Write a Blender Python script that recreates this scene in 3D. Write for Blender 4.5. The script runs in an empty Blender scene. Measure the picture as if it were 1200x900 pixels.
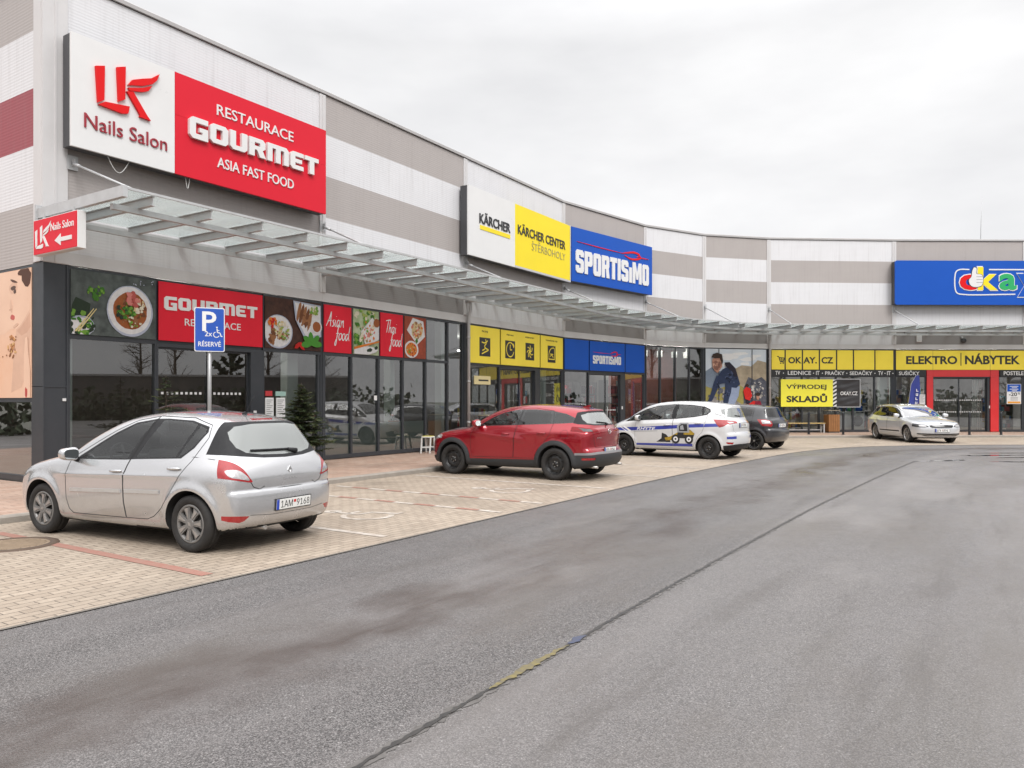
import bpy, bmesh, math, random, os
import numpy as np
from mathutils import Vector, Matrix, Euler
from mathutils.geometry import tessellate_polygon

random.seed(7)
rng = np.random.default_rng(7)
scene = bpy.context.scene
COL = scene.collection
R = math.radians
PI = math.pi

# ------------------------------------------------------------------ camera
cam_d = bpy.data.cameras.new('camera')
cam = bpy.data.objects.new('camera', cam_d)
COL.objects.link(cam)
cam.location = (0, 0, 1.6)
cam.rotation_euler = (R(90), 0, 0)
cam_d.sensor_width = 36.0
cam_d.lens = 27.0
cam_d.shift_y = 20.0 / 1200.0
cam_d.clip_start = 0.05
cam_d.clip_end = 2000
scene.camera = cam

# ------------------------------------------------------------------ world (overcast) and sun
SUN_EL, SUN_AZ = R(48), R(205)
world = bpy.data.worlds.new('World')
scene.world = world
world.use_nodes = True
nt = world.node_tree
nt.nodes.clear()
def wn(t, **k):
    n = nt.nodes.new(t)
    for a, b in k.items(): setattr(n, a, b)
    return n
w_out = wn('ShaderNodeOutputWorld')
w_bg = wn('ShaderNodeBackground')
w_bg.inputs[1].default_value = 0.11
sky = wn('ShaderNodeTexSky', sky_type='NISHITA', sun_disc=False)
sky.sun_elevation = SUN_EL
sky.sun_rotation = SUN_AZ
sky.air_density = 1.0; sky.dust_density = 3.0
hsv = wn('ShaderNodeHueSaturation')
hsv.inputs['Saturation'].default_value = 0.08
nt.links.new(sky.outputs[0], hsv.inputs['Color'])
geo = wn('ShaderNodeTexCoord')
mapn = wn('ShaderNodeMapping'); mapn.inputs['Scale'].default_value = (1.2, 1.2, 3.4)
nt.links.new(geo.outputs['Generated'], mapn.inputs[0])
noi = wn('ShaderNodeTexNoise'); noi.inputs['Scale'].default_value = 2.2; noi.inputs['Detail'].default_value = 5; noi.inputs['Roughness'].default_value = .52
nt.links.new(mapn.outputs[0], noi.inputs['Vector'])
ramp = wn('ShaderNodeValToRGB')
ramp.color_ramp.elements[0].position = .34; ramp.color_ramp.elements[0].color = (5.1, 5.1, 5.2, 1)
ramp.color_ramp.elements[1].position = .66; ramp.color_ramp.elements[1].color = (6.35, 6.33, 6.36, 1)
nt.links.new(noi.outputs['Fac'], ramp.inputs[0])
# the cloud deck is brighter towards the zenith, as an overcast sky is
sepx = wn('ShaderNodeSeparateXYZ'); nt.links.new(geo.outputs['Generated'], sepx.inputs[0])
mr = wn('ShaderNodeMapRange'); mr.inputs[1].default_value = .42; mr.inputs[2].default_value = 1.0; mr.inputs[3].default_value = 1.0; mr.inputs[4].default_value = 3.3
nt.links.new(sepx.outputs['Z'], mr.inputs[0])
vm = wn('ShaderNodeVectorMath', operation='SCALE')
nt.links.new(ramp.outputs[0], vm.inputs[0]); nt.links.new(mr.outputs[0], vm.inputs['Scale'])
mixw = wn('ShaderNodeMixRGB'); mixw.inputs[0].default_value = .85
nt.links.new(hsv.outputs[0], mixw.inputs[1]); nt.links.new(vm.outputs[0], mixw.inputs[2])
nt.links.new(mixw.outputs[0], w_bg.inputs[0]); nt.links.new(w_bg.outputs[0], w_out.inputs[0])

sun_d = bpy.data.lights.new('sun', 'SUN')
sun_d.energy = 1.5; sun_d.angle = R(25); sun_d.color = (1, .985, .965)
sun = bpy.data.objects.new('sun', sun_d); COL.objects.link(sun)
# sun behind the viewer and to the right, high, veiled by cloud
sd = Vector((math.sin(SUN_AZ) * math.cos(SUN_EL) * -1, math.cos(SUN_AZ) * math.cos(SUN_EL), math.sin(SUN_EL)))
sun.rotation_euler = sd.to_track_quat('Z', 'Y').to_euler()

scene.view_settings.view_transform = 'Standard'
scene.view_settings.look = 'None'
scene.view_settings.gamma = 1
scene.view_settings.exposure = 0.63
scene.view_settings.use_curve_mapping = False
scene.render.resolution_x, scene.render.resolution_y = 1024, 768
scene.cycles.max_bounces = 10
scene.cycles.transparent_max_bounces = 16
scene.cycles.use_denoising = True
scene.cycles.caustics_reflective = False
scene.cycles.caustics_refractive = False
# ------------------------------------------------------------------ materials
MATS = {}
def srgb(r, g, b):
    f = lambda c: (c / 255 / 12.92) if c / 255 <= .04045 else ((c / 255 + .055) / 1.055) ** 2.4
    return (f(r), f(g), f(b), 1)

def mat(name, col, rough=.5, metal=0., coat=0., spec=.5, noise=0., nscale=8., bump=0., bscale=40., emis=0., ncol=None, aniso=None, vec='Object'):
    """Principled with a soft large-scale and fine noise in colour and roughness, so nothing is dead flat"""
    if name in MATS: return MATS[name]
    m = bpy.data.materials.new(name); m.use_nodes = True
    t = m.node_tree; b = t.nodes['Principled BSDF']
    col = tuple(col[:3]) + (1,)
    b.inputs['Base Color'].default_value = col
    b.inputs['Roughness'].default_value = rough
    b.inputs['Metallic'].default_value = metal
    b.inputs['Coat Weight'].default_value = coat
    b.inputs['Coat Roughness'].default_value = .04
    b.inputs['Specular IOR Level'].default_value = spec
    if emis:
        b.inputs['Emission Color'].default_value = col; b.inputs['Emission Strength'].default_value = emis
    if noise or bump:
        tc = t.nodes.new('ShaderNodeTexCoord')
        if noise:
            n = t.nodes.new('ShaderNodeTexNoise'); n.inputs['Scale'].default_value = nscale; n.inputs['Detail'].default_value = 6; n.inputs['Roughness'].default_value = .6
            t.links.new(tc.outputs[vec], n.inputs['Vector'])
            r = t.nodes.new('ShaderNodeValToRGB')
            c2 = ncol or tuple(c * .6 for c in col[:3])
            r.color_ramp.elements[0].position = .3; r.color_ramp.elements[1].position = .7
            a = noise
            r.color_ramp.elements[0].color = tuple(col[i] * (1 - a) + c2[i] * a for i in range(3)) + (1,)
            r.color_ramp.elements[1].color = col
            t.links.new(n.outputs['Fac'], r.inputs[0]); t.links.new(r.outputs[0], b.inputs['Base Color'])
            mm = t.nodes.new('ShaderNodeMapRange'); mm.inputs[3].default_value = max(0, rough - .08); mm.inputs[4].default_value = min(1, rough + .1)
            t.links.new(n.outputs['Fac'], mm.inputs[0]); t.links.new(mm.outputs[0], b.inputs['Roughness'])
        if bump:
            n2 = t.nodes.new('ShaderNodeTexNoise'); n2.inputs['Scale'].default_value = bscale; n2.inputs['Detail'].default_value = 4
            t.links.new(tc.outputs[vec], n2.inputs['Vector'])
            bp = t.nodes.new('ShaderNodeBump'); bp.inputs['Strength'].default_value = bump; bp.inputs['Distance'].default_value = .02
            t.links.new(n2.outputs['Fac'], bp.inputs['Height']); t.links.new(bp.outputs[0], b.inputs['Normal'])
    MATS[name] = m
    return m

def glass_mat(name, tint, refl=1.0, ior=1.5, rough=0.0, wave=0.0, haze=0.0, hazecol=(.5, .55, .55), translucent=False):
    """thin pane: Fresnel mirror over tinted see-through (optionally a dusty film or a painted sky sheen)"""
    if name in MATS: return MATS[name]
    m = bpy.data.materials.new(name); m.use_nodes = True
    t = m.node_tree; t.nodes.clear()
    o = t.nodes.new('ShaderNodeOutputMaterial')
    tr = t.nodes.new('ShaderNodeBsdfTransparent'); tr.inputs[0].default_value = tuple(tint) + (1,)
    gl = t.nodes.new('ShaderNodeBsdfGlossy'); gl.inputs['Roughness'].default_value = rough
    gl.inputs['Color'].default_value = (1, 1, 1, 1)
    fr = t.nodes.new('ShaderNodeFresnel'); fr.inputs['IOR'].default_value = ior
    mu = t.nodes.new('ShaderNodeMath'); mu.operation = 'MULTIPLY_ADD'; mu.inputs[1].default_value = 1.5 * refl; mu.inputs[2].default_value = .02 * refl
    mu.use_clamp = True
    t.links.new(fr.outputs[0], mu.inputs[0])
    mx = t.nodes.new('ShaderNodeMixShader')
    t.links.new(mu.outputs[0], mx.inputs[0])
    base = tr.outputs[0]
    if haze:
        df = t.nodes.new('ShaderNodeBsdfTranslucent' if translucent else 'ShaderNodeBsdfDiffuse'); df.inputs[0].default_value = tuple(hazecol) + (1,)
        m2 = t.nodes.new('ShaderNodeMixShader'); m2.inputs[0].default_value = haze
        t.links.new(tr.outputs[0], m2.inputs[1]); t.links.new(df.outputs[0], m2.inputs[2]); base = m2.outputs[0]
    t.links.new(base, mx.inputs[1]); t.links.new(gl.outputs[0], mx.inputs[2])
    if wave:
        tc = t.nodes.new('ShaderNodeTexCoord')
        n = t.nodes.new('ShaderNodeTexNoise'); n.inputs['Scale'].default_value = .55; n.inputs['Detail'].default_value = 1
        t.links.new(tc.outputs['Object'], n.inputs['Vector'])
        bp = t.nodes.new('ShaderNodeBump'); bp.inputs['Strength'].default_value = wave; bp.inputs['Distance'].default_value = .02
        t.links.new(n.outputs['Fac'], bp.inputs['Height'])
        t.links.new(bp.outputs[0], gl.inputs['Normal']); t.links.new(bp.outputs[0], fr.inputs['Normal'])
    t.links.new(mx.outputs[0], o.inputs[0])
    MATS[name] = m
    return m

# ------------------------------------------------------------------ objects
def link_mesh(name, me, parent=None, M=None):
    o = bpy.data.objects.new(name, me); COL.objects.link(o)
    if parent is not None: o.parent = parent
    if M is not None: o.matrix_local = M
    return o

def tag(o, label=None, cat=None, group=None, kind=None):
    if label: o['label'] = label
    if cat: o['category'] = cat
    if group: o['group'] = group
    if kind: o['kind'] = kind
    return o

def empty(name, loc, rz=0., label=None, cat=None, group=None):
    o = bpy.data.objects.new(name, None); COL.objects.link(o)
    o.empty_display_size = .2
    o.location = loc; o.rotation_euler = (0, 0, rz)
    return tag(o, label, cat, group)

def copy_tree(o, parent=None):
    c = o.copy(); COL.objects.link(c)
    if parent is not None: c.parent = parent
    for ch in list(o.children):
        copy_tree(ch, c)
    return c

class MB:
    """collects shapes into one mesh (several material slots allowed)"""
    def __init__(s): s.v = []; s.f = []; s.m = []; s.mats = []; s.cur = 0; s.smooth = []
    def mat(s, m):
        if m not in s.mats: s.mats.append(m)
        s.cur = s.mats.index(m); return s
    def add(s, vs, fs, smooth=False):
        k = len(s.v); s.v += [tuple(v) for v in vs]
        for f in fs:
            s.f.append([i + k for i in f]); s.m.append(s.cur); s.smooth.append(smooth)
        return s
    def box(s, a, b, M=None, bev=0.):
        x0, y0, z0 = a; x1, y1, z1 = b
        if x0 > x1: x0, x1 = x1, x0
        if y0 > y1: y0, y1 = y1, y0
        if z0 > z1: z0, z1 = z1, z0
        if bev and min(x1 - x0, y1 - y0, z1 - z0) > 2.2 * bev:
            bm = bmesh.new(); bmesh.ops.create_cube(bm, size=1)
            for v in bm.verts: v.co = ((x0 + x1) / 2 + v.co.x * (x1 - x0), (y0 + y1) / 2 + v.co.y * (y1 - y0), (z0 + z1) / 2 + v.co.z * (z1 - z0))
            bmesh.ops.bevel(bm, geom=bm.edges[:], offset=bev, segments=2, profile=.5, affect='EDGES')
            vs = [v.co.copy() for v in bm.verts]; bm.verts.index_update(); fs = [[v.index for v in f.verts] for f in bm.faces]; bm.free()
        else:
            vs = [Vector(p) for p in ((x0, y0, z0), (x1, y0, z0), (x1, y1, z0), (x0, y1, z0), (x0, y0, z1), (x1, y0, z1), (x1, y1, z1), (x0, y1, z1))]
            fs = [(0, 3, 2, 1), (4, 5, 6, 7), (0, 1, 5, 4), (1, 2, 6, 5), (2, 3, 7, 6), (3, 0, 4, 7)]
        if M is not None: vs = [M @ v for v in vs]
        return s.add(vs, fs)
    def prism(s, poly, n0, n1, M=None, axis='y'):
        """outline (a, b) extruded: axis y: (a, n, b); axis x: (n, a, b); axis z: (a, b, n)"""
        mk = {'y': lambda p, n: Vector((p[0], n, p[1])), 'x': lambda p, n: Vector((n, p[0], p[1])), 'z': lambda p, n: Vector((p[0], p[1], n))}[axis]
        area = sum(poly[i][0] * poly[(i + 1) % len(poly)][1] - poly[(i + 1) % len(poly)][0] * poly[i][1] for i in range(len(poly)))
        if area < 0: poly = poly[::-1]
        n = len(poly)
        vs = [mk(p, n0) for p in poly] + [mk(p, n1) for p in poly]
        tris = tessellate_polygon([[Vector((p[0], p[1], 0)) for p in poly]])
        flip = (axis == 'y') != (n1 < n0)
        fs = []
        for t in tris:
            a, b, c = t
            ar = (poly[b][0] - poly[a][0]) * (poly[c][1] - poly[a][1]) - (poly[c][0] - poly[a][0]) * (poly[b][1] - poly[a][1])
            if ar < 0: a, b, c = a, c, b
            if flip: fs += [(a, b, c), (c + n, b + n, a + n)]
            else: fs += [(c, b, a), (a + n, b + n, c + n)]
        for i in range(n):
            j = (i + 1) % n
            q = (i, j, j + n, i + n)
            fs.append(q[::-1] if flip else q)
        if M is not None: vs = [M @ v for v in vs]
        return s.add(vs, fs)
    def tube(s, pts, r, seg=8, closed=False, cap=True):
        pts = [Vector(p) for p in pts]; n = len(pts)
        rr = r if isinstance(r, (list, tuple)) else [r] * n
        vs = []; prev = None
        for i, p in enumerate(pts):
            a = pts[(i - 1) % n] if (closed or i > 0) else p
            b = pts[(i + 1) % n] if (closed or i < n - 1) else p
            d = (b - a).normalized()
            if prev is None:
                u = d.cross(Vector((0, 0, 1)))
                if u.length < 1e-4: u = d.cross(Vector((1, 0, 0)))
            else:
                u = prev - d * prev.dot(d)
            u.normalize(); prev = u
            w = d.cross(u)
            for k in range(seg):
                an = 2 * PI * k / seg
                vs.append(p + (u * math.cos(an) + w * math.sin(an)) * rr[i])
        fs = []
        for i in range(n if closed else n - 1):
            j = (i + 1) % n
            for k in range(seg):
                l = (k + 1) % seg
                fs.append((i * seg + k, i * seg + l, j * seg + l, j * seg + k))
        s.add(vs, fs, True)
        if cap and not closed:
            k = len(s.v) - n * seg
            s.f.append([k + i for i in range(seg)][::-1]); s.m.append(s.cur); s.smooth.append(False)
            s.f.append([k + (n - 1) * seg + i for i in range(seg)]); s.m.append(s.cur); s.smooth.append(False)
        return s
    def cyl(s, c, r, h, seg=24, axis='z', r2=None, M=None):
        r2 = r if r2 is None else r2
        vs = []
        for (rad, t) in ((r, 0), (r2, h)):
            for k in range(seg):
                a = 2 * PI * k / seg
                p = {'z': (rad * math.cos(a), rad * math.sin(a), t), 'y': (rad * math.cos(a), t, rad * math.sin(a)), 'x': (t, rad * math.cos(a), rad * math.sin(a))}[axis]
                vs.append(Vector((c[0] + p[0], c[1] + p[1], c[2] + p[2])))
        if M is not None: vs = [M @ v for v in vs]
        sd = [(k, (k + 1) % seg, (k + 1) % seg + seg, k + seg) for k in range(seg)]
        s.add(vs, [f[::-1] for f in sd] if axis == 'y' else sd, True)
        k = len(s.v) - 2 * seg
        c0, c1 = [k + i for i in range(seg)], [k + seg + i for i in range(seg)]
        if axis != 'y': c0 = c0[::-1]
        else: c1 = c1[::-1]
        for c_ in (c0, c1):
            s.f.append(c_); s.m.append(s.cur); s.smooth.append(False)
        return s
    def lathe(s, prof, seg=40, axis='y', c=(0, 0, 0)):
        """profile of (radius, offset) spun round an axis"""
        n = len(prof); vs = []
        for k in range(seg):
            a = 2 * PI * k / seg
            for (r, t) in prof:
                if axis == 'y': vs.append((c[0] + r * math.cos(a), c[1] + t, c[2] + r * math.sin(a)))
                else: vs.append((c[0] + r * math.cos(a), c[1] + r * math.sin(a), c[2] + t))
        fs = []
        for k in range(seg):
            l = (k + 1) % seg
            for i in range(n - 1):
                q = (k * n + i, k * n + i + 1, l * n + i + 1, l * n + i)
                fs.append(q)
        return s.add(vs, fs, True)
    def mesh(s, name):
        me = bpy.data.meshes.new(name)
        me.from_pydata(s.v, [], s.f)
        for m in s.mats: me.materials.append(m)
        me.polygons.foreach_set('material_index', s.m)
        me.polygons.foreach_set('use_smooth', s.smooth)
        me.update(); me.validate()
        return me
    def build(s, name, m=None, parent=None, M=None):
        if m is not None and not s.mats: s.mats = [m]
        return link_mesh(name, s.mesh(name), parent, M)

# ------------------------------------------------------------------ lettering
FONTS = {}
def get_font(k):
    if k in FONTS: return FONTS[k]
    f = None
    if k == 'inter':
        try:
            p = os.path.join(bpy.utils.system_resource('DATAFILES', path='fonts'), 'Inter.woff2')
            if os.path.exists(p): f = bpy.data.fonts.load(p)
        except Exception: f = None
    FONTS[k] = f
    return f

def text_verts(body, bold=0., font=None, extr=0., shear=0., space=1., res=3):
    c = bpy.data.curves.new('lettering', 'FONT'); c.body = body
    f = get_font(font)
    if f: c.font = f
    c.offset = bold; c.extrude = extr; c.shear = shear; c.space_character = space; c.resolution_u = res
    o = bpy.data.objects.new('lettering', c); COL.objects.link(o)
    dg = bpy.context.evaluated_depsgraph_get(); dg.update()
    me = o.evaluated_get(dg).to_mesh()
    V = np.array([v.co[:] for v in me.vertices]); F = [list(p.vertices) for p in me.polygons]
    o.evaluated_get(dg).to_mesh_clear()
    bpy.data.objects.remove(o); bpy.data.curves.remove(c)
    return V, F

def add_text(mb, body, x0, x1, z0, z1, y0, y1, bold=.0, font=None, shear=0., space=1.):
    """lettering standing in the local x-z plane, front face at y1 (towards -y), stretched to the given box"""
    V, F = text_verts(body, bold, font, .5, shear, space)
    lo, hi = V.min(0), V.max(0)
    vs = []
    for v in V:
        vs.append((x0 + (v[0] - lo[0]) / (hi[0] - lo[0]) * (x1 - x0), y0 + (v[2] + .5) * (y1 - y0), z0 + (v[1] - lo[1]) / (hi[1] - lo[1]) * (z1 - z0)))
    mb.add(vs, F)
    return mb

def catmull(pts, n=8, closed=False):
    P = [np.array(p, float) for p in pts]; out = []
    N = len(P)
    for i in range(N if closed else N - 1):
        p0 = P[(i - 1) % N] if (closed or i > 0) else 2 * P[0] - P[1]
        p1 = P[i]; p2 = P[(i + 1) % N]
        p3 = P[(i + 2) % N] if (closed or i < N - 2) else 2 * P[-1] - P[-2]
        # centripetal, so that close points do not overshoot
        t0 = 0; t1 = t0 + max(np.linalg.norm(p1 - p0), 1e-6) ** .5; t2 = t1 + max(np.linalg.norm(p2 - p1), 1e-6) ** .5; t3 = t2 + max(np.linalg.norm(p3 - p2), 1e-6) ** .5
        for k in range(n):
            t = t1 + (t2 - t1) * k / n
            a1 = (t1 - t) / (t1 - t0) * p0 + (t - t0) / (t1 - t0) * p1
            a2 = (t2 - t) / (t2 - t1) * p1 + (t - t1) / (t2 - t1) * p2
            a3 = (t3 - t) / (t3 - t2) * p2 + (t - t2) / (t3 - t2) * p3
            b1 = (t2 - t) / (t2 - t0) * a1 + (t - t0) / (t2 - t0) * a2
            b2 = (t3 - t) / (t3 - t1) * a2 + (t - t1) / (t3 - t1) * a3
            out.append((t2 - t) / (t2 - t1) * b1 + (t - t1) / (t2 - t1) * b2)
    if not closed: out.append(P[-1])
    return [tuple(p) for p in out]
# ------------------------------------------------------------------ the curved row of shops: geometry of the facade
FP = [(-8.43, 13.80), (-4.79, 19.35), (-1.5, 24.5), (2.0, 30.0), (5.9, 34.1), (9.0, 36.0), (12.3, 36.8), (18.5, 37.2), (24.9, 37.3), (31.1, 37.3)]
FP = [Vector((x, y, 0)) for x, y in FP]
NB = len(FP) - 1
def bdir(b): return (FP[b + 1] - FP[b]).normalized()
def blen(b): return (FP[b + 1] - FP[b]).length
def bnor(b): e = bdir(b); return Vector((e.y, -e.x, 0))
def FM(b):
    """bay frame: x along the facade, y into the building, z up"""
    e, n = bdir(b), bnor(b)
    return Matrix(((e.x, -n.x, 0, FP[b].x), (e.y, -n.y, 0, FP[b].y), (0, 0, 1, 0), (0, 0, 0, 1)))
LD = Vector((-.836, .548, 0)).normalized()          # the end wall that turns away to the left
def FML():
    """end wall frame: x runs from far end to the corner, y into the building"""
    e = -LD; n = Vector((e.y, -e.x, 0)); o = FP[0] + LD * 14
    return Matrix(((e.x, -n.x, 0, o.x), (e.y, -n.y, 0, o.y), (0, 0, 1, 0), (0, 0, 0, 1)))
def mitre(i):
    if i == 0: return bnor(0)
    if i >= NB: return bnor(NB - 1)
    a, b = bnor(i - 1), bnor(i); m = (a + b).normalized(); return m / m.dot(a)
def off(i, d): return FP[i] + mitre(i) * d
def fpos(b, t, d, z=0.):
    """point at share t of bay b, d metres out from the wall"""
    p = off(b, d).lerp(off(b + 1, d), t); return Vector((p.x, p.y, z))

PAVE_Z = .10
WALL_Z, TRANSOM = 4.10, 2.80

def panel_mat(name, col):
    """ribbed sheet metal cladding: fine horizontal ribs, rain streaks, dust"""
    m = mat(name, col, .42, spec=.4, noise=.35, nscale=.9, ncol=tuple(c * .86 for c in col[:3]))
    t = m.node_tree; b = t.nodes['Principled BSDF']
    tc = t.nodes.new('ShaderNodeTexCoord')
    w = t.nodes.new('ShaderNodeTexWave'); w.wave_type = 'BANDS'; w.bands_direction = 'Z'; w.inputs['Scale'].default_value = 5.4; w.inputs['Distortion'].default_value = 0
    t.links.new(tc.outputs['Object'], w.inputs['Vector'])
    bp = t.nodes.new('ShaderNodeBump'); bp.inputs['Strength'].default_value = .22; bp.inputs['Distance'].default_value = .007
    t.links.new(w.outputs['Fac'], bp.inputs['Height']); t.links.new(bp.outputs[0], b.inputs['Normal'])
    mp = t.nodes.new('ShaderNodeMapping'); mp.inputs['Scale'].default_value = (5, 5, .25)
    n = t.nodes.new('ShaderNodeTexNoise'); n.inputs['Scale'].default_value = 2.2; n.inputs['Detail'].default_value = 6
    t.links.new(tc.outputs['Object'], mp.inputs[0]); t.links.new(mp.outputs[0], n.inputs['Vector'])
    r = t.nodes.new('ShaderNodeMapRange'); r.inputs[1].default_value = .5; r.inputs[2].default_value = .8; r.inputs[3].default_value = 0; r.inputs[4].default_value = .20
    t.links.new(n.outputs['Fac'], r.inputs[0])
    mx = t.nodes.new('ShaderNodeMixRGB'); mx.inputs[2].default_value = (.25, .22, .20, 1)
    src = b.inputs['Base Color'].links[0].from_socket
    t.links.new(r.outputs[0], mx.inputs[0]); t.links.new(src, mx.inputs[1]); t.links.new(mx.outputs[0], b.inputs['Base Color'])
    return m
M_WHITE = panel_mat('cladding_white', (.68, .675, .69))
M_GREY = panel_mat('cladding_grey', (.40, .365, .35))
M_DARKG = panel_mat('cladding_dark_grey', (.27, .255, .25))
M_RED = panel_mat('cladding_red', (.30, .055, .07))
M_TRIM = mat('trim_light_grey', (.60, .585, .585), .45, noise=.3, nscale=2, ncol=(.50, .48, .47))
M_CAP = mat('parapet_grey', (.42, .405, .40), .4, noise=.3, nscale=2)
M_FRAME = mat('anthracite_aluminium', (.028, .032, .038), .38, noise=.3, nscale=4, ncol=(.05, .05, .055))
M_PANE = glass_mat('shop_glass', (.74, .785, .775), 1.8, 1.5)
M_FROST = glass_mat('frosted_film', (.45, .50, .49), .2, 1.5, .05, .0, .65, (.50, .58, .56))
M_STEEL = mat('galvanised_steel', (.52, .525, .53), .45, metal=.25, noise=.5, nscale=5, ncol=(.36, .36, .36))
M_CANGLASS = glass_mat('canopy_glass', (.86, .90, .89), .32, 1.5, .05, .0, .20, (.85, .88, .87), True)

A0 = FP[0]
shop = empty('shop_building', (A0.x, A0.y, 0), 0, 'long curved retail building with white and grey striped metal cladding over shop fronts', 'building')
TI = Matrix.Translation(-A0)
def part(mb, name, parent=None, M=None, m=None):
    return mb.build(name, m, parent or shop, (TI @ M) if (M is not None and parent is None) else M)

BANDS = [4.10, 5.20, 6.25, 7.30, 8.35, 9.345]
for b in range(NB):
    mb = MB(); L = blen(b); M = FM(b)
    for k in range(5):
        white = (k + b) % 2 == 0
        m = M_WHITE if white else M_GREY
        if k == 0: m = M_WHITE if white else M_DARKG
        z0, z1 = BANDS[k], BANDS[k + 1]
        if k == 0: z0 = 4.34
        mb.mat(m).box((0, 0, z0), (L, .16, z1))
    part(mb, 'wall_panel', None, M)
    fl = MB().mat(M_TRIM).box((0.002, -.012, 4.11), (L - .002, .15, 4.338)); part(fl, 'flashing', None, M)
for i in range(1, NB):
    # cover strips where the cladding cassettes meet; they sit on the bisector
    d = (bdir(i - 1) + bdir(i)).normalized(); n = Vector((d.y, -d.x, 0)); o = FP[i]
    M = Matrix(((d.x, -n.x, 0, o.x), (d.y, -n.y, 0, o.y), (0, 0, 1, 0), (0, 0, 0, 1)))
    jb = MB().mat(M_TRIM).box((-.10, -.035, 4.345), (.10, .05, 9.32)); jb.box((-.012, -.05, 4.36), (.012, -.034, 9.31))
    part(jb, 'joint_cover', None, M)
# end wall
ML = FML(); mb = MB()
for k, m in enumerate((M_GREY, M_WHITE, M_RED, M_WHITE, M_GREY)):
    mb.mat(m).box((0, 0, BANDS[k]), (14 - .12, .16, BANDS[k + 1]))
part(mb, 'wall_panel', None, ML)
ct = MB().mat(M_TRIM); e0, n0 = bdir(0), bnor(0)
ct.box((-.02, -.03, 4.12), (.42, .12, 9.32)); ct.box((.19, -.045, 4.13), (.22, -.029, 9.31)); part(ct, 'corner_trim', None, FM(0))
ct = MB().mat(M_TRIM).box((13.72, -.03, 4.12), (13.985, .12, 9.32)); part(ct, 'corner_trim', None, ML)
# parapet cap following the curve, and the end wall
pc = MB().mat(M_CAP); prof = [(.02, 9.352), (.05, 9.355), (.05, 9.43), (.03, 9.45), (-.45, 9.46), (-.45, 9.352)]
pts = []
for i in range(NB + 1):
    for (d, z) in prof: p = off(i, d); pts.append(Vector((p.x, p.y, z)) - A0)
fs = []
for i in range(NB):
    for k in range(6): a, b_ = i * 6 + k, i * 6 + (k + 1) % 6; fs.append((a, b_, b_ + 6, a + 6))
pc.add(pts, [f[::-1] for f in fs])
pc.build('parapet', None, shop)
pl = MB().mat(M_CAP).box((0, -.05, 9.352), (14 + .05, .45, 9.452)); part(pl, 'parapet', None, ML)
mb = MB().mat(mat('parapet_painted_shade', (.05, .05, .05), .6))  # dark strip painted as the shade below the parapet cap
pts = []
for i in range(NB + 1):
    for (d, z) in ((.006, 9.335), (.006, 9.351)): p = off(i, d); pts.append(Vector((p.x, p.y, z)) - A0)
mb.add(pts, [(2 * i, 2 * i + 2, 2 * i + 3, 2 * i + 1) for i in range(NB)]); mb.build('parapet_shade_strip', None, shop)
# flat roof
rb = MB().mat(mat('roof_membrane', (.2, .2, .2), .8))
top = [off(i, -.12) - A0 for i in range(NB + 1)] + [Vector((31.1, 80, 0)) - A0, LD * 14 + Vector((20, 32, 0)), LD * 14]
rb.prism([(p.x, p.y) for p in top], 9.0, 9.2, axis='z'); rb.build('roof', None, shop)

# ---- shop fronts: each window its own frame with its panes
def window(M, u0, u1, spec, z0=.12, z1=4.09, transom=TRANSOM, pane=None, low=None, fw=.035, depth=.12):
    """spec: 'full' one pane, 'split' a pane above and below the transom, 'low' the lower pane only (a board covers the top)"""
    mb = MB().mat(M_FRAME)
    mb.box((u0 + .001, 0, z0), (u0 + fw, depth, z1)); mb.box((u1 - fw, 0, z0), (u1 - .001, depth, z1))
    mb.box((u0 + fw, .002, z0), (u1 - fw, depth, z0 + .10)); mb.box((u0 + fw, .002, z1 - .06), (u1 - fw, depth, z1))
    if spec != 'full': mb.box((u0 + fw, .003, transom - .04), (u1 - fw, depth, transom + .04))
    if spec == 'low': mb.box((u0 + fw, .05, transom + .04), (u1 - fw, .07, z1 - .06))
    w = part(mb, 'window', None, M)
    pm = pane or M_PANE
    tops = {'full': [(z0 + .10, z1 - .06)], 'split': [(z0 + .10, transom - .04), (transom + .04, z1 - .06)], 'low': [(z0 + .10, transom - .04)]}[spec]
    for (a, c) in tops:
        g = MB().mat(pm).add([(u0 + fw - .005, .05, a - .005), (u1 - fw + .005, .05, a - .005), (u1 - fw + .005, .05, c + .005), (u0 + fw - .005, .05, c + .005)], [(0, 1, 2, 3)]); g.build('pane', None, w)
    if low:
        g = MB().mat(M_FROST).add([(u0 + fw, .058, z0 + .10), (u1 - fw, .058, z0 + .10), (u1 - fw, .058, low), (u0 + fw, .058, low)], [(0, 1, 2, 3)]); g.build('frosted_film', None, w)
    return w

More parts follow.
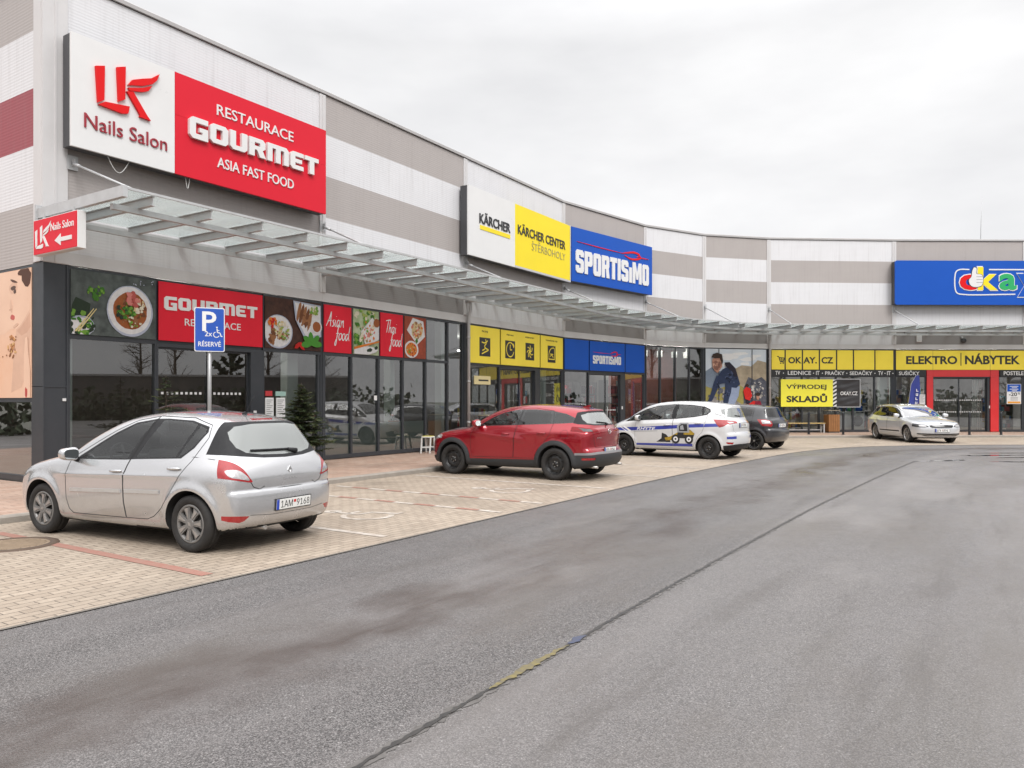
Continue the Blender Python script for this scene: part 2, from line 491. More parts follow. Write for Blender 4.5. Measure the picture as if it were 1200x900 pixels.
def sliding_door(M, u0, u1, split, z1=2.76, jamb=None, marks=(1.0, 1.55), frame=M_FRAME):
    """sliding shop door: head box, two glazed leaves, dotted glass markings; dark post at the latch side"""
    mb = MB().mat(frame)
    mb.box((u0 + .001, .0, 2.71), (u1 - .001, .16, TRANSOM - .02)); mb.box((u0 + .001, 0, .12), (u0 + .04, .14, 2.71)); mb.box((u1 - (jamb or .06), .001, .12), (u1 - .001, .14, 2.71))
    d = part(mb, 'door', None, M)
    ue = u1 - (jamb or .06)
    for (a, c, y) in ((u0 + .04, split + .03, .05), (split - .03, ue, .09)):
        l = MB().mat(M_FRAME)
        l.box((a, y, .13), (a + .035, y + .04, 2.705)); l.box((c - .035, y, .13), (c, y + .04, 2.705)); l.box((a + .035, y, .13), (c - .035, y + .04, .21)); l.box((a + .035, y, 2.67), (c - .035, y + .04, 2.705))
        lf = l.build('door_leaf', None, d)
        MB().mat(M_PANE).add([(a + .033, y + .02, .205), (c - .033, y + .02, .205), (c - .033, y + .02, 2.675), (a + .033, y + .02, 2.675)], [(0, 1, 2, 3)]).build('pane', None, d)
        mk = MB().mat(mat('sticker_white', (.6, .6, .6), .5))
        for zz in marks:
            n = int((c - a - .2) / .11)
            for i in range(n): x = a + .1 + i * .11; mk.box((x, y + .010, zz), (x + .055, y + .013, zz + .05))
        mk.build('glass_marking', None, d)
    hb = MB().mat(M_STEEL).tube([(split + .06, .02, .95), (split + .06, -.02, .97), (split + .06, -.02, 1.35), (split + .06, .02, 1.37)], .012, 8)
    hb.build('handle', None, d)
    if jamb:
        MB().mat(mat('switch_white', (.6, .6, .6), .5)).box((ue + .07, -.012, 1.25), (ue + .15, .002, 1.38)).build('door_sensor', None, d)
    return d

for i in range(1, NB):
    d = (bdir(i - 1) + bdir(i)).normalized(); n = Vector((d.y, -d.x, 0)); o = FP[i]
    M = Matrix(((d.x, -n.x, 0, o.x), (d.y, -n.y, 0, o.y), (0, 0, 1, 0), (0, 0, 0, 1)))
    part(MB().mat(M_FRAME).box((-.13, .013, .1), (.13, .115, 4.095)), 'corner_post', None, M)
# corner column in two dark sheet panels on each face
cc = MB().mat(M_FRAME)
cc.box((0.0, 0.0, .1), (.43, .42, 1.86), bev=.006); cc.box((0.0, 0.0, 1.87), (.43, .42, 4.12), bev=.006); cc.box((.405, -.02, .1), (.432, .002, 4.10)); cc.box((0, -.02, .1), (.022, .002, 4.10)); cc.box((.022, -.012, 1.85), (.405, .003, 1.885))
part(cc, 'corner_column', None, FM(0))
MB().mat(mat('switch_white', (.6, .6, .6), .5)).box((.335, -.022, 1.60), (.395, -.001, 1.65)).build('corner_socket', None, shop, TI @ FM(0))
# restaurant (two straight bays)
M0 = FM(0)
window(M0, .44, 2.18, 'low')
window(M0, 4.83, 6.62, 'low')
sliding_door(M0, 2.18, 4.83, 3.40, jamb=.34, marks=(1.74,))
ho = MB().mat(M_FRAME).box((2.181, .04, TRANSOM - .02), (4.829, .08, 4.09)); part(ho, 'door_head_board', None, M0)
M1 = FM(1)
for a, c in ((.02, 1.05), (1.05, 2.10), (2.10, 3.11), (3.11, 4.14)): window(M1, a, c, 'low', low=1.02)
window(M1, 4.14, 5.22, 'split'); window(M1, 5.22, 6.09, 'full')
# cleaning equipment shop
M2 = FM(2)
window(M2, .12, 2.02, 'low'); sliding_door(M2, 2.02, 4.71, 3.35, jamb=.32, marks=(1.2,)); window(M2, 4.71, 6.48, 'low')
ho = MB().mat(M_FRAME).box((2.021, .04, TRANSOM - .02), (4.709, .08, 4.09)); part(ho, 'door_head_board', None, M2)
# sports shop
M3 = FM(3)
window(M3, .03, 1.62, 'low'); sliding_door(M3, 1.62, 4.12, 2.80, jamb=.30, marks=(1.2,)); window(M3, 4.12, 5.62, 'low')
ho = MB().mat(M_FRAME).box((1.621, .04, TRANSOM - .02), (4.119, .08, 4.09)); part(ho, 'door_head_board', None, M3)
M4 = FM(4)
for a, c in ((.06, .92), (.92, 1.83), (1.83, 2.71), (2.71, 3.60)): window(M4, a, c, 'full')
M5 = FM(5)
for a, c in ((.05, .75), (.75, 2.49), (2.49, 3.28)): window(M5, a, c, 'full')
# electronics and furniture shop
M6 = FM(6); uu = [.10, .80, 1.65, 2.49, 3.34, 4.18, 5.25, 6.20]
for a, c in zip(uu[:-1], uu[1:]): window(M6, a, c, 'low')
M7 = FM(7)
window(M7, .06, 1.58, 'low'); sliding_door(M7, 1.89, 4.69, 3.20, jamb=.12, marks=(1.05, 1.62)); window(M7, 5.13, 6.37, 'low')
ho = MB().mat(M_FRAME).box((1.581, .03, TRANSOM - .02), (5.129, .08, 4.09)); part(ho, 'door_head_board', None, M7)
rd = mat('portal_red', (.60, .022, .025), .35, noise=.2, nscale=3, coat=.3)
pr = MB().mat(rd); pr.box((1.585, -.05, .12), (1.89, .14, 2.775), bev=.004); pr.box((4.70, -.05, .12), (5.10, .14, 2.775), bev=.004)
pr.box((1.585, -.048, 2.78), (1.888, .12, 3.10)); pr.box((1.895, -.05, 2.78), (4.685, .12, 3.10)); pr.box((4.702, -.048, 2.78), (5.10, .12, 3.10))
part(pr, 'door_portal', None, M7)
M8 = FM(8)
for k in range(4): window(M8, k * 1.55 + .01, (k + 1) * 1.55, 'split')
# end wall glazing
window(ML, 10.2, 13.62, 'split', transom=1.62)
window(ML, 6.6, 10.2, 'split', transom=1.62); window(ML, 0, 6.6, 'split', transom=1.62)
cc = MB().mat(M_FRAME); cc.box((13.63, 0.0, .1), (13.985, .42, 1.86)); cc.box((13.63, 0.0, 1.87), (13.985, .42, 4.12)); part(cc, 'corner_column', None, ML)

# ---- inside: floor, ceiling, rear wall, partitions, pillars, lit lamps and added fill lights
M_IFLOOR = mat('shop_floor', (.30, .28, .26), .35, noise=.3, nscale=3)
M_IWALL = mat('shop_rear_wall', (.30, .285, .27), .8, noise=.7, nscale=.9, ncol=(.08, .07, .06))
M_ICEIL = mat('shop_ceiling', (.30, .30, .30), .8)
inn = [off(i, -.25) - A0 for i in range(NB + 1)]; back = [off(i, -8) - A0 for i in range(NB + 1)]
back[0] = LD * 8 + bdir(0) * .3; 
poly = [(p.x, p.y) for p in inn] + [(p.x, p.y) for p in back[::-1]]
fb = MB().mat(M_IFLOOR)
for z0, z1, m in ((.02, .125, M_IFLOOR), (4.12, 4.2, M_ICEIL)):
    fb.mat(m)
    for i in range(NB):
        q = [inn[i], inn[i + 1], back[i + 1], back[i]]
        fb.prism([(p.x, p.y) for p in q], z0, z1, axis='z')
fb.build('interior_shell', None, shop)
wbk = MB()
for i in range(NB):
    m = {0: mat('restaurant_wall', (.10, .075, .06), .8, noise=.6, nscale=1.2, ncol=(.03, .025, .02)), 1: mat('restaurant_wall', (.10, .075, .06), .8), 2: mat('rear_wall_kaki', (.20, .19, .13), .8, noise=.6, nscale=1.2, ncol=(.05, .05, .05)), 3: mat('rear_wall_maroon', (.20, .03, .045), .8, noise=.7, nscale=1.4, ncol=(.03, .01, .02)), 4: mat('rear_wall_rust', (.36, .13, .10), .8, noise=.6, nscale=.8, ncol=(.10, .04, .04)), 5: M_IWALL}.get(i, M_IWALL)
    wbk.mat(m)
    d = 8 if i not in (4, 5) else 2.2
    a, c = off(i, -d) - A0, off(i + 1, -d) - A0
    if i == 0: a = back[0]
    wbk.add([(a.x, a.y, .1), (c.x, c.y, .1), (c.x, c.y, 4.15), (a.x, a.y, 4.15)], [(0, 1, 2, 3)])
for i in (2, 3, 6):      # walls between the shops
    a, c = off(i, -.3) - A0, back[i]
    wbk.mat(M_IWALL).add([(a.x, a.y, .1), (c.x, c.y, .1), (c.x, c.y, 4.15), (a.x, a.y, 4.15)], [(0, 1, 2, 3)])
for i in (4, 6):         # the shallow display backs close off sideways
    a, c = off(i, -2.2) - A0, off(i, -8) - A0
    wbk.mat(M_IWALL).add([(a.x, a.y, .1), (c.x, c.y, .1), (c.x, c.y, 4.15), (a.x, a.y, 4.15)], [(0, 1, 2, 3)])
wbk.build('interior_wall', None, shop)
pm = mat('pillar_pale', (.62, .68, .64), .6, noise=.2, nscale=2)
for (M, u, w, y) in ((M0, .50, .14, .25), (M0, 6.05, .34, .6), (M1, 5.45, .40, .45), (M2, 5.75, .30, .5), (M3, .18, .28, .4), (M6, 5.75, .34, .4), (M7, .10, .12, .4), (M1, 3.35, .20, .7)):
    MB().mat(pm).box((u, y, .12), (u + w, y + .25, 4.1)).build('pillar', None, shop, TI @ M)
lm = mat('lamp_and_fill_glow', (1, .97, .9), .5, emis=26.0)
for (M, u, y) in ((M0, 1.0, 2.5), (M0, 3.3, 2.2), (M0, 5.4, 3.6), (M2, 1.1, 3.2), (M2, 3.6, 3.4), (M3, 2.6, 3.0), (M6, 2.0, 4), (M6, 5.6, 4), (M7, 2.4, 4), (M7, 4.2, 4), (M1, 1.5, 3.6), (M3, 1.0, 1.6), (M3, 4.4, 1.8), (M6, .8, 2), (M6, 3.6, 2), (M7, .6, 1.6), (M7, 3.2, 2), (M7, 5.4, 2)):  # a few are lit lamps; the rows are added to brighten the shops
    MB().mat(lm).box((u, y, 3.55), (u + 1.1, y + .16, 3.58)).build('lamp_or_fill_light', None, shop, TI @ M)
for (M, u) in ((M4, .3), (M4, 1.25), (M4, 2.2)):       # unseen fill lights added above the display
    MB().mat(lm).box((u, .34, 4.068), (u + .7, .48, 4.085)).build('lamp_or_fill_light', None, shop, TI @ M)
for u in (.45, 1.35, 2.25, 3.0):
    s = MB().mat(mat('spot_white', (.75, .74, .72), .4)).box((u, .5, 3.62), (u + .14, .72, 3.90), M=None); s.box((u + .06, .55, 3.9), (u + .08, .60, 4.12)); s.build('spotlight', None, shop, TI @ M4)

# downpipes with a swan neck under the canopy
for (b, u) in ((2, .06), (6, .02)):
    db = MB().mat(mat('pipe_light_grey', (.50, .49, .49), .4, metal=.3, noise=.3))
    db.tube([(u, .02, 4.95), (u, -.06, 4.88), (u, -.16, 4.72), (u, -.17, 4.5), (u, -.13, 4.38), (u, -.10, 4.25), (u, -.10, .1)], .055, 12)
    for z in (.9, 2.2, 3.6): db.cyl((u, -.10, z), .066, .05, 12)
    part(db, 'downpipe', None, FM(b))

# ------------------------------------------------------------------ steel and glass canopy along the whole front
can = empty('canopy', (A0.x, A0.y, 0), 0, 'galvanised steel and glass canopy running along the curved shop fronts', 'canopy')
def strip(mb, d0, d1, z0, z1, t0=0.):
    """a bar of rectangular section following the facade"""
    sec = [(d0, z0), (d1, z0), (d1, z1), (d0, z1)]; pts = []
    for i in range(NB + 1):
        for (d, z) in sec:
            p = off(i, d)
            pts.append(Vector((p.x, p.y, z)) - A0)
    fs = []
    for i in range(NB):
        for k in range(4): a, b_ = i * 4 + k, i * 4 + (k + 1) % 4; fs.append((a, a + 4, b_ + 4, b_))
    fs += [(0, 1, 2, 3), tuple(NB * 4 + k for k in (3, 2, 1, 0))]
    mb.add(pts, fs)
mb = MB().mat(M_STEEL); strip(mb, 2.20, 2.28, 4.745, 4.835); mb.build('outer_beam', None, can)
mb = MB().mat(M_STEEL); strip(mb, .34, .42, 4.745, 4.835); mb.build('inner_beam', None, can)
mb = MB().mat(M_STEEL); strip(mb, 2.69, 2.72, 4.995, 5.035); mb.build('edge_profile', None, can)
for b in range(NB):
    n = max(3, round(blen(b) / 1.06))
    for k in range(n):
        t = (k + .5) / n if b else (k + .42) / n
        e, nn = bdir(b), bnor(b)
        o = fpos(b, t, 0) - A0
        M = Matrix(((e.x, nn.x, 0, o.x), (e.y, nn.y, 0, o.y), (0, 0, 1, 0), (0, 0, 0, 1)))
        r = MB().mat(M_STEEL)
        sc = 1.0
        r.box((-.04, .04, 4.986), (.04, 2.66, 4.998)); r.box((-.006, .041, 4.848), (.006, 2.659, 4.987)); r.box((-.04, .04, 4.837), (.04, 2.66, 4.849))
        r.build('rafter', None, can, M)
    g = MB().mat(M_CANGLASS)
    q = [fpos(b, 0.003, .03) - A0, fpos(b, .997, .03) - A0, fpos(b, .997, 2.688) - A0, fpos(b, .003, 2.688) - A0]
    g.prism([(p.x, p.y) for p in q], 5.004, 5.016, axis='z'); g.build('glass_sheet', None, can)
# end beam at the open corner and tie rods up to the wall
eb = MB().mat(M_STEEL).box((-.10, -2.75, 4.86), (-.02, .0, 5.04)); eb.box((-.13, -.02, 4.80), (.01, .02, 5.10)); eb.build('end_beam', None, can, TI @ FM(0))
for i in range(NB + 1):
    a = off(i, .03) - A0; c = off(i, 2.24) - A0
    if i == 0:
        a = off(0, .03) + bdir(0) * .50 - A0; c = off(0, 2.5) + bdir(0) * .45 - A0
    tr = MB().mat(M_STEEL)
    p0, p1 = Vector((a.x, a.y, 6.0)), Vector((c.x, c.y, 5.03)); d = (p0 - p1).normalized()
    tr.tube([p0, p1], .022, 8); tr.tube([p1 + d * .05, p1 + d * .30], .032, 8); tr.tube([p0 - d * .30, p0 - d * .05], .032, 8)
    e = bdir(min(i, NB - 1)); n = bnor(min(i, NB - 1))
    Mx = Matrix(((e.x, -n.x, 0, a.x), (e.y, -n.y, 0, a.y), (0, 0, 1, 6.0), (0, 0, 0, 1)))
    tr.box((-.10, -.012, -.13), (.10, .02, .13), M=Mx); tr.box((-.012, -.10, -.06), (.012, -.012, .06), M=Mx)
    tr.build('tie_rod', None, can)
    # bracket from the inner beam to the wall
    bk = MB().mat(M_STEEL); f0 = off(i, .0) - A0; f1 = off(i, .36) - A0
    bk.tube([(f0.x, f0.y, 4.78), (f1.x, f1.y, 4.78)], .05, 8); bk.box((-.09, -.0, -1.36), (.09, .03, -1.1), M=Matrix(((e.x, -n.x, 0, f0.x), (e.y, -n.y, 0, f0.y), (0, 0, 1, 6.0), (0, 0, 0, 1)))); bk.build('wall_bracket', None, can)
# ------------------------------------------------------------------ ground: asphalt lane, block paved bays, raised pavement, kerb
EDGE = [(-14.4, -11.2), (-3.57, 5.35), (-1.85, 8.0), (1.35, 13.05), (3.35, 16.2), (6.25, 20.4), (9.2, 24.3), (11.7, 26.5), (14.5, 27.6), (18.7, 28.05), (24, 28.1), (34, 28.2)]
edge = np.array(catmull(EDGE, 10))
seam_pts = np.array(catmull([(-2.4, 0.2), (-.67, 3.36), (.39, 5.06), (1.45, 6.76), (2.6, 8.55), (4.72, 11.8), (8.5, 17.3), (10.7, 20.4)], 24))
def edge_coords(X, Y):
    """along / across coordinates of the lane, measured from the paving edge"""
    P = np.stack([X, Y], 1); best = np.full(len(P), 1e9); S = np.zeros(len(P)); s0 = 0.
    for a, b in zip(edge[:-1], edge[1:]):
        e = b - a; L = np.hypot(*e); t = np.clip(((P - a) @ e) / L ** 2, 0, 1)
        d = np.hypot(*(P - a - t[:, None] * e).T); w = d < best
        best = np.where(w, d, best); S = np.where(w, s0 + t * L, S); s0 += L
    return S, best

def asphalt_mat():
    m = bpy.data.materials.new('asphalt'); m.use_nodes = True; t = m.node_tree; b = t.nodes['Principled BSDF']
    N = lambda ty, **k: [setattr(n, a, v) for n in [t.nodes.new(ty)] for a, v in k.items()] and n if False else t.nodes.new(ty)
    tc = N('ShaderNodeTexCoord'); uv = N('ShaderNodeUVMap'); uv.uv_map = 'lane'
    def noise(vec, sc, det=4, ro=.55):
        n = N('ShaderNodeTexNoise'); n.inputs['Scale'].default_value = sc; n.inputs['Detail'].default_value = det; n.inputs['Roughness'].default_value = ro; t.links.new(vec, n.inputs['Vector']); return n
    def rng_(src, a, b_, c, d):
        r = N('ShaderNodeMapRange'); r.inputs[1].default_value = a; r.inputs[2].default_value = b_; r.inputs[3].default_value = c; r.inputs[4].default_value = d; t.links.new(src, r.inputs[0]); return r.outputs[0]
    def mix(f, a, c, bl='MIX'):
        x = N('ShaderNodeMixRGB'); x.blend_type = bl
        for i, s in enumerate((f, a, c)):
            if hasattr(s, 'is_output'): t.links.new(s, x.inputs[i])
            elif i == 0: x.inputs[0].default_value = s
            else: x.inputs[i].default_value = tuple(s) + (1,)
        return x.outputs[0]
    def math_(op, a, c):
        x = N('ShaderNodeMath'); x.operation = op
        for i, s in enumerate((a, c)):
            if hasattr(s, 'is_output'): t.links.new(s, x.inputs[i])
            else: x.inputs[i].default_value = s
        return x.outputs[0]
    ob = tc.outputs['Object']
    # stones in the binder
    v = N('ShaderNodeTexVoronoi'); v.inputs['Scale'].default_value = 125; t.links.new(ob, v.inputs['Vector'])
    sep = N('ShaderNodeSeparateColor'); t.links.new(v.outputs['Color'], sep.inputs[0])
    stone = rng_(sep.outputs[0], .0, 1., .070, .225)
    v2 = N('ShaderNodeTexVoronoi'); v2.inputs['Scale'].default_value = 52; t.links.new(ob, v2.inputs['Vector'])
    s2 = N('ShaderNodeSeparateColor'); t.links.new(v2.outputs['Color'], s2.inputs[0])
    chip = math_('MULTIPLY', rng_(s2.outputs[1], .86, .9, 0, 1), rng_(v2.outputs['Distance'], .30, .2, 0, 1))
    dark = rng_(v.outputs['Distance'], .35, .75, 1., .35)
    stone = math_('MULTIPLY', stone, dark)
    cb = N('ShaderNodeCombineColor')
    for i, k in enumerate((1.0, .935, .915)): t.links.new(math_('MULTIPLY', stone, k), cb.inputs[i])
    base = mix(math_('MULTIPLY', chip, .6), cb.outputs[0], (.42, .40, .39))
    # broad worn, dusty and damp areas; the second lane beyond the joint is paler
    big = noise(ob, .22, 5)
    mp = N('ShaderNodeMapping'); mp.inputs['Scale'].default_value = (.10, .75, 1); t.links.new(uv.outputs[0], mp.inputs[0])
    lon = noise(mp.outputs[0], 1.0, 5)
    base = mix(rng_(lon.outputs['Fac'], .42, .68, .0, .5), base, (.20, .185, .18))
    base = mix(rng_(big.outputs['Fac'], .5, .72, 0, .35), base, (.125, .112, .108))
    su = N('ShaderNodeSeparateXYZ'); t.links.new(uv.outputs[0], su.inputs[0])
    wob = noise(ob, .8, 4)
    dd = math_('ADD', su.outputs['Y'], rng_(wob.outputs['Fac'], .3, .7, -.45, .45))
    band = math_('MULTIPLY', rng_(math_('ABSOLUTE', math_('SUBTRACT', dd, 2.05), 0), .05, .62, 1, 0), rng_(noise(mp.outputs[0], 2.3, 6, .65).outputs['Fac'], .34, .54, .25, 1))
    base = mix(math_('MULTIPLY', band, .88), base, (.050, .036, .030))
    band2 = math_('MULTIPLY', rng_(math_('ABSOLUTE', math_('SUBTRACT', dd, 5.6), 0), .0, 1.1, 1, 0), rng_(noise(mp.outputs[0], 1.7, 6, .65).outputs['Fac'], .46, .66, 0, 1))
    base = mix(math_('MULTIPLY', band2, .6), base, (.07, .06, .045))
    farlane = rng_(su.outputs['Y'], 3.35, 3.55, 0, 1)
    base = mix(math_('MULTIPLY', farlane, .20), base, (.25, .233, .226))
    mp2 = N('ShaderNodeMapping'); mp2.inputs['Scale'].default_value = (.16, .42, 1); mp2.inputs['Location'].default_value = (3.1, 7.7, 0); t.links.new(uv.outputs[0], mp2.inputs[0])
    pa = noise(mp2.outputs[0], 1.3, 7, .62)
    base = mix(rng_(pa.outputs['Fac'], .50, .66, 0, .62), base, (.105, .092, .082))
    pb = noise(mp.outputs[0], 3.1, 7, .66)
    base = mix(rng_(pb.outputs['Fac'], .54, .68, 0, .45), base, (.075, .066, .060))
    pc = noise(mp2.outputs[0], .9, 6, .6)
    base = mix(rng_(pc.outputs['Fac'], .30, .44, .40, 0), base, (.265, .247, .238))
    t.links.new(base, b.inputs['Base Color'])
    damp = noise(ob, .5, 6, .6)
    rg = rng_(damp.outputs['Fac'], .38, .64, .36, .68)
    t.links.new(math_('SUBTRACT', rg, math_('MULTIPLY', band, .10)), b.inputs['Roughness'])
    b.inputs['Specular IOR Level'].default_value = .55
    bp = N('ShaderNodeBump'); bp.inputs['Strength'].default_value = .55; bp.inputs['Distance'].default_value = .006
    t.links.new(math_('ADD', v.outputs['Distance'], math_('MULTIPLY', noise(ob, 14, 4).outputs['Fac'], .8)), bp.inputs['Height']); t.links.new(bp.outputs[0], b.inputs['Normal'])
    return m

def grid_sheet(name, xs, ys, z, m, kind='structure'):
    X, Y = np.meshgrid(xs, ys, indexing='ij'); nx, ny = X.shape
    vs = np.stack([X.ravel(), Y.ravel(), np.full(X.size, z)], 1)
    i, j = np.meshgrid(np.arange(nx - 1), np.arange(ny - 1), indexing='ij'); k = (i * ny + j).ravel()
    fs = np.stack([k, k + ny, k + ny + 1, k + 1], 1)
    me = bpy.data.meshes.new(name); me.from_pydata(vs.tolist(), [], fs.tolist()); me.materials.append(m)
    S, D = edge_coords(vs[:, 0], vs[:, 1])
    uvl = me.uv_layers.new(name='lane'); li = np.zeros(len(me.loops), int); me.loops.foreach_get('vertex_index', li)
    uvl.data.foreach_set('uv', np.stack([S[li], D[li]], 1).ravel().astype(np.float32)); me.update()
    o = link_mesh(name, me); o['kind'] = kind; return o
road = grid_sheet('road', np.concatenate([np.arange(-40, -10, 3.), np.arange(-10, 40, .5), np.arange(40, 91, 3.)]), np.concatenate([np.arange(-60, 0, 3.), np.arange(0, 40, .5), np.arange(40, 62, 3.)]), 0, asphalt_mat())
gm = mat('far_ground', (.12, .12, .10), .9, noise=.5, nscale=.2)
tag(MB().box((-900, -900, -.5), (900, 900, -.02)).build('ground', gm), kind='structure')

def paver_mat(name, c1, c2, cm, scale=1., mortar=.06, stain=.3):
    m = bpy.data.materials.new(name); m.use_nodes = True; t = m.node_tree; b = t.nodes['Principled BSDF']
    uv = t.nodes.new('ShaderNodeUVMap'); uv.uv_map = 'lane'
    br = t.nodes.new('ShaderNodeTexBrick'); br.offset = .5; br.inputs['Scale'].default_value = 1
    br.inputs['Brick Width'].default_value = .205 * scale; br.inputs['Row Height'].default_value = .105 * scale; br.inputs['Mortar Size'].default_value = .0055; br.inputs['Mortar Smooth'].default_value = .3; br.inputs['Bias'].default_value = 0
    br.inputs['Color1'].default_value = c1 + (1,); br.inputs['Color2'].default_value = c2 + (1,); br.inputs['Mortar'].default_value = cm + (1,)
    t.links.new(uv.outputs[0], br.inputs['Vector'])
    tc = t.nodes.new('ShaderNodeTexCoord')
    def noise(sc, det):
        n = t.nodes.new('ShaderNodeTexNoise'); n.inputs['Scale'].default_value = sc; n.inputs['Detail'].default_value = det; n.inputs['Roughness'].default_value = .62; t.links.new(tc.outputs['Object'], n.inputs['Vector']); return n
    def mixc(f, a, c, bl='MIX'):
        x = t.nodes.new('ShaderNodeMixRGB'); x.blend_type = bl; t.links.new(f, x.inputs[0]); t.links.new(a, x.inputs[1]); x.inputs[2].default_value = tuple(c) + (1,); return x.outputs[0]
    def rr(s, a, b_, c, d):
        r = t.nodes.new('ShaderNodeMapRange'); r.inputs[1].default_value = a; r.inputs[2].default_value = b_; r.inputs[3].default_value = c; r.inputs[4].default_value = d; t.links.new(s, r.inputs[0]); return r.outputs[0]
    n1, n2, n3 = noise(.55, 7), noise(28, 3), noise(2.2, 5)
    c = mixc(rr(n1.outputs['Fac'], .50, .72, 0, stain), br.outputs['Color'], tuple(x * .45 for x in c1))
    c = mixc(rr(n3.outputs['Fac'], .5, .75, 0, .30), c, tuple(min(1, x * 1.25) for x in c2))
    c = mixc(rr(n2.outputs['Fac'], .4, .7, 0, .30), c, tuple(x * .6 for x in c1))
    t.links.new(c, b.inputs['Base Color'])
    t.links.new(rr(n1.outputs['Fac'], .4, .7, .72, .42), b.inputs['Roughness'])
    bp = t.nodes.new('ShaderNodeBump'); bp.inputs['Strength'].default_value = .7; bp.inputs['Distance'].default_value = .008; bp.invert = True
    t.links.new(br.outputs['Fac'], bp.inputs['Height']); t.links.new(bp.outputs[0], b.inputs['Normal'])
    return m
M_PAVER = paver_mat('beige_pavers', (.32, .258, .20), (.40, .33, .26), (.095, .075, .06), 1., stain=.5)
M_FOOT = paver_mat('reddish_pavers', (.36, .235, .175), (.42, .30, .235), (.14, .11, .09), 1.6, stain=.55)
M_KERB = mat('kerb_concrete', (.30, .27, .235), .8, noise=.5, nscale=6, bump=.3, bscale=60)

# stations along a smooth version of the facade line
fac = [tuple((FP[0] - bdir(0) * d)[:2]) for d in (22, 14, 7, 3)] + [tuple(p[:2]) for p in FP]
fs_ = np.array(catmull(fac, 24)); T_ = np.gradient(fs_, axis=0); T_ /= np.hypot(T_[:, 0], T_[:, 1])[:, None]
for _ in range(6):      # round off the kinks for the kerb line
    T_[1:-1] = (T_[:-2] + 2 * T_[1:-1] + T_[2:]) / 4
T_ /= np.hypot(T_[:, 0], T_[:, 1])[:, None]
N_ = np.stack([T_[:, 1], -T_[:, 0]], 1)
S_ = np.concatenate([[0], np.cumsum(np.hypot(*np.diff(fs_, axis=0).T))]); S_ -= S_[24 * 4]       # zero at the building's corner
def edge_dist(p, n):
    best = 1e9
    for a, b in zip(edge[:-1], edge[1:]):
        e = b - a; den = n[0] * e[1] - n[1] * e[0]
        if abs(den) < 1e-9: continue
        w = a - p; t = (w[0] * e[1] - w[1] * e[0]) / den; u = (w[0] * n[1] - w[1] * n[0]) / den
        if -.001 <= u <= 1.001 and 2 < t < best: best = t
    return best if best < 30 else np.nan
ED = np.array([edge_dist(p, n) for p, n in zip(fs_, N_)]); ok = ~np.isnan(ED); ED = np.interp(S_, S_[ok], ED[ok])
KD = 3.62
def fpt(s, d, z=0.):
    """point s metres along the front from the corner, d metres out (smooth line)"""
    x = np.interp(s, S_, fs_[:, 0]); y = np.interp(s, S_, fs_[:, 1]); nx = np.interp(s, S_, N_[:, 0]); ny = np.interp(s, S_, N_[:, 1])
    return Vector((x + nx * d, y + ny * d, z))
def band(name, d0, d1, z, m, kind='structure', s0=-21, s1=66, nd=8, parent=None, step=.5):
    ss = np.arange(s0, min(s1, S_[-1]) + 1e-6, step); vs = []; uv = []
    for s in ss:
        a = d0(s) if callable(d0) else d0; b = d1(s) if callable(d1) else d1
        for k in range(nd + 1):
            d = a + (b - a) * k / nd; vs.append(fpt(s, d, z)); uv.append((s, d))
    fs = [(i * (nd + 1) + k, i * (nd + 1) + k + 1, (i + 1) * (nd + 1) + k + 1, (i + 1) * (nd + 1) + k) for i in range(len(ss) - 1) for k in range(nd)]
    me = bpy.data.meshes.new(name); me.from_pydata([tuple(v) for v in vs], [], [f[::-1] for f in fs]); me.materials.append(m)
    ul = me.uv_layers.new(name='lane')
    for lp in me.loops: ul.data[lp.index].uv = uv[lp.vertex_index]
    me.update()
    o = link_mesh(name, me, parent)
    if kind and parent is None: o['kind'] = kind
    return o
park = band('parking_bays', KD - .05, lambda s: float(np.interp(s, S_, ED)), .004, M_PAVER)
foot = band('pavement', lambda s: -12. if s < -.02 else -.2, KD - .12, PAVE_Z, M_FOOT, step=.25)
# kerb stones with a chamfer
ss = np.arange(-21, S_[-1], .25); kb = MB(); prof = [(KD - .125, PAVE_Z + .004), (KD - .02, PAVE_Z + .002), (KD, PAVE_Z - .02), (KD + .004, -.01)]
vs = [fpt(s, d, z) for s in ss for d, z in prof]
kb.add(vs, [(i * 4 + k, (i + 1) * 4 + k, (i + 1) * 4 + k + 1, i * 4 + k + 1) for i in range(len(ss) - 1) for k in range(3)])
tag(kb.build('kerb', M_KERB), kind='structure')
# flush concrete edging between the blocks and the asphalt
eg = band('paving_edge', lambda s: float(np.interp(s, S_, ED)) - .02, lambda s: float(np.interp(s, S_, ED)) + .02, .008, mat('edge_dark', (.16, .14, .12), .8, noise=.5, nscale=9), nd=1)

# painted bay lines, made of painted blocks; red blocks mark the wide bays
M_LINE = mat('line_white', (.56, .52, .47), .6, noise=.95, nscale=7, ncol=(.33, .27, .22))
M_LRED = mat('line_red_blocks', (.30, .125, .095), .7, noise=.8, nscale=7, ncol=(.28, .18, .14))
def line(s, d0, d1, w, m, mb):
    n = max(2, int((d1 - d0) / .3)); vs = []
    for k in range(n + 1):
        d = d0 + (d1 - d0) * k / n; vs += [fpt(s - w / 2, d, .0085), fpt(s + w / 2, d, .0085)]
    mb.mat(m).add(vs, [(2 * k, 2 * k + 1, 2 * k + 3, 2 * k + 2) for k in range(n)])
C0 = .42       # distances below were measured from the first window, .42 m past the corner
def paint_piece(f): mb = MB(); f(mb); tag(mb.build('bay_marking', None), kind='structure')
paint_piece(lambda mb: line(-2.98 + C0, 4.3, 8.42, .125, M_LRED, mb))
paint_piece(lambda mb: line(-.60 + C0, 3.95, 8.42, .105, M_LINE, mb))
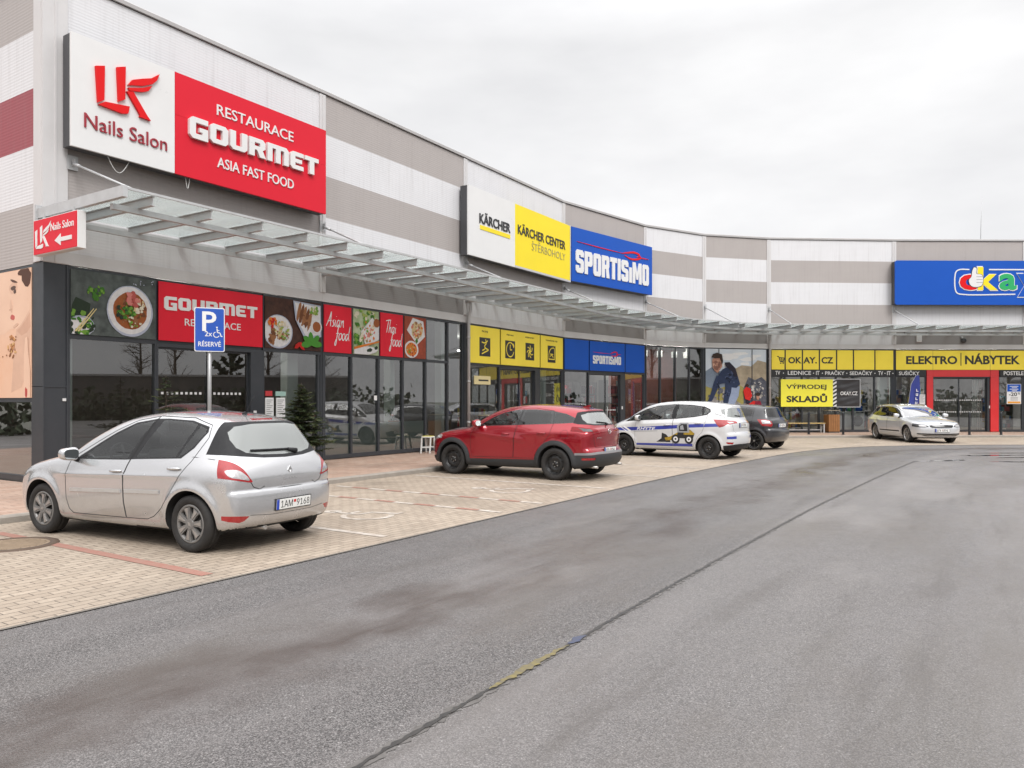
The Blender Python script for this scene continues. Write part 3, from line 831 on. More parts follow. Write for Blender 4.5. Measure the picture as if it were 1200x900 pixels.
for s in (1.80, 2.93):
    def f(mb):
        for k in range(11):
            d = 3.95 + k * .41; line(s + C0, d, d + .40, .105, M_LINE if k % 2 == 0 else M_LRED, mb)
    paint_piece(f)
for s in (5.30, 7.75, 10.2, 12.7, 15.1, 17.6, 20.0): paint_piece(lambda mb: line(s + C0, 3.85, 8.35, .10, M_LINE, mb))
# wheelchair symbols: head, back and arm, wheel, legs, drawn in painted ribbons
def ground_ribbon(mb, pts, w, s, d, sc):
    P = [np.array(p, float) for p in pts]; L = []
    for i, p in enumerate(P):
        a = P[max(i - 1, 0)]; b = P[min(i + 1, len(P) - 1)]; t = (b - a) / max(np.hypot(*(b - a)), 1e-6); n = np.array([-t[1], t[0]]) * w / 2
        for q in (p + n, p - n): L.append(fpt(s + q[0] * sc, d - q[1] * sc, .0085))
    mb.mat(M_LINE).add(L, [(2 * i, 2 * i + 1, 2 * i + 3, 2 * i + 2) for i in range(len(P) - 1)])
for s in (.52, 4.10):
    def f(mb):
        ground_ribbon(mb, [(.0 + .09 * math.cos(a), .62 + .09 * math.sin(a)) for a in np.linspace(0, 2 * PI, 14)], .09, s + C0, 7.0, 1.)
        ground_ribbon(mb, [(-.02, .52), (-.0, .12), (.26, .10), (.36, -.30), (.48, -.27)], .09, s + C0, 7.0, 1.)
        ground_ribbon(mb, [(.0, .30), (.22, .30)], .07, s + C0, 7.0, 1.)
        ground_ribbon(mb, [(-.02 + .33 * math.cos(a), -.08 + .33 * math.sin(a)) for a in np.linspace(1.9, 5.6, 22)], .08, s + C0, 7.0, 1.)
    paint_piece(f)
# tar filled joint between the two asphalt lanes, yellow and blue paint spills on it
def path_ribbon(pts, w, z, jit=0.):
    P = np.array(pts); T = np.gradient(P, axis=0); T /= np.hypot(T[:, 0], T[:, 1])[:, None]; N2 = np.stack([T[:, 1], -T[:, 0]], 1); vs = []
    for i, p in enumerate(P):
        a = w * (1 + jit * rng.uniform(-1, 1)); b = w * (1 + jit * rng.uniform(-1, 1))
        for q in (p + N2[i] * a / 2, p - N2[i] * b / 2): vs.append((q[0], q[1], z))
    return vs, [(2 * i, 2 * i + 1, 2 * i + 3, 2 * i + 2) for i in range(len(P) - 1)]
M_TAR = mat('tar_joint', (.022, .021, .021), .45, noise=.5, nscale=12, ncol=(.06, .055, .05))
sp_ = np.array(catmull([tuple(p) for p in seam_pts], 3))
wd_ = np.array([p + rng.uniform(-.008, .008, 2) for p in sp_])
tag(MB().mat(mat('joint_grime', (.085, .078, .072), .7, noise=.9, nscale=14, ncol=(.15, .14, .135))).add(*path_ribbon(wd_, .060, .003, .5)).build('joint_grime', None), kind='structure')
jb = MB().mat(M_TAR); jb.add(*path_ribbon(sp_ + rng.uniform(-.003, .003, sp_.shape), .026, .0065, .7)); tag(jb.build('road_joint', None), kind='structure')
def spill(name, m, a, b, w, z):
    i0 = np.argmin(np.hypot(*(sp_ - a).T)); i1 = np.argmin(np.hypot(*(sp_ - b).T)); P = sp_[i0:i1 + 1]
    if len(P) < 4: P = np.array(catmull([tuple(p) for p in sp_[max(0, i0 - 1):i1 + 2]], 6))
    P = np.array([P[0] + (P[-1] - P[0]) * 0 if False else p for p in P]); n = len(P)
    v, f = path_ribbon(P, w, z, .5)
    for k in range(n):
        sc = math.sin(PI * (k + .3) / (n - .4)) ** .6; c = (np.array(v[2 * k]) + np.array(v[2 * k + 1])) / 2
        v[2 * k] = tuple(c + (np.array(v[2 * k]) - c) * sc); v[2 * k + 1] = tuple(c + (np.array(v[2 * k + 1]) - c) * sc)
    tag(MB().mat(m).add(v, f).build(name, None), kind='structure')
spill('paint_spill', mat('spill_yellow', (.20, .16, .05), .6, noise=.95, nscale=22, ncol=(.10, .09, .075)), (-.12, 4.25), (.36, 5.0), .055, .0095)
spill('paint_spill', mat('spill_blue', (.05, .065, .13), .6, noise=.8, nscale=20, ncol=(.07, .07, .075)), (.38, 5.03), (.50, 5.22), .06, .0095)
# shallow puddles towards the far end of the lane
pm_ = mat('puddle_water', (.030, .028, .027), .03, spec=.8)
for (cx, cy, rx, ry, rot) in ((16.2, 21.9, 1.9, .30, .05), (17.6, 23.6, 2.6, .22, .0), (14.2, 22.6, 1.1, .16, .1), (13.4, 20.2, .7, .10, .0), (18.7, 20.4, 1.0, .14, .1), (11.6, 20.6, .8, .12, .3)):
    pts = []
    for k in range(40):
        a = 2 * PI * k / 40; r = 1 + .28 * math.sin(3 * a + cx) + .16 * math.sin(7 * a + cy) + rng.uniform(-.08, .08)
        x, y = rx * r * math.cos(a), ry * r * math.sin(a); pts.append((cx + x * math.cos(rot) - y * math.sin(rot), cy + x * math.sin(rot) + y * math.cos(rot), .004))
    tag(MB().mat(pm_).add(pts, [list(range(40))]).build('puddle', None), kind='structure')
# manhole
mh = empty('manhole_cover', (-5.55, 8.52, .006), 0, 'round manhole cover with a rusty dark rim in the beige block paving', 'manhole')
mb = MB().mat(mat('manhole_rim', (.10, .065, .045), .75, noise=.5, nscale=12)); mb.lathe([(.37, .002), (.37, .009), (.455, .009), (.465, -.004)], 40, 'z'); mb.build('rim', None, mh)
mb = MB().mat(mat('manhole_lid', (.27, .20, .135), .7, noise=.6, nscale=9, bump=.4, bscale=25)); mb.cyl((0, 0, -.004), .368, .010, 40)
for k in range(-4, 5):
    w = math.sqrt(max(.01, .33 ** 2 - (k * .075) ** 2)); mb.box((-w, k * .075 - .012, .0065), (w, k * .075 + .012, .0105))
mb.build('lid', None, mh)
# ------------------------------------------------------------------ cars: implicit bodies, cut along real shut lines
def sstep(a, b, x):
    t = np.clip((x - a) / (b - a), 0, 1); return t * t * (3 - 2 * t)
def smooth_table(pts, lo, hi, sig):
    pts = sorted(pts); x = np.arange(lo, hi, .005)
    y = np.interp(x, [p[0] for p in pts], [p[1] for p in pts])
    n = int(sig * 3 / .005); k = np.exp(-.5 * (np.arange(-n, n + 1) * .005 / sig) ** 2); k /= k.sum()
    return x, np.convolve(np.pad(y, n, mode='edge'), k, mode='valid')

class CarShape:
    def __init__(s, sp):
        s.sp = sp
        out = []
        for seg in sp['sil']:            # list of runs; each run is smoothed, runs join at corners
            c = catmull(seg, 6)
            out += c if not out else c[1:] if np.allclose(out[-1], c[0]) else c
        A = np.array(out); B = np.roll(A, -1, 0)
        s.x0, s.z0, s.h = -2.9, -.1, .012
        gx = np.arange(s.x0, 2.9, s.h); gz = np.arange(s.z0, 1.9, s.h)
        X, Z = np.meshgrid(gx, gz, indexing='ij'); Px = X.ravel(); Pz = Z.ravel()
        D = np.full(Px.shape, 1e9); ins = np.zeros(Px.shape, bool)
        for a, b in zip(A, B):
            e = b - a; L = (e ** 2).sum()
            if L < 1e-12: continue
            t = np.clip(((Px - a[0]) * e[0] + (Pz - a[1]) * e[1]) / L, 0, 1)
            d = (Px - a[0] - t * e[0]) ** 2 + (Pz - a[1] - t * e[1]) ** 2
            D = np.minimum(D, d)
            c = (a[1] > Pz) != (b[1] > Pz)
            with np.errstate(divide='ignore', invalid='ignore'):
                xi = a[0] + (Pz - a[1]) / (b[1] - a[1]) * e[0]
            ins ^= c & (Px < xi)
        D = np.sqrt(D); D[ins] *= -1
        s.sdf = D.reshape(X.shape)
        s.wz = smooth_table(sp['wz'], -.2, 2., sp.get('wsig', .03))
        s.pl = smooth_table(sp['plan'], -3, 3, .07)
        s.pg = smooth_table(sp['plan_top'], -3, 3, .07)
    def sample(s, x, z):
        u = np.clip((x - s.x0) / s.h, 1, s.sdf.shape[0] - 3); v = np.clip((z - s.z0) / s.h, 1, s.sdf.shape[1] - 3)
        i = u.astype(int); j = v.astype(int); a = u - i; b = v - j
        g = s.sdf
        return (g[i, j] * (1 - a) + g[i + 1, j] * a) * (1 - b) + (g[i, j + 1] * (1 - a) + g[i + 1, j + 1] * a) * b
    def width(s, x, z):
        sp = s.sp
        W = np.interp(z, *s.wz) - np.interp(x, *s.pl) - np.interp(x, *s.pg) * sstep(sp['belt'] - .15, 1.35, z)
        for ax in (sp['wb'] / 2, -sp['wb'] / 2):
            d = np.hypot(x - ax, z - sp['r'])
            W = W + sp['flare'] * np.exp(-((d - sp['ra'] - .015) / .055) ** 2) * sstep(.12, .35, z)
        for (xa, za, xb, zb, amp, sg) in sp.get('creases', []):
            t = np.clip((x - xa) / (xb - xa), -.2, 1.2)
            W = W + amp * np.exp(-((z - za - (zb - za) * t) / sg) ** 2) * sstep(-.12, .1, t) * (1 - sstep(.9, 1.12, t))
        return W
    def f(s, P):
        sp = s.sp
        x, y, z = P[:, 0], np.abs(P[:, 1]), P[:, 2]
        S = sstep(.15, 1.4, np.abs(x))
        hz = sstep(.75, 1.1, z)
        kf = sp['kf'][0] + (sp['kf'][1] - sp['kf'][0]) * hz
        kr = sp['kr'][0] + (sp['kr'][1] - sp['kr'][0]) * hz
        xp = x + np.where(x > 0, kf, -kr) * y ** 2.6 * S
        zp = z + sp['kc'] * y * y * sstep(.7, 1.05, z)
        a = s.sample(xp, zp)
        b = (y - s.width(x, z)) * .95
        k = sp['k'][0] + (sp['k'][1] - sp['k'][0]) * sstep(.6, 1.2, z)
        h = np.maximum(k - np.abs(a - b), 0) / k
        return np.maximum(a, b) + h * h * k * .25
    def grad(s, P, e=.012):
        g = np.empty_like(P)
        for i in range(3):
            d = np.zeros(3); d[i] = e
            g[:, i] = (s.f(P + d) - s.f(P - d)) / (2 * e)
        return g
    def normal(s, P):
        g = s.grad(P, .022); return g / np.maximum(np.linalg.norm(g, axis=1, keepdims=True), 1e-9)
    def side(s, x, z, sg=1):
        """y of the side surface at (x, z)"""
        x = np.atleast_1d(np.asarray(x, float)); z = np.atleast_1d(np.asarray(z, float))
        lo = np.zeros_like(x); hi = np.full_like(x, 1.3)
        for _ in range(26):
            m = (lo + hi) / 2; v = s.f(np.stack([x, m, z], 1)); hi = np.where(v > 0, m, hi); lo = np.where(v > 0, lo, m)
        return sg * (lo + hi) / 2
    def end(s, y, z, sg):
        """x of the rear (sg=-1) or front (sg=1) surface at (y, z)"""
        y = np.atleast_1d(np.asarray(y, float)); z = np.atleast_1d(np.asarray(z, float))
        lo = np.zeros_like(y); hi = np.full_like(y, 2.8)
        for _ in range(26):
            m = (lo + hi) / 2; v = s.f(np.stack([sg * m, y, z], 1)); hi = np.where(v > 0, m, hi); lo = np.where(v > 0, lo, m)
        return sg * (lo + hi) / 2
    def top(s, x, y):
        x = np.atleast_1d(np.asarray(x, float)); y = np.atleast_1d(np.asarray(y, float))
        lo = np.full_like(x, .5); hi = np.full_like(x, 1.8)
        for _ in range(26):
            m = (lo + hi) / 2; v = s.f(np.stack([x, y, m], 1)); hi = np.where(v > 0, m, hi); lo = np.where(v > 0, lo, m)
        return (lo + hi) / 2
    def mesh(s, h):
        xs = np.arange(-2.75, 2.75, h); ys = np.arange(-1.05, 1.05 + h, h); zs = np.arange(.02, 1.75, h)
        X, Y, Z = np.meshgrid(xs, ys, zs, indexing='ij')
        F = s.f(np.stack([X.ravel(), Y.ravel(), Z.ravel()], 1)).reshape(X.shape)
        ins = F < 0
        nx, ny, nz = F.shape
        acc = np.zeros((nx - 1, ny - 1, nz - 1, 3)); cnt = np.zeros((nx - 1, ny - 1, nz - 1))
        G = np.stack([X, Y, Z], -1)
        for ax in range(3):
            sl0 = [slice(None)] * 3; sl1 = [slice(None)] * 3
            sl0[ax] = slice(0, -1); sl1[ax] = slice(1, None)
            f0 = F[tuple(sl0)]; f1 = F[tuple(sl1)]; c = (f0 < 0) != (f1 < 0)
            t = np.where(c, f0 / np.where(c, f0 - f1, 1), 0)[..., None]
            p = G[tuple(sl0)] * (1 - t) + G[tuple(sl1)] * t
            o = [a for a in range(3) if a != ax]
            for da in (0, 1):
                for db in (0, 1):
                    # the cell whose corner offsets are da, db in the two other axes
                    src = [slice(None)] * 3; dst = [slice(None)] * 3
                    for a_, d_ in zip(o, (da, db)):
                        src[a_] = slice(d_, c.shape[a_] - 1 + d_)
                    w = c[tuple(src)]
                    acc += np.where(w[..., None], p[tuple(src)], 0); cnt += w
        has = cnt > 0
        idx = np.full(has.shape, -1); idx[has] = np.arange(has.sum())
        V = acc[has] / cnt[has][:, None]
        for _ in range(5):
            g = s.grad(V, .006); v = s.f(V); V = V - g * (v / np.maximum((g * g).sum(1), 1e-3))[:, None]
        faces = []
        for ax in range(3):
            o = [(ax + 1) % 3, (ax + 2) % 3]
            sl0 = [slice(None)] * 3; sl1 = [slice(None)] * 3
            sl0[ax] = slice(0, -1); sl1[ax] = slice(1, None)
            a0 = ins[tuple(sl0)]; a1 = ins[tuple(sl1)]
            c = np.argwhere(a0 != a1)
            for q in c:
                if q[o[0]] < 1 or q[o[1]] < 1 or q[o[0]] > has.shape[o[0]] - 1 or q[o[1]] > has.shape[o[1]] - 1: continue
                def cell(da, db):
                    r = list(q); r[o[0]] += da; r[o[1]] += db; return idx[tuple(r)]
                quad = [cell(-1, -1), cell(0, -1), cell(0, 0), cell(-1, 0)]
                if not a0[tuple(q)]: quad = quad[::-1]
                faces.append(quad)
        return V, faces

PROJ = {'side': (0, 2), 'end': (1, 2), 'top': (0, 1)}
def cut_region(bm, lay, proj, poly, sel, newtag, only=None, limits=()):
    """cut the mesh along an outline seen in one view and tag what lies inside"""
    ia, ib = PROJ[proj]
    P = np.array(poly, float); lo = P.min(0) - .002; hi = P.max(0) + .002
    act = set()
    for f in bm.faces:
        if only is not None and f[lay] not in only: continue
        co = [v.co for v in f.verts]
        if max(c[ia] for c in co) < lo[0] or min(c[ia] for c in co) > hi[0] or max(c[ib] for c in co) < lo[1] or min(c[ib] for c in co) > hi[1]: continue
        m = co[0]
        if sel(m): act.add(f)
    edges = [(P[i], P[(i + 1) % len(P)]) for i in range(len(P))]
    def bis(cand, co, no):
        g = set(cand)
        for f in cand: g.update(f.edges); g.update(f.verts)
        r = bmesh.ops.bisect_plane(bm, geom=list(g), dist=1e-6, plane_co=co, plane_no=no)
        return [x for x in r['geom'] if isinstance(x, bmesh.types.BMFace)]
    for a, b in edges:
        l2 = np.minimum(a, b) - .001; h2 = np.maximum(a, b) + .001
        cand = []
        for f in act:
            co = [v.co for v in f.verts]
            if max(c[ia] for c in co) < l2[0] or min(c[ia] for c in co) > h2[0] or max(c[ib] for c in co) < l2[1] or min(c[ib] for c in co) > h2[1]: continue
            cand.append(f)
        if not cand: continue
        co = Vector((0, 0, 0)); co[ia] = a[0]; co[ib] = a[1]
        no = Vector((0, 0, 0)); no[ia] = -(b - a)[1]; no[ib] = (b - a)[0]
        if no.length < 1e-9: continue
        new = bis(cand, co, no.normalized())
        act.difference_update(cand); act.update(f for f in new if f.is_valid)
    for (co, no) in limits:
        cand = [f for f in act if f.is_valid]
        new = bis(cand, Vector(co), Vector(no).normalized())
        act = set(f for f in new if f.is_valid)
    n = len(P)
    for f in act:
        if not f.is_valid or f[lay] == 1: continue        # tag 1: the open wheel arch
        c = f.calc_center_median(); px, pz = c[ia], c[ib]
        inside = False
        for i in range(n):
            x1, z1 = P[i]; x2, z2 = P[(i + 1) % n]
            if (z1 > pz) != (z2 > pz) and px < x1 + (pz - z1) / (z2 - z1) * (x2 - x1): inside = not inside
        if inside and all((c - Vector(co)).dot(Vector(no)) > 0 for co, no in limits):
            f[lay] = newtag

def circle_pts(cx, cz, r, n=28, a0=0, a1=2 * PI):
    return [(cx + r * math.cos(a0 + (a1 - a0) * i / n), cz + r * math.sin(a0 + (a1 - a0) * i / n)) for i in range(n if abs(a1 - a0) > 6.28 else n + 1)]

def rubber():
    return mat('rubber', (.022, .021, .021), .75, spec=.3, noise=.6, nscale=14, ncol=(.042, .039, .036), bump=.15, bscale=60)
def dark_trim():
    return mat('dark_trim', (.020, .020, .022), .6, spec=.25, noise=.4, nscale=20, ncol=(.032, .032, .032))
def gloss_black():
    return mat('gloss_black', (.008, .008, .009), .12, coat=.5)
def car_glass():
    return glass_mat('car_glass', (.70, .74, .73), .8, 1.5)
def sheen_glass():
    return glass_mat('car_sky_sheen_glass', (.40, .44, .43), 1.3, 1.5, .03, 0, .38, (.50, .53, .51))  # pale haze in the colour imitates bright sky mirrored in rear windows
def sky_glass():
    return glass_mat('car_windscreen_glass', (.40, .44, .43), 2.6, 1.5, .01)
def dark_glass():
    return glass_mat('car_dark_glass', (.10, .11, .115), .7, 1.5)

def wheel(kind, r, w, rim_r):
    """wheel built round the y axis, outer face towards +y, in two meshes: tyre, rim"""
    t = MB()
    hw = w / 2
    prof = [(rim_r, -hw * .8), (rim_r + .015, -hw * .95), (r - .06, -hw * 1.03), (r - .02, -hw * .95), (r - .004, -hw * .8), (r, -hw * .5), (r - .004, -hw * .34), (r, -hw * .3), (r, hw * .1), (r - .006, hw * .13), (r, hw * .17), (r, hw * .5), (r - .004, hw * .8), (r - .02, hw * .95), (r - .035, hw * 1.03), (r - .06, hw * 1.035), (rim_r + .022, hw * .97), (rim_r + .006, hw * .9), (rim_r, hw * .8)]
    t.lathe(prof, 44)
    g = MB()
    silver = mat('alloy_silver', (.46, .45, .44), .32, metal=.75, noise=.4, nscale=9, ncol=(.2, .19, .18))
    steel = mat('steel_wheel_black', (.011, .011, .012), .4, noise=.4, nscale=12, ncol=(.022, .020, .018))
    blk = mat('wheel_shadow_black', (.012, .012, .012), .7)
    boltm = mat('bolt_metal', (.42, .40, .38), .4, metal=.6)
    y1 = hw * .86
    if kind == 'hubcap':
        cap = mat('hubcap_grey', (.21, .205, .20), .4, metal=.35, noise=.4, nscale=9, ncol=(.16, .15, .14))
        g.mat(cap).lathe([(rim_r, y1), (rim_r * .94, y1 + .008), (rim_r * .86, y1 - .006), (rim_r * .84, y1 - .03)], 44)
        g.mat(blk).lathe([(rim_r * .86, y1 - .03), (.02, y1 - .03)], 44)
        for k in range(7):
            a = 2 * PI * k / 7 + .3
            poly = []
            for (rr, da) in ((.05, -.42), (.10, -.30), (rim_r * .66, -.235), (rim_r * .88, -.27), (rim_r * .88, .27), (rim_r * .66, .235), (.10, .30), (.05, .42)):
                poly.append((rr * math.cos(a + da), rr * math.sin(a + da)))
            g.mat(cap).prism(poly, y1 - .025, y1 + .006)
            p2 = []
            for (rr, da) in ((.07, -.05), (rim_r * .84, -.13), (rim_r * .84, .13), (.07, .05)):
                p2.append((rr * math.cos(a + da), rr * math.sin(a + da)))
            g.mat(silver).prism(p2, y1 + .004, y1 + .012)
        g.mat(cap).cyl((0, y1 - .02, 0), .062, .03, 24, 'y', .055)
        g.mat(silver).prism([(0, .034), (.02, 0), (0, -.034), (-.02, 0)], y1 + .008, y1 + .014)
    elif kind == 'steel':
        g.mat(steel).lathe([(rim_r, y1), (rim_r * .955, y1 + .006), (rim_r * .93, y1 - .012), (rim_r * .84, y1 - .05), (rim_r * .80, y1 - .055), (rim_r * .66, y1 - .028), (rim_r * .5, y1 - .03), (rim_r * .36, y1 - .05), (.045, y1 - .052), (.04, y1 - .03), (.002, y1 - .028)], 44)
        for k in range(10):
            a = 2 * PI * k / 10
            M = Matrix.Rotation(-a, 4, 'Y') @ Matrix.Translation((rim_r * .735, y1 - .043, 0)) @ Matrix.Rotation(R(10), 4, 'Z')
            g.mat(boltm if k % 5 == 9 else blk).cyl((0, 0, 0), .019, .008, 12, 'y', M=M)
        for k in range(5):
            a = 2 * PI * (k + .25) / 5
            g.mat(boltm).cyl((.052 * math.cos(a), y1 - .055, .052 * math.sin(a)), .010, .02, 6, 'y')
    else:
        m = {'alloy': silver, 'alloy_black': mat('alloy_black', (.016, .016, .017), .25, coat=.4)}[kind]
        g.mat(m).lathe([(rim_r, y1), (rim_r * .955, y1 + .008), (rim_r * .91, y1 - .004), (rim_r * .88, y1 - .04), (rim_r * .86, y1 - .09)], 44)
        g.mat(blk).lathe([(rim_r * .87, y1 - .085), (.02, y1 - .08)], 36)
        n = 10 if kind == 'alloy' else 7
        for k in range(n):
            a = 2 * PI * k / n + (.06 if k % 2 else -.06)
            poly = []
            for (rr, da) in ((.04, -.3), (rim_r * .9, -.075), (rim_r * .9, .075), (.04, .3)):
                poly.append((rr * math.cos(a + da), rr * math.sin(a + da)))
            g.mat(m).prism(poly, y1 - .045, y1 - .01)
        g.mat(m).cyl((0, y1 - .05, 0), .06, .045, 20, 'y', .045)
        g.mat(silver if kind != 'alloy' else blk).cyl((0, y1 - .006, 0), .028, .006, 16, 'y')
    return t.mesh('tyre'), g.mesh('rim')

def make_car(name, sp, loc, heading, label, group=None):
    """heading: unit vector of travel. Returns the car's Empty"""
    rz = math.atan2(heading[1], heading[0])
    root = empty(name, (loc[0], loc[1], loc[2] if len(loc) > 2 else .004), rz, label, 'car', group)
    sh = CarShape(sp); root_parts = {}
    V, F = sh.mesh(sp.get('res', .03))
    bm = bmesh.new()
    for v in V: bm.verts.new(v)
    bm.verts.ensure_lookup_table()
    for f in F:
        try: bm.faces.new([bm.verts[i] for i in f])
        except ValueError: pass
    lay = bm.faces.layers.int.new('tag')
    tags = [('body', 'paint', None)]
    paint = sp['paint']
    mats = {'paint': paint, 'trim': dark_trim(), 'gloss': gloss_black(), 'under': mat('underbody_black', (.012, .012, .012), .9), 'glass': car_glass(), 'dglass': dark_glass(), 'fog': sheen_glass(), 'sglass': sky_glass()}  # 'fog' is glass with a painted sky sheen
    mats.update(sp.get('mats', {}))
    def sel_of(proj, sg):
        if proj == 'side': return lambda c: c.y * sg > .22
        if proj == 'end': return lambda c: c.x * sg > .25
        return lambda c: c.z > .6
    def add(part, mkey, proj, poly, sg, side=None, only=None, limits=()):
        tags.append((part, mkey, side)); cut_region(bm, lay, proj, poly, sel_of(proj, sg), len(tags) - 1, only, limits)
    # wheel arches
    tags.append(('hole', None, None)); hole = len(tags) - 1
    for ax in (sp['wb'] / 2, -sp['wb'] / 2):
        pts = circle_pts(ax, sp['r'], sp['ra'], 24, -.2, PI + .2) + [(ax - sp['ra'] * .98, -.1), (ax + sp['ra'] * .98, -.1)]
        for sg in (1, -1):
            cut_region(bm, lay, 'side', pts, lambda c, sg=sg: c.y * sg > .5, hole)
    for (part, mkey, proj, poly, opt) in sp['cuts']:
        smo = opt.get('smooth', 0)
        if smo: poly = catmull(poly, smo, True)
        if proj == 'side':
            for sg in (1, -1):
                if opt.get('only_side') and opt['only_side'] != sg: continue
                add(part, mkey, 'side', poly, sg, sg)
        elif opt.get('pair'):
            for sg in (1, -1):
                q = [(p[0] * sg, p[1]) for p in poly]
                lim = [((c[0], c[1] * sg, c[2]), (n[0], n[1] * sg, n[2])) for c, n in opt.get('limits', ())]
                add(part, mkey, proj, q, opt['sg'], sg, None, lim)
        else:
            add(part, mkey, proj, poly, opt.get('sg', 1), None, None, opt.get('limits', ()))
    # dark underbody
    tags.append(('underbody', 'under', None)); ub = len(tags) - 1
    bm.normal_update()
    for f in bm.faces:
        if f[lay] != 1 and f.normal.z < -.75 and f.calc_center_median().z < .27: f[lay] = ub
    # split into parts
    bm.verts.index_update()
    groups = {}
    for f in bm.faces:
        p, mk, side = tags[f[lay]]
        if p == 'hole': continue
        groups.setdefault((p, side), []).append((f, mk))
    order = sorted(groups, key=lambda k: (k[0] != 'body', k[0].count('>'), str(k)))
    for key in order:
        p, side = key
        fs = groups[key]; vmap = {}; vs = []; faces = []; ms = []; keys = []
        for f, mk in fs:
            idx = []
            for v in f.verts:
                if v not in vmap: vmap[v] = len(vs); vs.append(v.co[:])
                idx.append(vmap[v])
            faces.append(idx)
            if mk not in keys: keys.append(mk)
            ms.append(keys.index(mk))
        A = np.array(vs); N = sh.normal(A)
        off = sp.get('offset', {}).get(p, 0)
        if off: A = A + N * off
        nm = p.split('>')[-1].split('#')[0]
        me = bpy.data.meshes.new(nm); 
        if off > 0:      # a proud part has a rim that goes back into the body
            cnt = {}
            for f in faces:
                for i in range(len(f)):
                    a, b = f[i], f[(i + 1) % len(f)]
                    cnt[(a, b)] = 1
            bd = [(a, b) for (a, b) in cnt if (b, a) not in cnt]
            inner = {}
            AL = [tuple(q) for q in A]; NL = [tuple(q) for q in N]
            for a, b in bd:
                for q in (a, b):
                    if q not in inner:
                        inner[q] = len(AL); AL.append(tuple(A[q] - N[q] * (off + .012))); NL.append(tuple(N[q]))
            for a, b in bd: faces.append([b, a, inner[a], inner[b]]); ms.append(ms[0])
            A = np.array(AL); N = np.array(NL)
        me.from_pydata([tuple(q) for q in A], [], faces)
        for k in keys: me.materials.append(mats[k])
        me.polygons.foreach_set('material_index', ms)
        me.polygons.foreach_set('use_smooth', [True] * len(faces))
        me.update()
        me.normals_split_custom_set_from_vertices([tuple(q) for q in N])
        par = root
        if '>' in p:
            par = root_parts.get((p.split('>')[0], side)) or root_parts.get((p.split('>')[0], None)) or root
        o = link_mesh(nm, me, par); root_parts[key] = o
    bm.free()
    body = root_parts[('body', None)]
    # ribbons that follow the skin: shut lines, mouldings, seals
    def ribbon(mb, pts, proj, sg, w, lift=.0015, smo=0):
        if smo: pts = catmull(pts, smo)
        P = [np.array(p, float) for p in pts]; Q = []
        for a, b in zip(P[:-1], P[1:]):
            n = max(1, int(np.linalg.norm(b - a) / .025))
            for i in range(n): Q.append(a + (b - a) * i / n)
        Q.append(P[-1]); Q = np.array(Q)
        T = np.gradient(Q, axis=0); T /= np.maximum(np.linalg.norm(T, axis=1, keepdims=True), 1e-9)
        Nn = np.stack([-T[:, 1], T[:, 0]], 1) * w / 2
        rows = []
        for q in (Q + Nn, Q - Nn):
            if proj == 'side': y = sh.side(q[:, 0], q[:, 1], sg); C = np.stack([q[:, 0], y, q[:, 1]], 1)
            elif proj == 'end': x = sh.end(q[:, 0], q[:, 1], sg); C = np.stack([x, q[:, 0], q[:, 1]], 1)
            else: z = sh.top(q[:, 0], q[:, 1]); C = np.stack([q[:, 0], q[:, 1], z], 1)
            rows.append(C + sh.normal(C) * lift)
        n = len(Q); vs = np.concatenate(rows)
        fs = [(i, i + 1, n + i + 1, n + i) for i in range(n - 1)]
        if lift > .004:       # a moulding has a thickness: close its edges down to the skin
            r2 = [r - sh.normal(r) * (lift + .004) for r in rows]
            vs = np.concatenate(rows + r2)
            for i in range(n - 1): fs += [(i, i + 1, 2 * n + i + 1, 2 * n + i), (n + i, n + i + 1, 3 * n + i + 1, 3 * n + i)]
            for i in (0, n - 1): fs.append((i, n + i, 3 * n + i, 2 * n + i))
        mb.add(vs, fs, lift <= .004)
    seam_shade_m = mat('shut_line_shade_black', (.01, .01, .01), .8)  # black ribbons paint in the shade of panel gaps; the skin stays closed
    sb = MB()
    gap = sp.get('gap', .0065)
    for (pts, proj, sg, w) in sp['seams']:
        for s2 in ((1, -1) if sg == 0 else (sg,)):
            if proj == 'side': ribbon(sb, pts, 'side', s2, w * gap)
            elif proj == 'end2':
                for m in (1, -1): ribbon(sb, [(p[0] * m, p[1]) for p in pts], 'end', s2, w * gap)
            elif proj == 'end': ribbon(sb, pts, 'end', s2, w * gap)
            elif proj == 'top2':
                for m in (1, -1): ribbon(sb, [(p[0], p[1] * m) for p in pts], 'top', 1, w * gap)
            else: ribbon(sb, pts, 'top', 1, w * gap)
    if sb.v: sb.build('shut_line_shade_ribbon', seam_shade_m, body)
    for (nm, m, pts, proj, sg, w, lift) in sp.get('ribbons', []):
        for s2 in ((1, -1) if sg == 0 else (sg,)):
            rb = MB(); ribbon(rb, pts, proj, s2, w, lift); rb.build(nm, m, root)
    # handles
    for (x, z, part) in sp.get('handles', []):
        for sg in (1, -1):
            y = sh.side(x, z, sg)[0]
            hb = MB()
            hb.tube([(x - .10, y + sg * .002, z + .003), (x - .075, y + sg * .022, z + .003), (x, y + sg * .027, z), (x + .075, y + sg * .022, z - .003), (x + .10, y + sg * .002, z - .003)], [.006, .013, .014, .013, .006], 8)
            hb.mat(seam_shade_m).lathe([(.001, 0), (.03, .001)], 14, 'y', (x, y, z - .002)) if False else None
            par = root_parts.get((part, sg)) or root
            hb.build('handle', sp.get('handle_mat', paint), par)
    # mirrors
    mx, mz = sp['mirror']
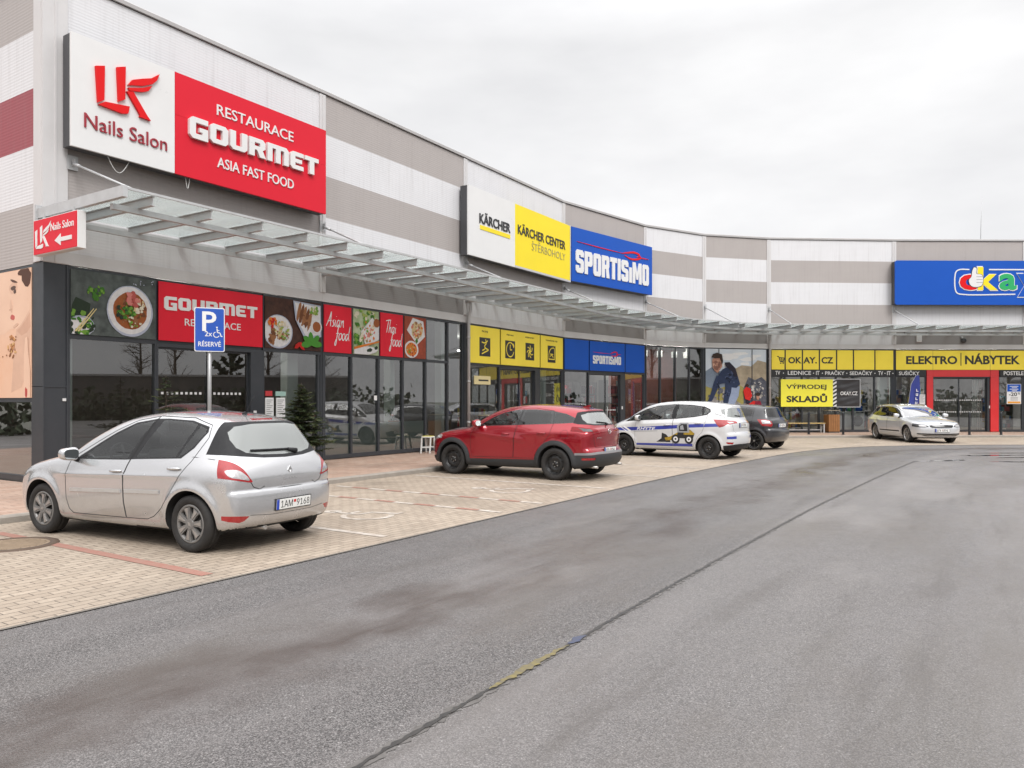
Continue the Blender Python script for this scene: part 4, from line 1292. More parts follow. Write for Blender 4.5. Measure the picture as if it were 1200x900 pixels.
    for sg in (1, -1):
        y = sh.side(mx, mz - .07, sg)[0]
        bmm = bmesh.new(); bmesh.ops.create_uvsphere(bmm, u_segments=20, v_segments=12, radius=1)
        for v in bmm.verts:
            c = v.co; e = lambda t: math.copysign(abs(t) ** .62, t)
            # a flat glass face at the back, a round shell in front
            x = e(c.x) * (.085 if c.x > 0 else .045)
            v.co = (mx + x - .02, y + sg * (.125 + e(c.y) * .105), mz + e(c.z) * (.075 + .012 * -e(c.y) * sg))
        mb = MB(); bmm.verts.index_update()
        mb.mat(sp.get('mirror_mat', paint)).add([v.co.copy() for v in bmm.verts], [[v.index for v in f.verts] for f in bmm.faces], True); bmm.free()
        mb.mat(dark_trim()).tube([(mx + .01, y - sg * .02, mz - .075), (mx - .005, y + sg * .06, mz - .055)], [.035, .028], 10)
        mo = mb.build('mirror', None, root)
        gb = MB(); xs = mx - .068
        pts = [(y + sg * (.125 + .085 * math.copysign(abs(math.cos(a)) ** .6, math.cos(a))), mz + .055 * math.copysign(abs(math.sin(a)) ** .6, math.sin(a))) for a in np.linspace(0, 2 * PI, 20, endpoint=False)]
        gb.prism(pts, xs - .003, xs + .006, axis='x')
        gb.build('mirror_glass', mat('mirror_glass', (.62, .66, .66), .03, metal=1.), mo)
    # wheel wells, wheels
    r, ra, wb, tr = sp['r'], sp['ra'], sp['wb'], sp['track']
    tm, rm = wheel(sp['rim'], r, sp.get('tw', .19), sp['rim_r'])
    tm.materials.append(rubber())
    for ax in (wb / 2, -wb / 2):
        for sg in (1, -1):
            wl = MB()
            n = 18; vs = []
            for i in range(n + 1):
                a = -.25 + (PI + .5) * i / n
                px, pz = ax + (ra + .004) * math.cos(a), r + (ra + .004) * math.sin(a)
                yo = min(abs(sh.side(px, max(pz, .24), 1)[0]), .98) - .012
                vs += [(px, sg * .5, max(pz, .19)), (px, sg * max(yo, .52), max(pz, .19))]
            fs = [(2 * i, 2 * i + 1, 2 * i + 3, 2 * i + 2) for i in range(n)]
            wl.add(vs, fs, True)
            k = len(vs); wl.add(vs[0:k:2], [list(range(k // 2))])
            wl.build('wheel_arch', mat('arch_liner', (.012, .012, .012), .85), root)
            w = empty('wheel', (ax, sg * tr / 2, r), 0 if sg > 0 else PI); w.parent = root
            t = link_mesh('tyre', tm, w); g = link_mesh('rim', rm, w)
            w.rotation_euler = (0, rng.uniform(0, 6), 0) if sg > 0 else (0, rng.uniform(0, 6), PI)
            w.rotation_mode = 'XYZ'
            if sg > 0: w.rotation_euler = (0, sp.get('spin', rng.uniform(0, 6)), 0)
    # cabin: floor, seats, dashboard, wheel
    ci = MB().mat(mat('cabin_dark', (.03, .03, .032), .8, noise=.3, nscale=30))
    zb = sp.get('seat_z', .52)
    ci.box((-1.5, -.66, .26), (1.1, .66, .30))
    ci.box((.62, -.64, .62), (.86, .64, sp['belt'] - .03), bev=.05)
    ci.build('dashboard', None, root)
    sm = mat('seat_cloth', (.09, .09, .095), .9, noise=.4, nscale=40)
    for (x, ys) in ((-.15, (.36, -.36)), (-1.02, (.36, -.36))):
        for y in ys:
            sb2 = MB()
            sb2.box((x - .05, y - .25, .30), (x + .45, y + .25, zb), bev=.06)
            Mb = Matrix.Translation((x - .05, y, zb - .05)) @ Matrix.Rotation(R(-18), 4, 'Y')
            sb2.box((-.07, -.24, 0), (.06, .24, .58), M=Mb, bev=.055)
            sb2.box((-.05, -.13, .61), (.05, .13, .79), M=Mb, bev=.045)
            sb2.box((-.01, -.05, .5), (.01, .05, .66), M=Mb)
            sb2.build('seat', sm, root)
    st = MB(); 
    Ms = Matrix.Translation((.40, .36, sp['belt'] - .03)) @ Matrix.Rotation(R(-62), 4, 'Y')
    st.tube([Ms @ Vector((.18 * math.cos(a), .18 * math.sin(a), 0)) for a in np.linspace(0, 2 * PI, 24, endpoint=False)], .016, 8, True)
    st.tube([Ms @ Vector((-.17, 0, 0)), Ms @ Vector((.17, 0, 0))], .02, 6); st.tube([Ms @ Vector((0, 0, 0)), Ms @ Vector((0, .17, 0))], .02, 6)
    st.tube([Ms @ Vector((0, 0, 0)), (.7, .36, sp['belt'] - .2)], .04, 8)
    st.build('steering_wheel', dark_trim(), root)
    # number plates
    for (sg, z, y0, txt) in sp['plates']:
        x = float(np.max(np.abs(sh.end([y0 - .2, y0, y0 + .2], [z] * 3, sg)))) + .006
        tilt = sp.get('plate_tilt', 0)
        M = Matrix.Translation((sg * x, y0, z)) @ Matrix.Rotation(PI / 2 if sg > 0 else -PI / 2, 4, 'Z') @ Matrix.Rotation(R(tilt), 4, 'X')
        pl = MB().mat(mat('plate_white', (.72, .72, .70), .4)).box((-.26, -.006, -.055), (.26, .006, .055), M=M, bev=.003)
        pl.mat(mat('plate_edge', (.03, .03, .03), .5)).box((-.27, -.003, -.064), (.27, .012, .064), M=M)
        pl.mat(mat('plate_blue', (.02, .06, .42), .4)).box((-.259, -.0075, -.054), (-.222, 0, .054), M=M)
        pl.mat(mat('plate_ink', (.015, .015, .015), .5))
        t0 = MB(); xx = -.205
        if txt:
            L, Rr = txt.split(' ')
            add_text(t0, L, -.195, -.02, -.036, .036, 0, -.0075, 0, 'inter'); add_text(t0, Rr, .045, .24, -.036, .036, 0, -.0075, 0, 'inter')
        else:      # too far away in the photograph to be read: dark strokes the size of characters
            for i in range(7):
                if i == 3: xx += .035
                t0.box((xx, -.0075, -.035), (xx + .018, 0, .035)); t0.box((xx + .018, -.0075, (-.035, .02, -.007)[i % 3]), (xx + .04, 0, (-.02, .035, .008)[i % 3])); xx += .056
        pl.add([M @ Vector(v) for v in t0.v], t0.f)
        pl.mat(mat('plate_red', (.5, .03, .03), .5)).box((-.005, -.0075, .005), (.03, 0, .034), M=M)
        pl.build('number_plate', None, root)
    if 'extra' in sp: sp['extra'](sh, root, root_parts, ribbon)
    return root, sh

def skin_text(sh, body, x0, x1, z0, z1, m, name, parent, sg=1, shear=0., bold=.02, lift=.003):
    """lettering stuck on a car's side, following the skin"""
    V, F = text_verts(body, bold, None, 0, shear)
    lo, hi = V.min(0), V.max(0)
    x = x0 + (V[:, 0] - lo[0]) / (hi[0] - lo[0]) * (x1 - x0); z = z0 + (V[:, 1] - lo[1]) / (hi[1] - lo[1]) * (z1 - z0)
    C = np.stack([x, sh.side(x, z, sg), z], 1); C = C + sh.normal(C) * lift
    MB().mat(m).add(C, F).build(name, None, parent)

def skin_patch(mb, sh, poly, proj, sg, lift=.003, h=.05):
    """a flat sticker: outline filled with small triangles laid on the skin"""
    bm = bmesh.new()
    vs = [bm.verts.new((p[0], p[1], 0)) for p in poly]; bm.faces.new(vs)
    bmesh.ops.triangulate(bm, faces=bm.faces[:])
    for _ in range(4):
        e = [e for e in bm.edges if e.calc_length() > h]
        if not e: break
        bmesh.ops.subdivide_edges(bm, edges=e, cuts=1); bmesh.ops.triangulate(bm, faces=[f for f in bm.faces if len(f.verts) > 3])
    bm.verts.index_update()
    A = np.array([v.co[:] for v in bm.verts]); F = [[v.index for v in f.verts] for f in bm.faces]; bm.free()
    if proj == 'side': C = np.stack([A[:, 0], sh.side(A[:, 0], A[:, 1], sg), A[:, 1]], 1)
    else: C = np.stack([sh.end(A[:, 0], A[:, 1], sg), A[:, 0], A[:, 1]], 1)
    C = C + sh.normal(C) * lift
    mb.add(C, F, True)
def mirror_poly(p):
    """outline given for the left half (y >= 0, from bottom centre round to top centre), closed symmetrically"""
    return p + [(-a, b) for a, b in p[::-1] if abs(a) > 1e-6]

def paint_mat(name, col, metal, rough=.32, dirt=.35, flake=.0):
    m = mat(name, col, rough, metal=metal, coat=1.0, noise=.25, nscale=3., ncol=tuple(c * .82 for c in col[:3]))
    t = m.node_tree; b = t.nodes['Principled BSDF']
    if dirt:       # road film on the lower body
        tc = t.nodes.new('ShaderNodeTexCoord'); sx = t.nodes.new('ShaderNodeSeparateXYZ'); t.links.new(tc.outputs['Object'], sx.inputs[0])
        mr = t.nodes.new('ShaderNodeMapRange'); mr.inputs[1].default_value = .62; mr.inputs[2].default_value = .2; mr.inputs[3].default_value = 0; mr.inputs[4].default_value = dirt
        t.links.new(sx.outputs['Z'], mr.inputs[0])
        n = t.nodes.new('ShaderNodeTexNoise'); n.inputs['Scale'].default_value = 7; n.inputs['Detail'].default_value = 6
        t.links.new(tc.outputs['Object'], n.inputs['Vector'])
        mu = t.nodes.new('ShaderNodeMath'); mu.operation = 'MULTIPLY'; t.links.new(mr.outputs[0], mu.inputs[0]); t.links.new(n.outputs['Fac'], mu.inputs[1])
        mx = t.nodes.new('ShaderNodeMixRGB'); mx.inputs[2].default_value = (.22, .18, .14, 1)
        src = b.inputs['Base Color'].links[0].from_socket
        t.links.new(mu.outputs[0], mx.inputs[0]); t.links.new(src, mx.inputs[1]); t.links.new(mx.outputs[0], b.inputs['Base Color'])
        m2 = t.nodes.new('ShaderNodeMath'); m2.operation = 'SUBTRACT'; m2.inputs[0].default_value = 1; t.links.new(mu.outputs[0], m2.inputs[1]); t.links.new(m2.outputs[0], b.inputs['Coat Weight'])
    return m

def lamp_mats():
    red = mat('lamp_red', (.36, .006, .010), .12, coat=1., noise=.5, nscale=30, ncol=(.15, .0, .0))
    clear = mat('lamp_clear', (.62, .60, .60), .12, metal=.55, coat=1., noise=.6, nscale=45, ncol=(.2, .2, .2))
    dark = mat('lamp_dark', (.035, .035, .038), .1, coat=.5, noise=.4, nscale=40, ncol=(.08, .08, .08))
    return red, clear, dark

def spec_clio():
    red, clear, dark = lamp_mats()
    sil = [[(1.9, .19), (2.02, .22), (2.09, .34), (2.10, .48), (2.06, .64), (1.97, .75), (1.80, .84), (1.5, .925), (1.2, .98), (1.0, 1.01)],
           [(1.0, 1.01), (.72, 1.155), (.40, 1.295), (.1, 1.405), (-.2, 1.46), (-.55, 1.485), (-.95, 1.47), (-1.3, 1.43), (-1.56, 1.375)],
           [(-1.56, 1.375), (-1.585, 1.35), (-1.66, 1.24), (-1.78, 1.045), (-1.835, .97)],
           [(-1.835, .97), (-1.875, .90), (-1.905, .80), (-1.905, .70), (-1.898, .655)],
           [(-1.898, .655), (-1.918, .642), (-1.932, .55), (-1.925, .42), (-1.89, .30), (-1.82, .245), (-1.6, .22), (-1.2, .20), (0, .185), (1.2, .185), (1.9, .19)]]
    wf = [(.56, .938), (.27, .942), (-.235, .955), (-.29, 1.09), (-.435, 1.375), (-.15, 1.325), (.1, 1.215), (.30, 1.105)]
    wr = [(-.37, .967), (-.99, .992), (-1.125, 1.338), (-1.02, 1.362), (-.8, 1.378), (-.585, 1.382), (-.43, 1.09)]
    wq = [(-1.025, .995), (-1.09, 1.02), (-1.2, 1.115), (-1.275, 1.25), (-1.265, 1.295), (-1.165, 1.325)]
    dlo = [(.66, .922), (.27, .926), (-.23, .94), (-.38, .951), (-1.08, .98), (-1.21, 1.09), (-1.305, 1.26), (-1.285, 1.318), (-1.02, 1.382), (-.64, 1.40), (-.46, 1.397), (-.14, 1.35), (.12, 1.235), (.34, 1.115), (.60, .965)]
    d1 = [(.745, .90), (.80, .72), (.80, .46), (.76, .34), (.69, .29), (-.262, .30), (-.236, .48), (-.236, .74), (-.29, .95), (-.47, 1.425), (-.14, 1.375), (.13, 1.26), (.36, 1.14), (.66, .975)]
    d2 = [(-.272, .30), (-.62, .31), (-.73, .345), (-.86, .44), (-1.0, .60), (-1.11, .76), (-1.25, .96), (-1.345, 1.2), (-1.31, 1.335), (-1.02, 1.41), (-.48, 1.428), (-.30, .95), (-.246, .74), (-.246, .48)]
    tg = mirror_poly([(0, .662), (.42, .668), (.50, .70), (.545, .79), (.60, .90), (.74, 1.0), (.70, 1.2), (.62, 1.36), (.4, 1.40), (0, 1.41)])
    rw = mirror_poly([(0, .975), (.3, .985), (.55, 1.01), (.76, 1.035), (.74, 1.15), (.67, 1.26), (.61, 1.335), (.5, 1.366), (.25, 1.372), (0, 1.374)])
    rg = mirror_poly([(0, 1.01), (.3, 1.02), (.47, 1.045), (.55, 1.10), (.56, 1.18), (.535, 1.26), (.46, 1.32), (.25, 1.345), (0, 1.347)])
    lamp = [(.95, 1.0), (.80, 1.005), (.68, .965), (.60, .89), (.545, .79), (.515, .745), (.66, .765), (.80, .80), (.95, .86)]
    rev = [(.745, .87), (.66, .875), (.60, .835), (.55, .765), (.66, .785), (.74, .81)]
    ll = [((-1.60, 0, .96), (-.95, 0, .35))]
    ws = mirror_poly([(0, 1.0), (.35, 1.0), (.68, 1.0), (.60, 1.20), (.50, 1.375), (.3, 1.392), (0, 1.395)])
    hood = [(1.0, .66), (1.5, .62), (1.8, .50), (1.93, .3), (1.96, 0), (1.93, -.3), (1.8, -.50), (1.5, -.62), (1.0, -.66)]
    hl = [(.36, .68), (.42, .74), (.62, .83), (.80, .86), (.95, .84), (.95, .70), (.7, .66)]
    cuts = [('door#1', 'paint', 'side', d1, {}), ('door#2', 'paint', 'side', d2, {}),
            ('tailgate', 'paint', 'end', tg, dict(sg=-1)),
            ('bonnet', 'paint', 'top', hood, {'sg': 1}),
            ('window_frame', 'trim', 'side', dlo, {}),
            ('door#1>window', 'glass', 'side', wf, {}), ('door#2>window', 'glass', 'side', wr, {}), ('door#2>window#q', 'glass', 'side', wq, {}),
            ('windscreen', 'glass', 'end', ws, dict(sg=1)),
            ('tailgate>window_frame', 'trim', 'end', rw, dict(sg=-1, limits=[((-1.40, 0, 0), (-1, 0, 0))])),
            ('tailgate>window', 'fog', 'end', rg, dict(sg=-1)),  # 'fog': painted sky sheen
            ('tail_light', 'red', 'end', lamp, dict(sg=-1, pair=1, smooth=4, limits=ll)),
            ('tail_light>reversing_lamp', 'clear', 'end', rev, dict(sg=-1, pair=1, smooth=4, limits=ll)),
            ('reflector', 'red', 'end', [(.80, .405), (.72, .405), (.56, .39), (.61, .345), (.66, .33), (.74, .345), (.80, .375)], dict(sg=-1, pair=1, limits=[((-1.70, 0, 0), (-1, 0, 0))])),
            ('headlight', 'clear', 'end', hl, dict(sg=1, pair=1, limits=[((1.52, 0, .8), (.9, 0, -.3))])),
            ('grille', 'trim', 'end', mirror_poly([(0, .30), (.5, .32), (.56, .42), (.42, .47), (0, .48)]), dict(sg=1)),
            ]
    sp = dict(sil=sil, wb=2.575, r=.302, ra=.355, track=1.475, flare=.022, belt=.95, res=.028,
              wz=[(.1, .70), (.18, .77), (.25, .815), (.36, .832), (.50, .846), (.66, .853), (.76, .851), (.84, .838), (.90, .815), (.95, .79), (1.05, .745), (1.2, .68), (1.35, .60), (1.5, .52)],
              plan=[(2.6, .5), (2.12, .22), (1.95, .12), (1.75, .05), (1.45, .01), (.6, 0), (-.8, 0), (-1.3, .012), (-1.6, .045), (-1.8, .09), (-1.95, .14), (-2.4, .4)],
              plan_top=[(2, .0), (.4, 0), (-.5, 0), (-1.0, .015), (-1.4, .05), (-1.7, .085), (-2, .10)],
              kf=(.52, .50), kr=(.20, .26), kc=.10, k=(.065, .11), creases=[(.9, .74, -1.1, .80, .012, .025)],
              mats={'red': red, 'clear': clear, 'valance': mat('valance_grey', (.30, .29, .275), .5, noise=.3)}, offset={'tail_light': .004, 'tail_light>reversing_lamp': .005, 'window_frame': 0},
              cuts=cuts, rim='hubcap', rim_r=.205, tw=.185, mirror=(.62, .985), mirror_mat=None,
              seams=[(d1 + d1[:1], 'side', 0, 1), (d2 + d2[:1], 'side', 0, 1), 
                     ([(-.36, .69), (-.42, .66), (0, .655), (.42, .66), (.50, .69), (.56, .78), (.61, .88)], 'end', -1, 1.2),
                     ([(.61, .88), (.70, .96), (.765, 1.02)], 'end2', -1, 1), ([(.36, .69), (.42, .66), (.50, .69), (.56, .78), (.61, .88)], 'end2', -1, 1),
                     (hood, 'top', 1, 1), ([(-.55, .40), (-.3, .38), (.3, .38), (.55, .40)], 'end', -1, .6)],
              handles=[(-.115, .815, 'door#1'), (-1.04, .875, 'door#2')],
              plates=[(-1, .475, -.02, '1AM 9168'), (1, .42, 0, '1AM 9168')], plate_tilt=4, seat_z=.55)
    return sp

def clio_extra(sh, root, parts, ribbon):
    mould = mat('moulding_silver', (.50, .49, .48), .35, metal=.3, coat=.5, noise=.3)
    for key, pts in (('door#1', [(.71, .565), (-.20, .595)]), ('door#2', [(-.275, .60), (-.84, .617)])):
        for sg in (1, -1):
            rb = MB(); ribbon(rb, pts, 'side', sg, .036, .012); rb.build('moulding', mould, parts[(key, sg)])
    # badge tag on the moulding end
    red, clear, dark = lamp_mats()
    # third brake light, aerial, wiper, emblem
    x = sh.end([0], [1.395], -1)[0]
    MB().box((x - .02, -.15, 1.378), (x + .05, .15, 1.402), bev=.006).build('brake_light', red, root)
    z = sh.top([-1.22], [0])[0]
    ab = MB(); ab.tube([(-1.20, 0, z), (-1.23, 0, z + .02)], [.03, .02], 10); ab.tube([(-1.22, 0, z + .01), (-1.36, 0, z + .21)], .005, 6)
    ab.build('aerial', dark_trim(), root)
    wb = MB(); ys = np.linspace(.42, -.08, 12); zs = np.linspace(1.068, 1.062, 12)
    xs = sh.end(ys, zs, -1) - .016
    wb.tube(list(zip(xs, ys, zs)), .012, 6); xs2 = sh.end(np.array([-.08, -.2]), np.array([1.06, 1.035]), -1) - .02
    wb.tube([(xs2[0], -.08, 1.06), (xs2[1], -.2, 1.035)], [.016, .03], 8)
    wb.build('wiper', dark_trim(), parts[('tailgate', None)])
    chrome = mat('chrome', (.7, .7, .7), .12, metal=1.)
    eb = MB(); xe = sh.end([0], [.835], -1)[0] - .006
    for k in range(2):
        s = 1 if k else -1
        eb.prism([(0, .835 + .05), (s * .034, .835), (0, .835 - .05), (0, .835 - .026), (s * .016, .835), (0, .835 + .026)], xe, xe + .015, axis='x')
    eb.build('emblem', chrome, parts[('tailgate', None)])
    lb = MB()
    for i in range(5):
        y = .088 - i * .044
        xx = sh.end([y], [.752], -1)[0] - .003
        lb.box((xx, y - .013, .744), (xx + .006, y + .013, .760)) if i != 1 else lb.box((xx, y - .013, .744), (xx + .006, y + .013, .749))
    lb.build('lettering', chrome, parts[('tailgate', None)])
    # recess lip under the tailgate, exhaust
    MB().tube([(-1.5, .3, .24), (-1.84, .3, .235)], .025, 10).build('exhaust', mat('bolt_metal', (.3, .29, .28), .4, metal=.8), root)

def spec_cx():
    red, clear, dark = lamp_mats()
    sil = [[(1.95, .22), (2.07, .28), (2.13, .42), (2.135, .60), (2.10, .76), (1.98, .875), (1.7, .965), (1.3, 1.03), (.98, 1.075)],
           [(.98, 1.075), (.68, 1.24), (.36, 1.385), (.05, 1.475), (-.3, 1.52), (-.7, 1.53), (-1.1, 1.51), (-1.45, 1.475), (-1.80, 1.425)],
           [(-1.80, 1.425), (-1.79, 1.40), (-1.86, 1.30), (-1.98, 1.13), (-2.02, 1.07)],
           [(-2.02, 1.07), (-2.075, 1.03), (-2.085, .92), (-2.06, .78), (-2.05, .66)],
           [(-2.05, .66), (-2.09, .62), (-2.13, .52), (-2.12, .40), (-2.05, .30), (-1.9, .25), (-1.5, .23), (0, .21), (1.4, .21), (1.95, .22)]]
    dlo = [(.62, 1.058), (.30, 1.07), (-.3, 1.095), (-1.0, 1.125), (-1.45, 1.145), (-1.76, 1.165), (-1.64, 1.25), (-1.42, 1.335), (-1.1, 1.395), (-.7, 1.425), (-.28, 1.42), (.05, 1.355), (.32, 1.245)]
    wf = [(.55, 1.075), (.30, 1.085), (-.35, 1.108), (-.33, 1.25), (-.36, 1.40), (-.2, 1.393), (.05, 1.335), (.31, 1.225)]
    wr = [(-.49, 1.113), (-1.12, 1.14), (-1.13, 1.25), (-1.05, 1.385), (-.7, 1.408), (-.47, 1.408), (-.46, 1.25)]
    wq = [(-1.20, 1.145), (-1.45, 1.158), (-1.71, 1.172), (-1.62, 1.238), (-1.41, 1.32), (-1.17, 1.365), (-1.2, 1.25)]
    d1 = [(.72, 1.0), (.79, .85), (.80, .60), (.77, .41), (-.29, .42), (-.31, .8), (-.36, 1.10), (-.40, 1.445), (-.25, 1.445), (.06, 1.38), (.34, 1.27), (.66, 1.08)]
    d2 = [(-.30, .42), (-.90, .43), (-.95, .60), (-1.05, .78), (-1.17, .92), (-1.2, 1.14), (-1.13, 1.395), (-.7, 1.45), (-.42, 1.445), (-.375, 1.10), (-.32, .8)]
    ring = lambda ax: circle_pts(ax, .33, .475, 26, -.3, PI + .3) + [(ax - .46, .0), (ax + .46, .0)]
    tg = mirror_poly([(0, .66), (.48, .66), (.56, .8), (.60, .96), (.62, 1.1), (.62, 1.3), (.5, 1.40), (0, 1.41)])
    rw = mirror_poly([(0, 1.10), (.4, 1.105), (.68, 1.13), (.70, 1.2), (.62, 1.33), (.45, 1.385), (0, 1.395)])
    rg = mirror_poly([(0, 1.125), (.4, 1.13), (.56, 1.15), (.57, 1.22), (.52, 1.315), (.38, 1.355), (0, 1.365)])
    lamp = [(.95, 1.125), (.80, 1.10), (.66, 1.055), (.50, 1.04), (.44, 1.02), (.44, .975), (.60, .965), (.78, .975), (.86, 1.02), (.95, 1.07)]
    inner = [(.74, 1.055), (.60, 1.03), (.60, .985), (.74, .99)]
    ll = [((-1.62, 0, 1.1), (-1, 0, 0))]
    ws = mirror_poly([(0, 1.08), (.4, 1.075), (.70, 1.07), (.62, 1.25), (.52, 1.41), (.3, 1.455), (0, 1.465)])
    hood = [(1.0, .68), (1.5, .66), (1.82, .55), (1.98, .3), (2.0, 0), (1.98, -.3), (1.82, -.55), (1.5, -.66), (1.0, -.68)]
    lowb = mirror_poly([(0, .1), (1.0, .1), (1.0, .50), (.8, .515), (.5, .53), (0, .53)])
    strip = mirror_poly([(0, .535), (.5, .535), (.8, .52), (1.0, .50), (1.0, .545), (.8, .565), (.5, .58), (0, .58)])
    cuts = [('door#1', 'paint', 'side', d1, {}), ('door#2', 'paint', 'side', d2, {}),
            ('tailgate', 'paint', 'end', tg, dict(sg=-1)), ('bonnet', 'paint', 'top', hood, {}),
            ('bumper', 'clad', 'end', lowb, dict(sg=-1, limits=[((-1.66, 0, 0), (-1, 0, 0))])),
            ('bumper', 'grey', 'end', strip, dict(sg=-1, limits=[((-1.72, 0, 0), (-1, 0, 0))])),
            ('cladding', 'clad', 'side', [(-1.0, .05), (1.0, .05), (1.0, .335), (.78, .365), (-.9, .40), (-1.0, .40)], {}),
            ('cladding', 'clad', 'side', [(1.6, .1), (2.3, .1), (2.3, .36), (2.0, .36), (1.7, .42)], {}),
            ('cladding', 'clad', 'side', ring(1.285), {}), ('cladding', 'clad', 'side', ring(-1.285), {}),
            ('window_frame', 'gloss', 'side', dlo, {}),
            ('door#1>window', 'glass', 'side', wf, {}), ('door#2>window', 'dglass', 'side', wr, {}), ('window', 'dglass', 'side', wq, {}),
            ('windscreen', 'glass', 'end', ws, dict(sg=1)),
            ('tailgate>window_frame', 'trim', 'end', rw, dict(sg=-1, limits=[((-1.62, 0, 0), (-1, 0, 0))])),
            ('tailgate>window', 'fog', 'end', rg, dict(sg=-1)),  # 'fog': painted sky sheen
            ('tail_light', 'dred', 'end', lamp, dict(sg=-1, pair=1, limits=ll)),
            ('tail_light>reversing_lamp', 'dark', 'end', inner, dict(sg=-1, pair=1)),
            ('reflector', 'red', 'end', [(.88, .47), (.6, .475), (.6, .425), (.88, .42)], dict(sg=-1, pair=1, limits=[((-1.86, 0, 0), (-1, 0, 0))])),
            ('headlight', 'clear', 'end', [(.48, .76), (.52, .80), (.95, .90), (.95, .80), (.7, .75)], dict(sg=1, pair=1, limits=[((1.6, 0, .8), (1, 0, 0))])),
            ('grille', 'trim', 'end', mirror_poly([(0, .42), (.36, .45), (.46, .62), (.48, .74), (0, .74)]), dict(sg=1))]
    rp = paint_mat('red_metallic_paint', (.31, .004, .014), .45, .17, .12)
    return dict(sil=sil, wb=2.57, r=.328, ra=.385, track=1.535, flare=.03, belt=1.08, res=.033, paint=rp,
                wz=[(.1, .74), (.2, .81), (.3, .855), (.42, .87), (.55, .868), (.72, .872), (.84, .876), (.94, .868), (1.03, .84), (1.08, .805), (1.2, .745), (1.35, .66), (1.5, .56)],
                plan=[(2.6, .5), (2.15, .24), (1.98, .14), (1.8, .06), (1.5, .015), (.6, 0), (-.8, 0), (-1.3, .01), (-1.7, .045), (-1.95, .10), (-2.15, .17), (-2.5, .4)],
                plan_top=[(2, 0), (-.3, 0), (-1.0, .02), (-1.4, .055), (-1.8, .11), (-2.2, .14)],
                kf=(.52, .45), kr=(.22, .26), kc=.10, k=(.09, .13), creases=[(1.0, .97, -.5, .80, .014, .05), (-.5, .93, -1.8, .97, .012, .05)],
                mats={'red': red, 'clear': clear, 'dark': dark, 'dred': mat('lamp_deep_red', (.24, .004, .008), .15, spec=.3, noise=.5, nscale=18, ncol=(.02, .0, .0)), 'clad': mat('cladding_black', (.034, .035, .037), .55, spec=.35, noise=.3, nscale=20), 'grey': mat('bumper_grey', (.20, .20, .205), .45)},
                offset={'tail_light': .005, 'tail_light>reversing_lamp': .006, 'cladding': .012, 'bumper': .010},
                cuts=cuts, rim='steel', rim_r=.215, tw=.21, mirror=(.60, 1.125),
                seams=[(d1 + d1[:1], 'side', 0, 1), (d2 + d2[:1], 'side', 0, 1), ([p for p in tg if 0 < p[0] and p[1] < 1.08], 'end2', -1, 1), ([(-.48, .66), (.48, .66)], 'end', -1, 1), (hood, 'top', 1, 1),
                       (circle_pts(-1.50, .93, .085, 20) + [(-1.415, .93)], 'side', 0, .7)],
                handles=[(-.10, .905, 'door#1'), (-.98, .945, 'door#2')], plates=[(-1, .60, 0, ''), (1, .5, 0, '')], seat_z=.62)

def cx_extra(sh, root, parts, ribbon):
    red, clear, dark = lamp_mats()
    chrome = mat('chrome', (.7, .7, .7), .12, metal=1.)
    for s in (1, -1):
        MB().tube([(-1.8, s * .55, .285), (-2.10, s * .55, .275)], .026, 12).build('exhaust', mat('bolt_metal', (.42, .40, .38), .4), root)
    MB().prism([(-1.62, 0), (-1.36, 0), (-1.62, .07), (-1.66, .075)], -.025, .025, M=Matrix.Translation((0, 0, sh.top([-1.55], [0])[0] - .02))).build('aerial', root.get('_p') or sh.sp['paint'], root)
    x = sh.end([0], [1.40], -1)[0]
    wb = MB(); ys = np.linspace(.30, -.04, 8); zs = np.linspace(1.175, 1.15, 8); xs = sh.end(ys, zs, -1) - .016
    wb.tube(list(zip(xs, ys, zs)), .012, 6); x2 = sh.end([0], [1.11], -1)[0] - .018
    wb.tube([(xs[-1], -.04, 1.15), (x2, -.06, 1.11)], [.014, .035], 8); wb.build('wiper', dark_trim(), parts[('tailgate', None)])
    eb = MB(); xe = sh.end([0], [.985], -1)[0] - .008
    eb.tube([(xe, .062 * math.cos(a), .985 + .05 * math.sin(a)) for a in np.linspace(0, 2 * PI, 24, endpoint=False)], .006, 6, True)
    eb.tube([(xe, .055, 1.005), (xe, .02, .99), (xe, 0, .965), (xe, -.02, .99), (xe, -.055, 1.005)], .006, 6)
    eb.build('emblem', chrome, parts[('tailgate', None)])
    lb = MB()
    for i in range(4):
        y = .46 - i * .04; xx = sh.end([y], [.86], -1)[0] - .004
        lb.box((xx, y - .012, .850), (xx + .006, y + .012, .866))
    lb.build('lettering', chrome, parts[('tailgate', None)])

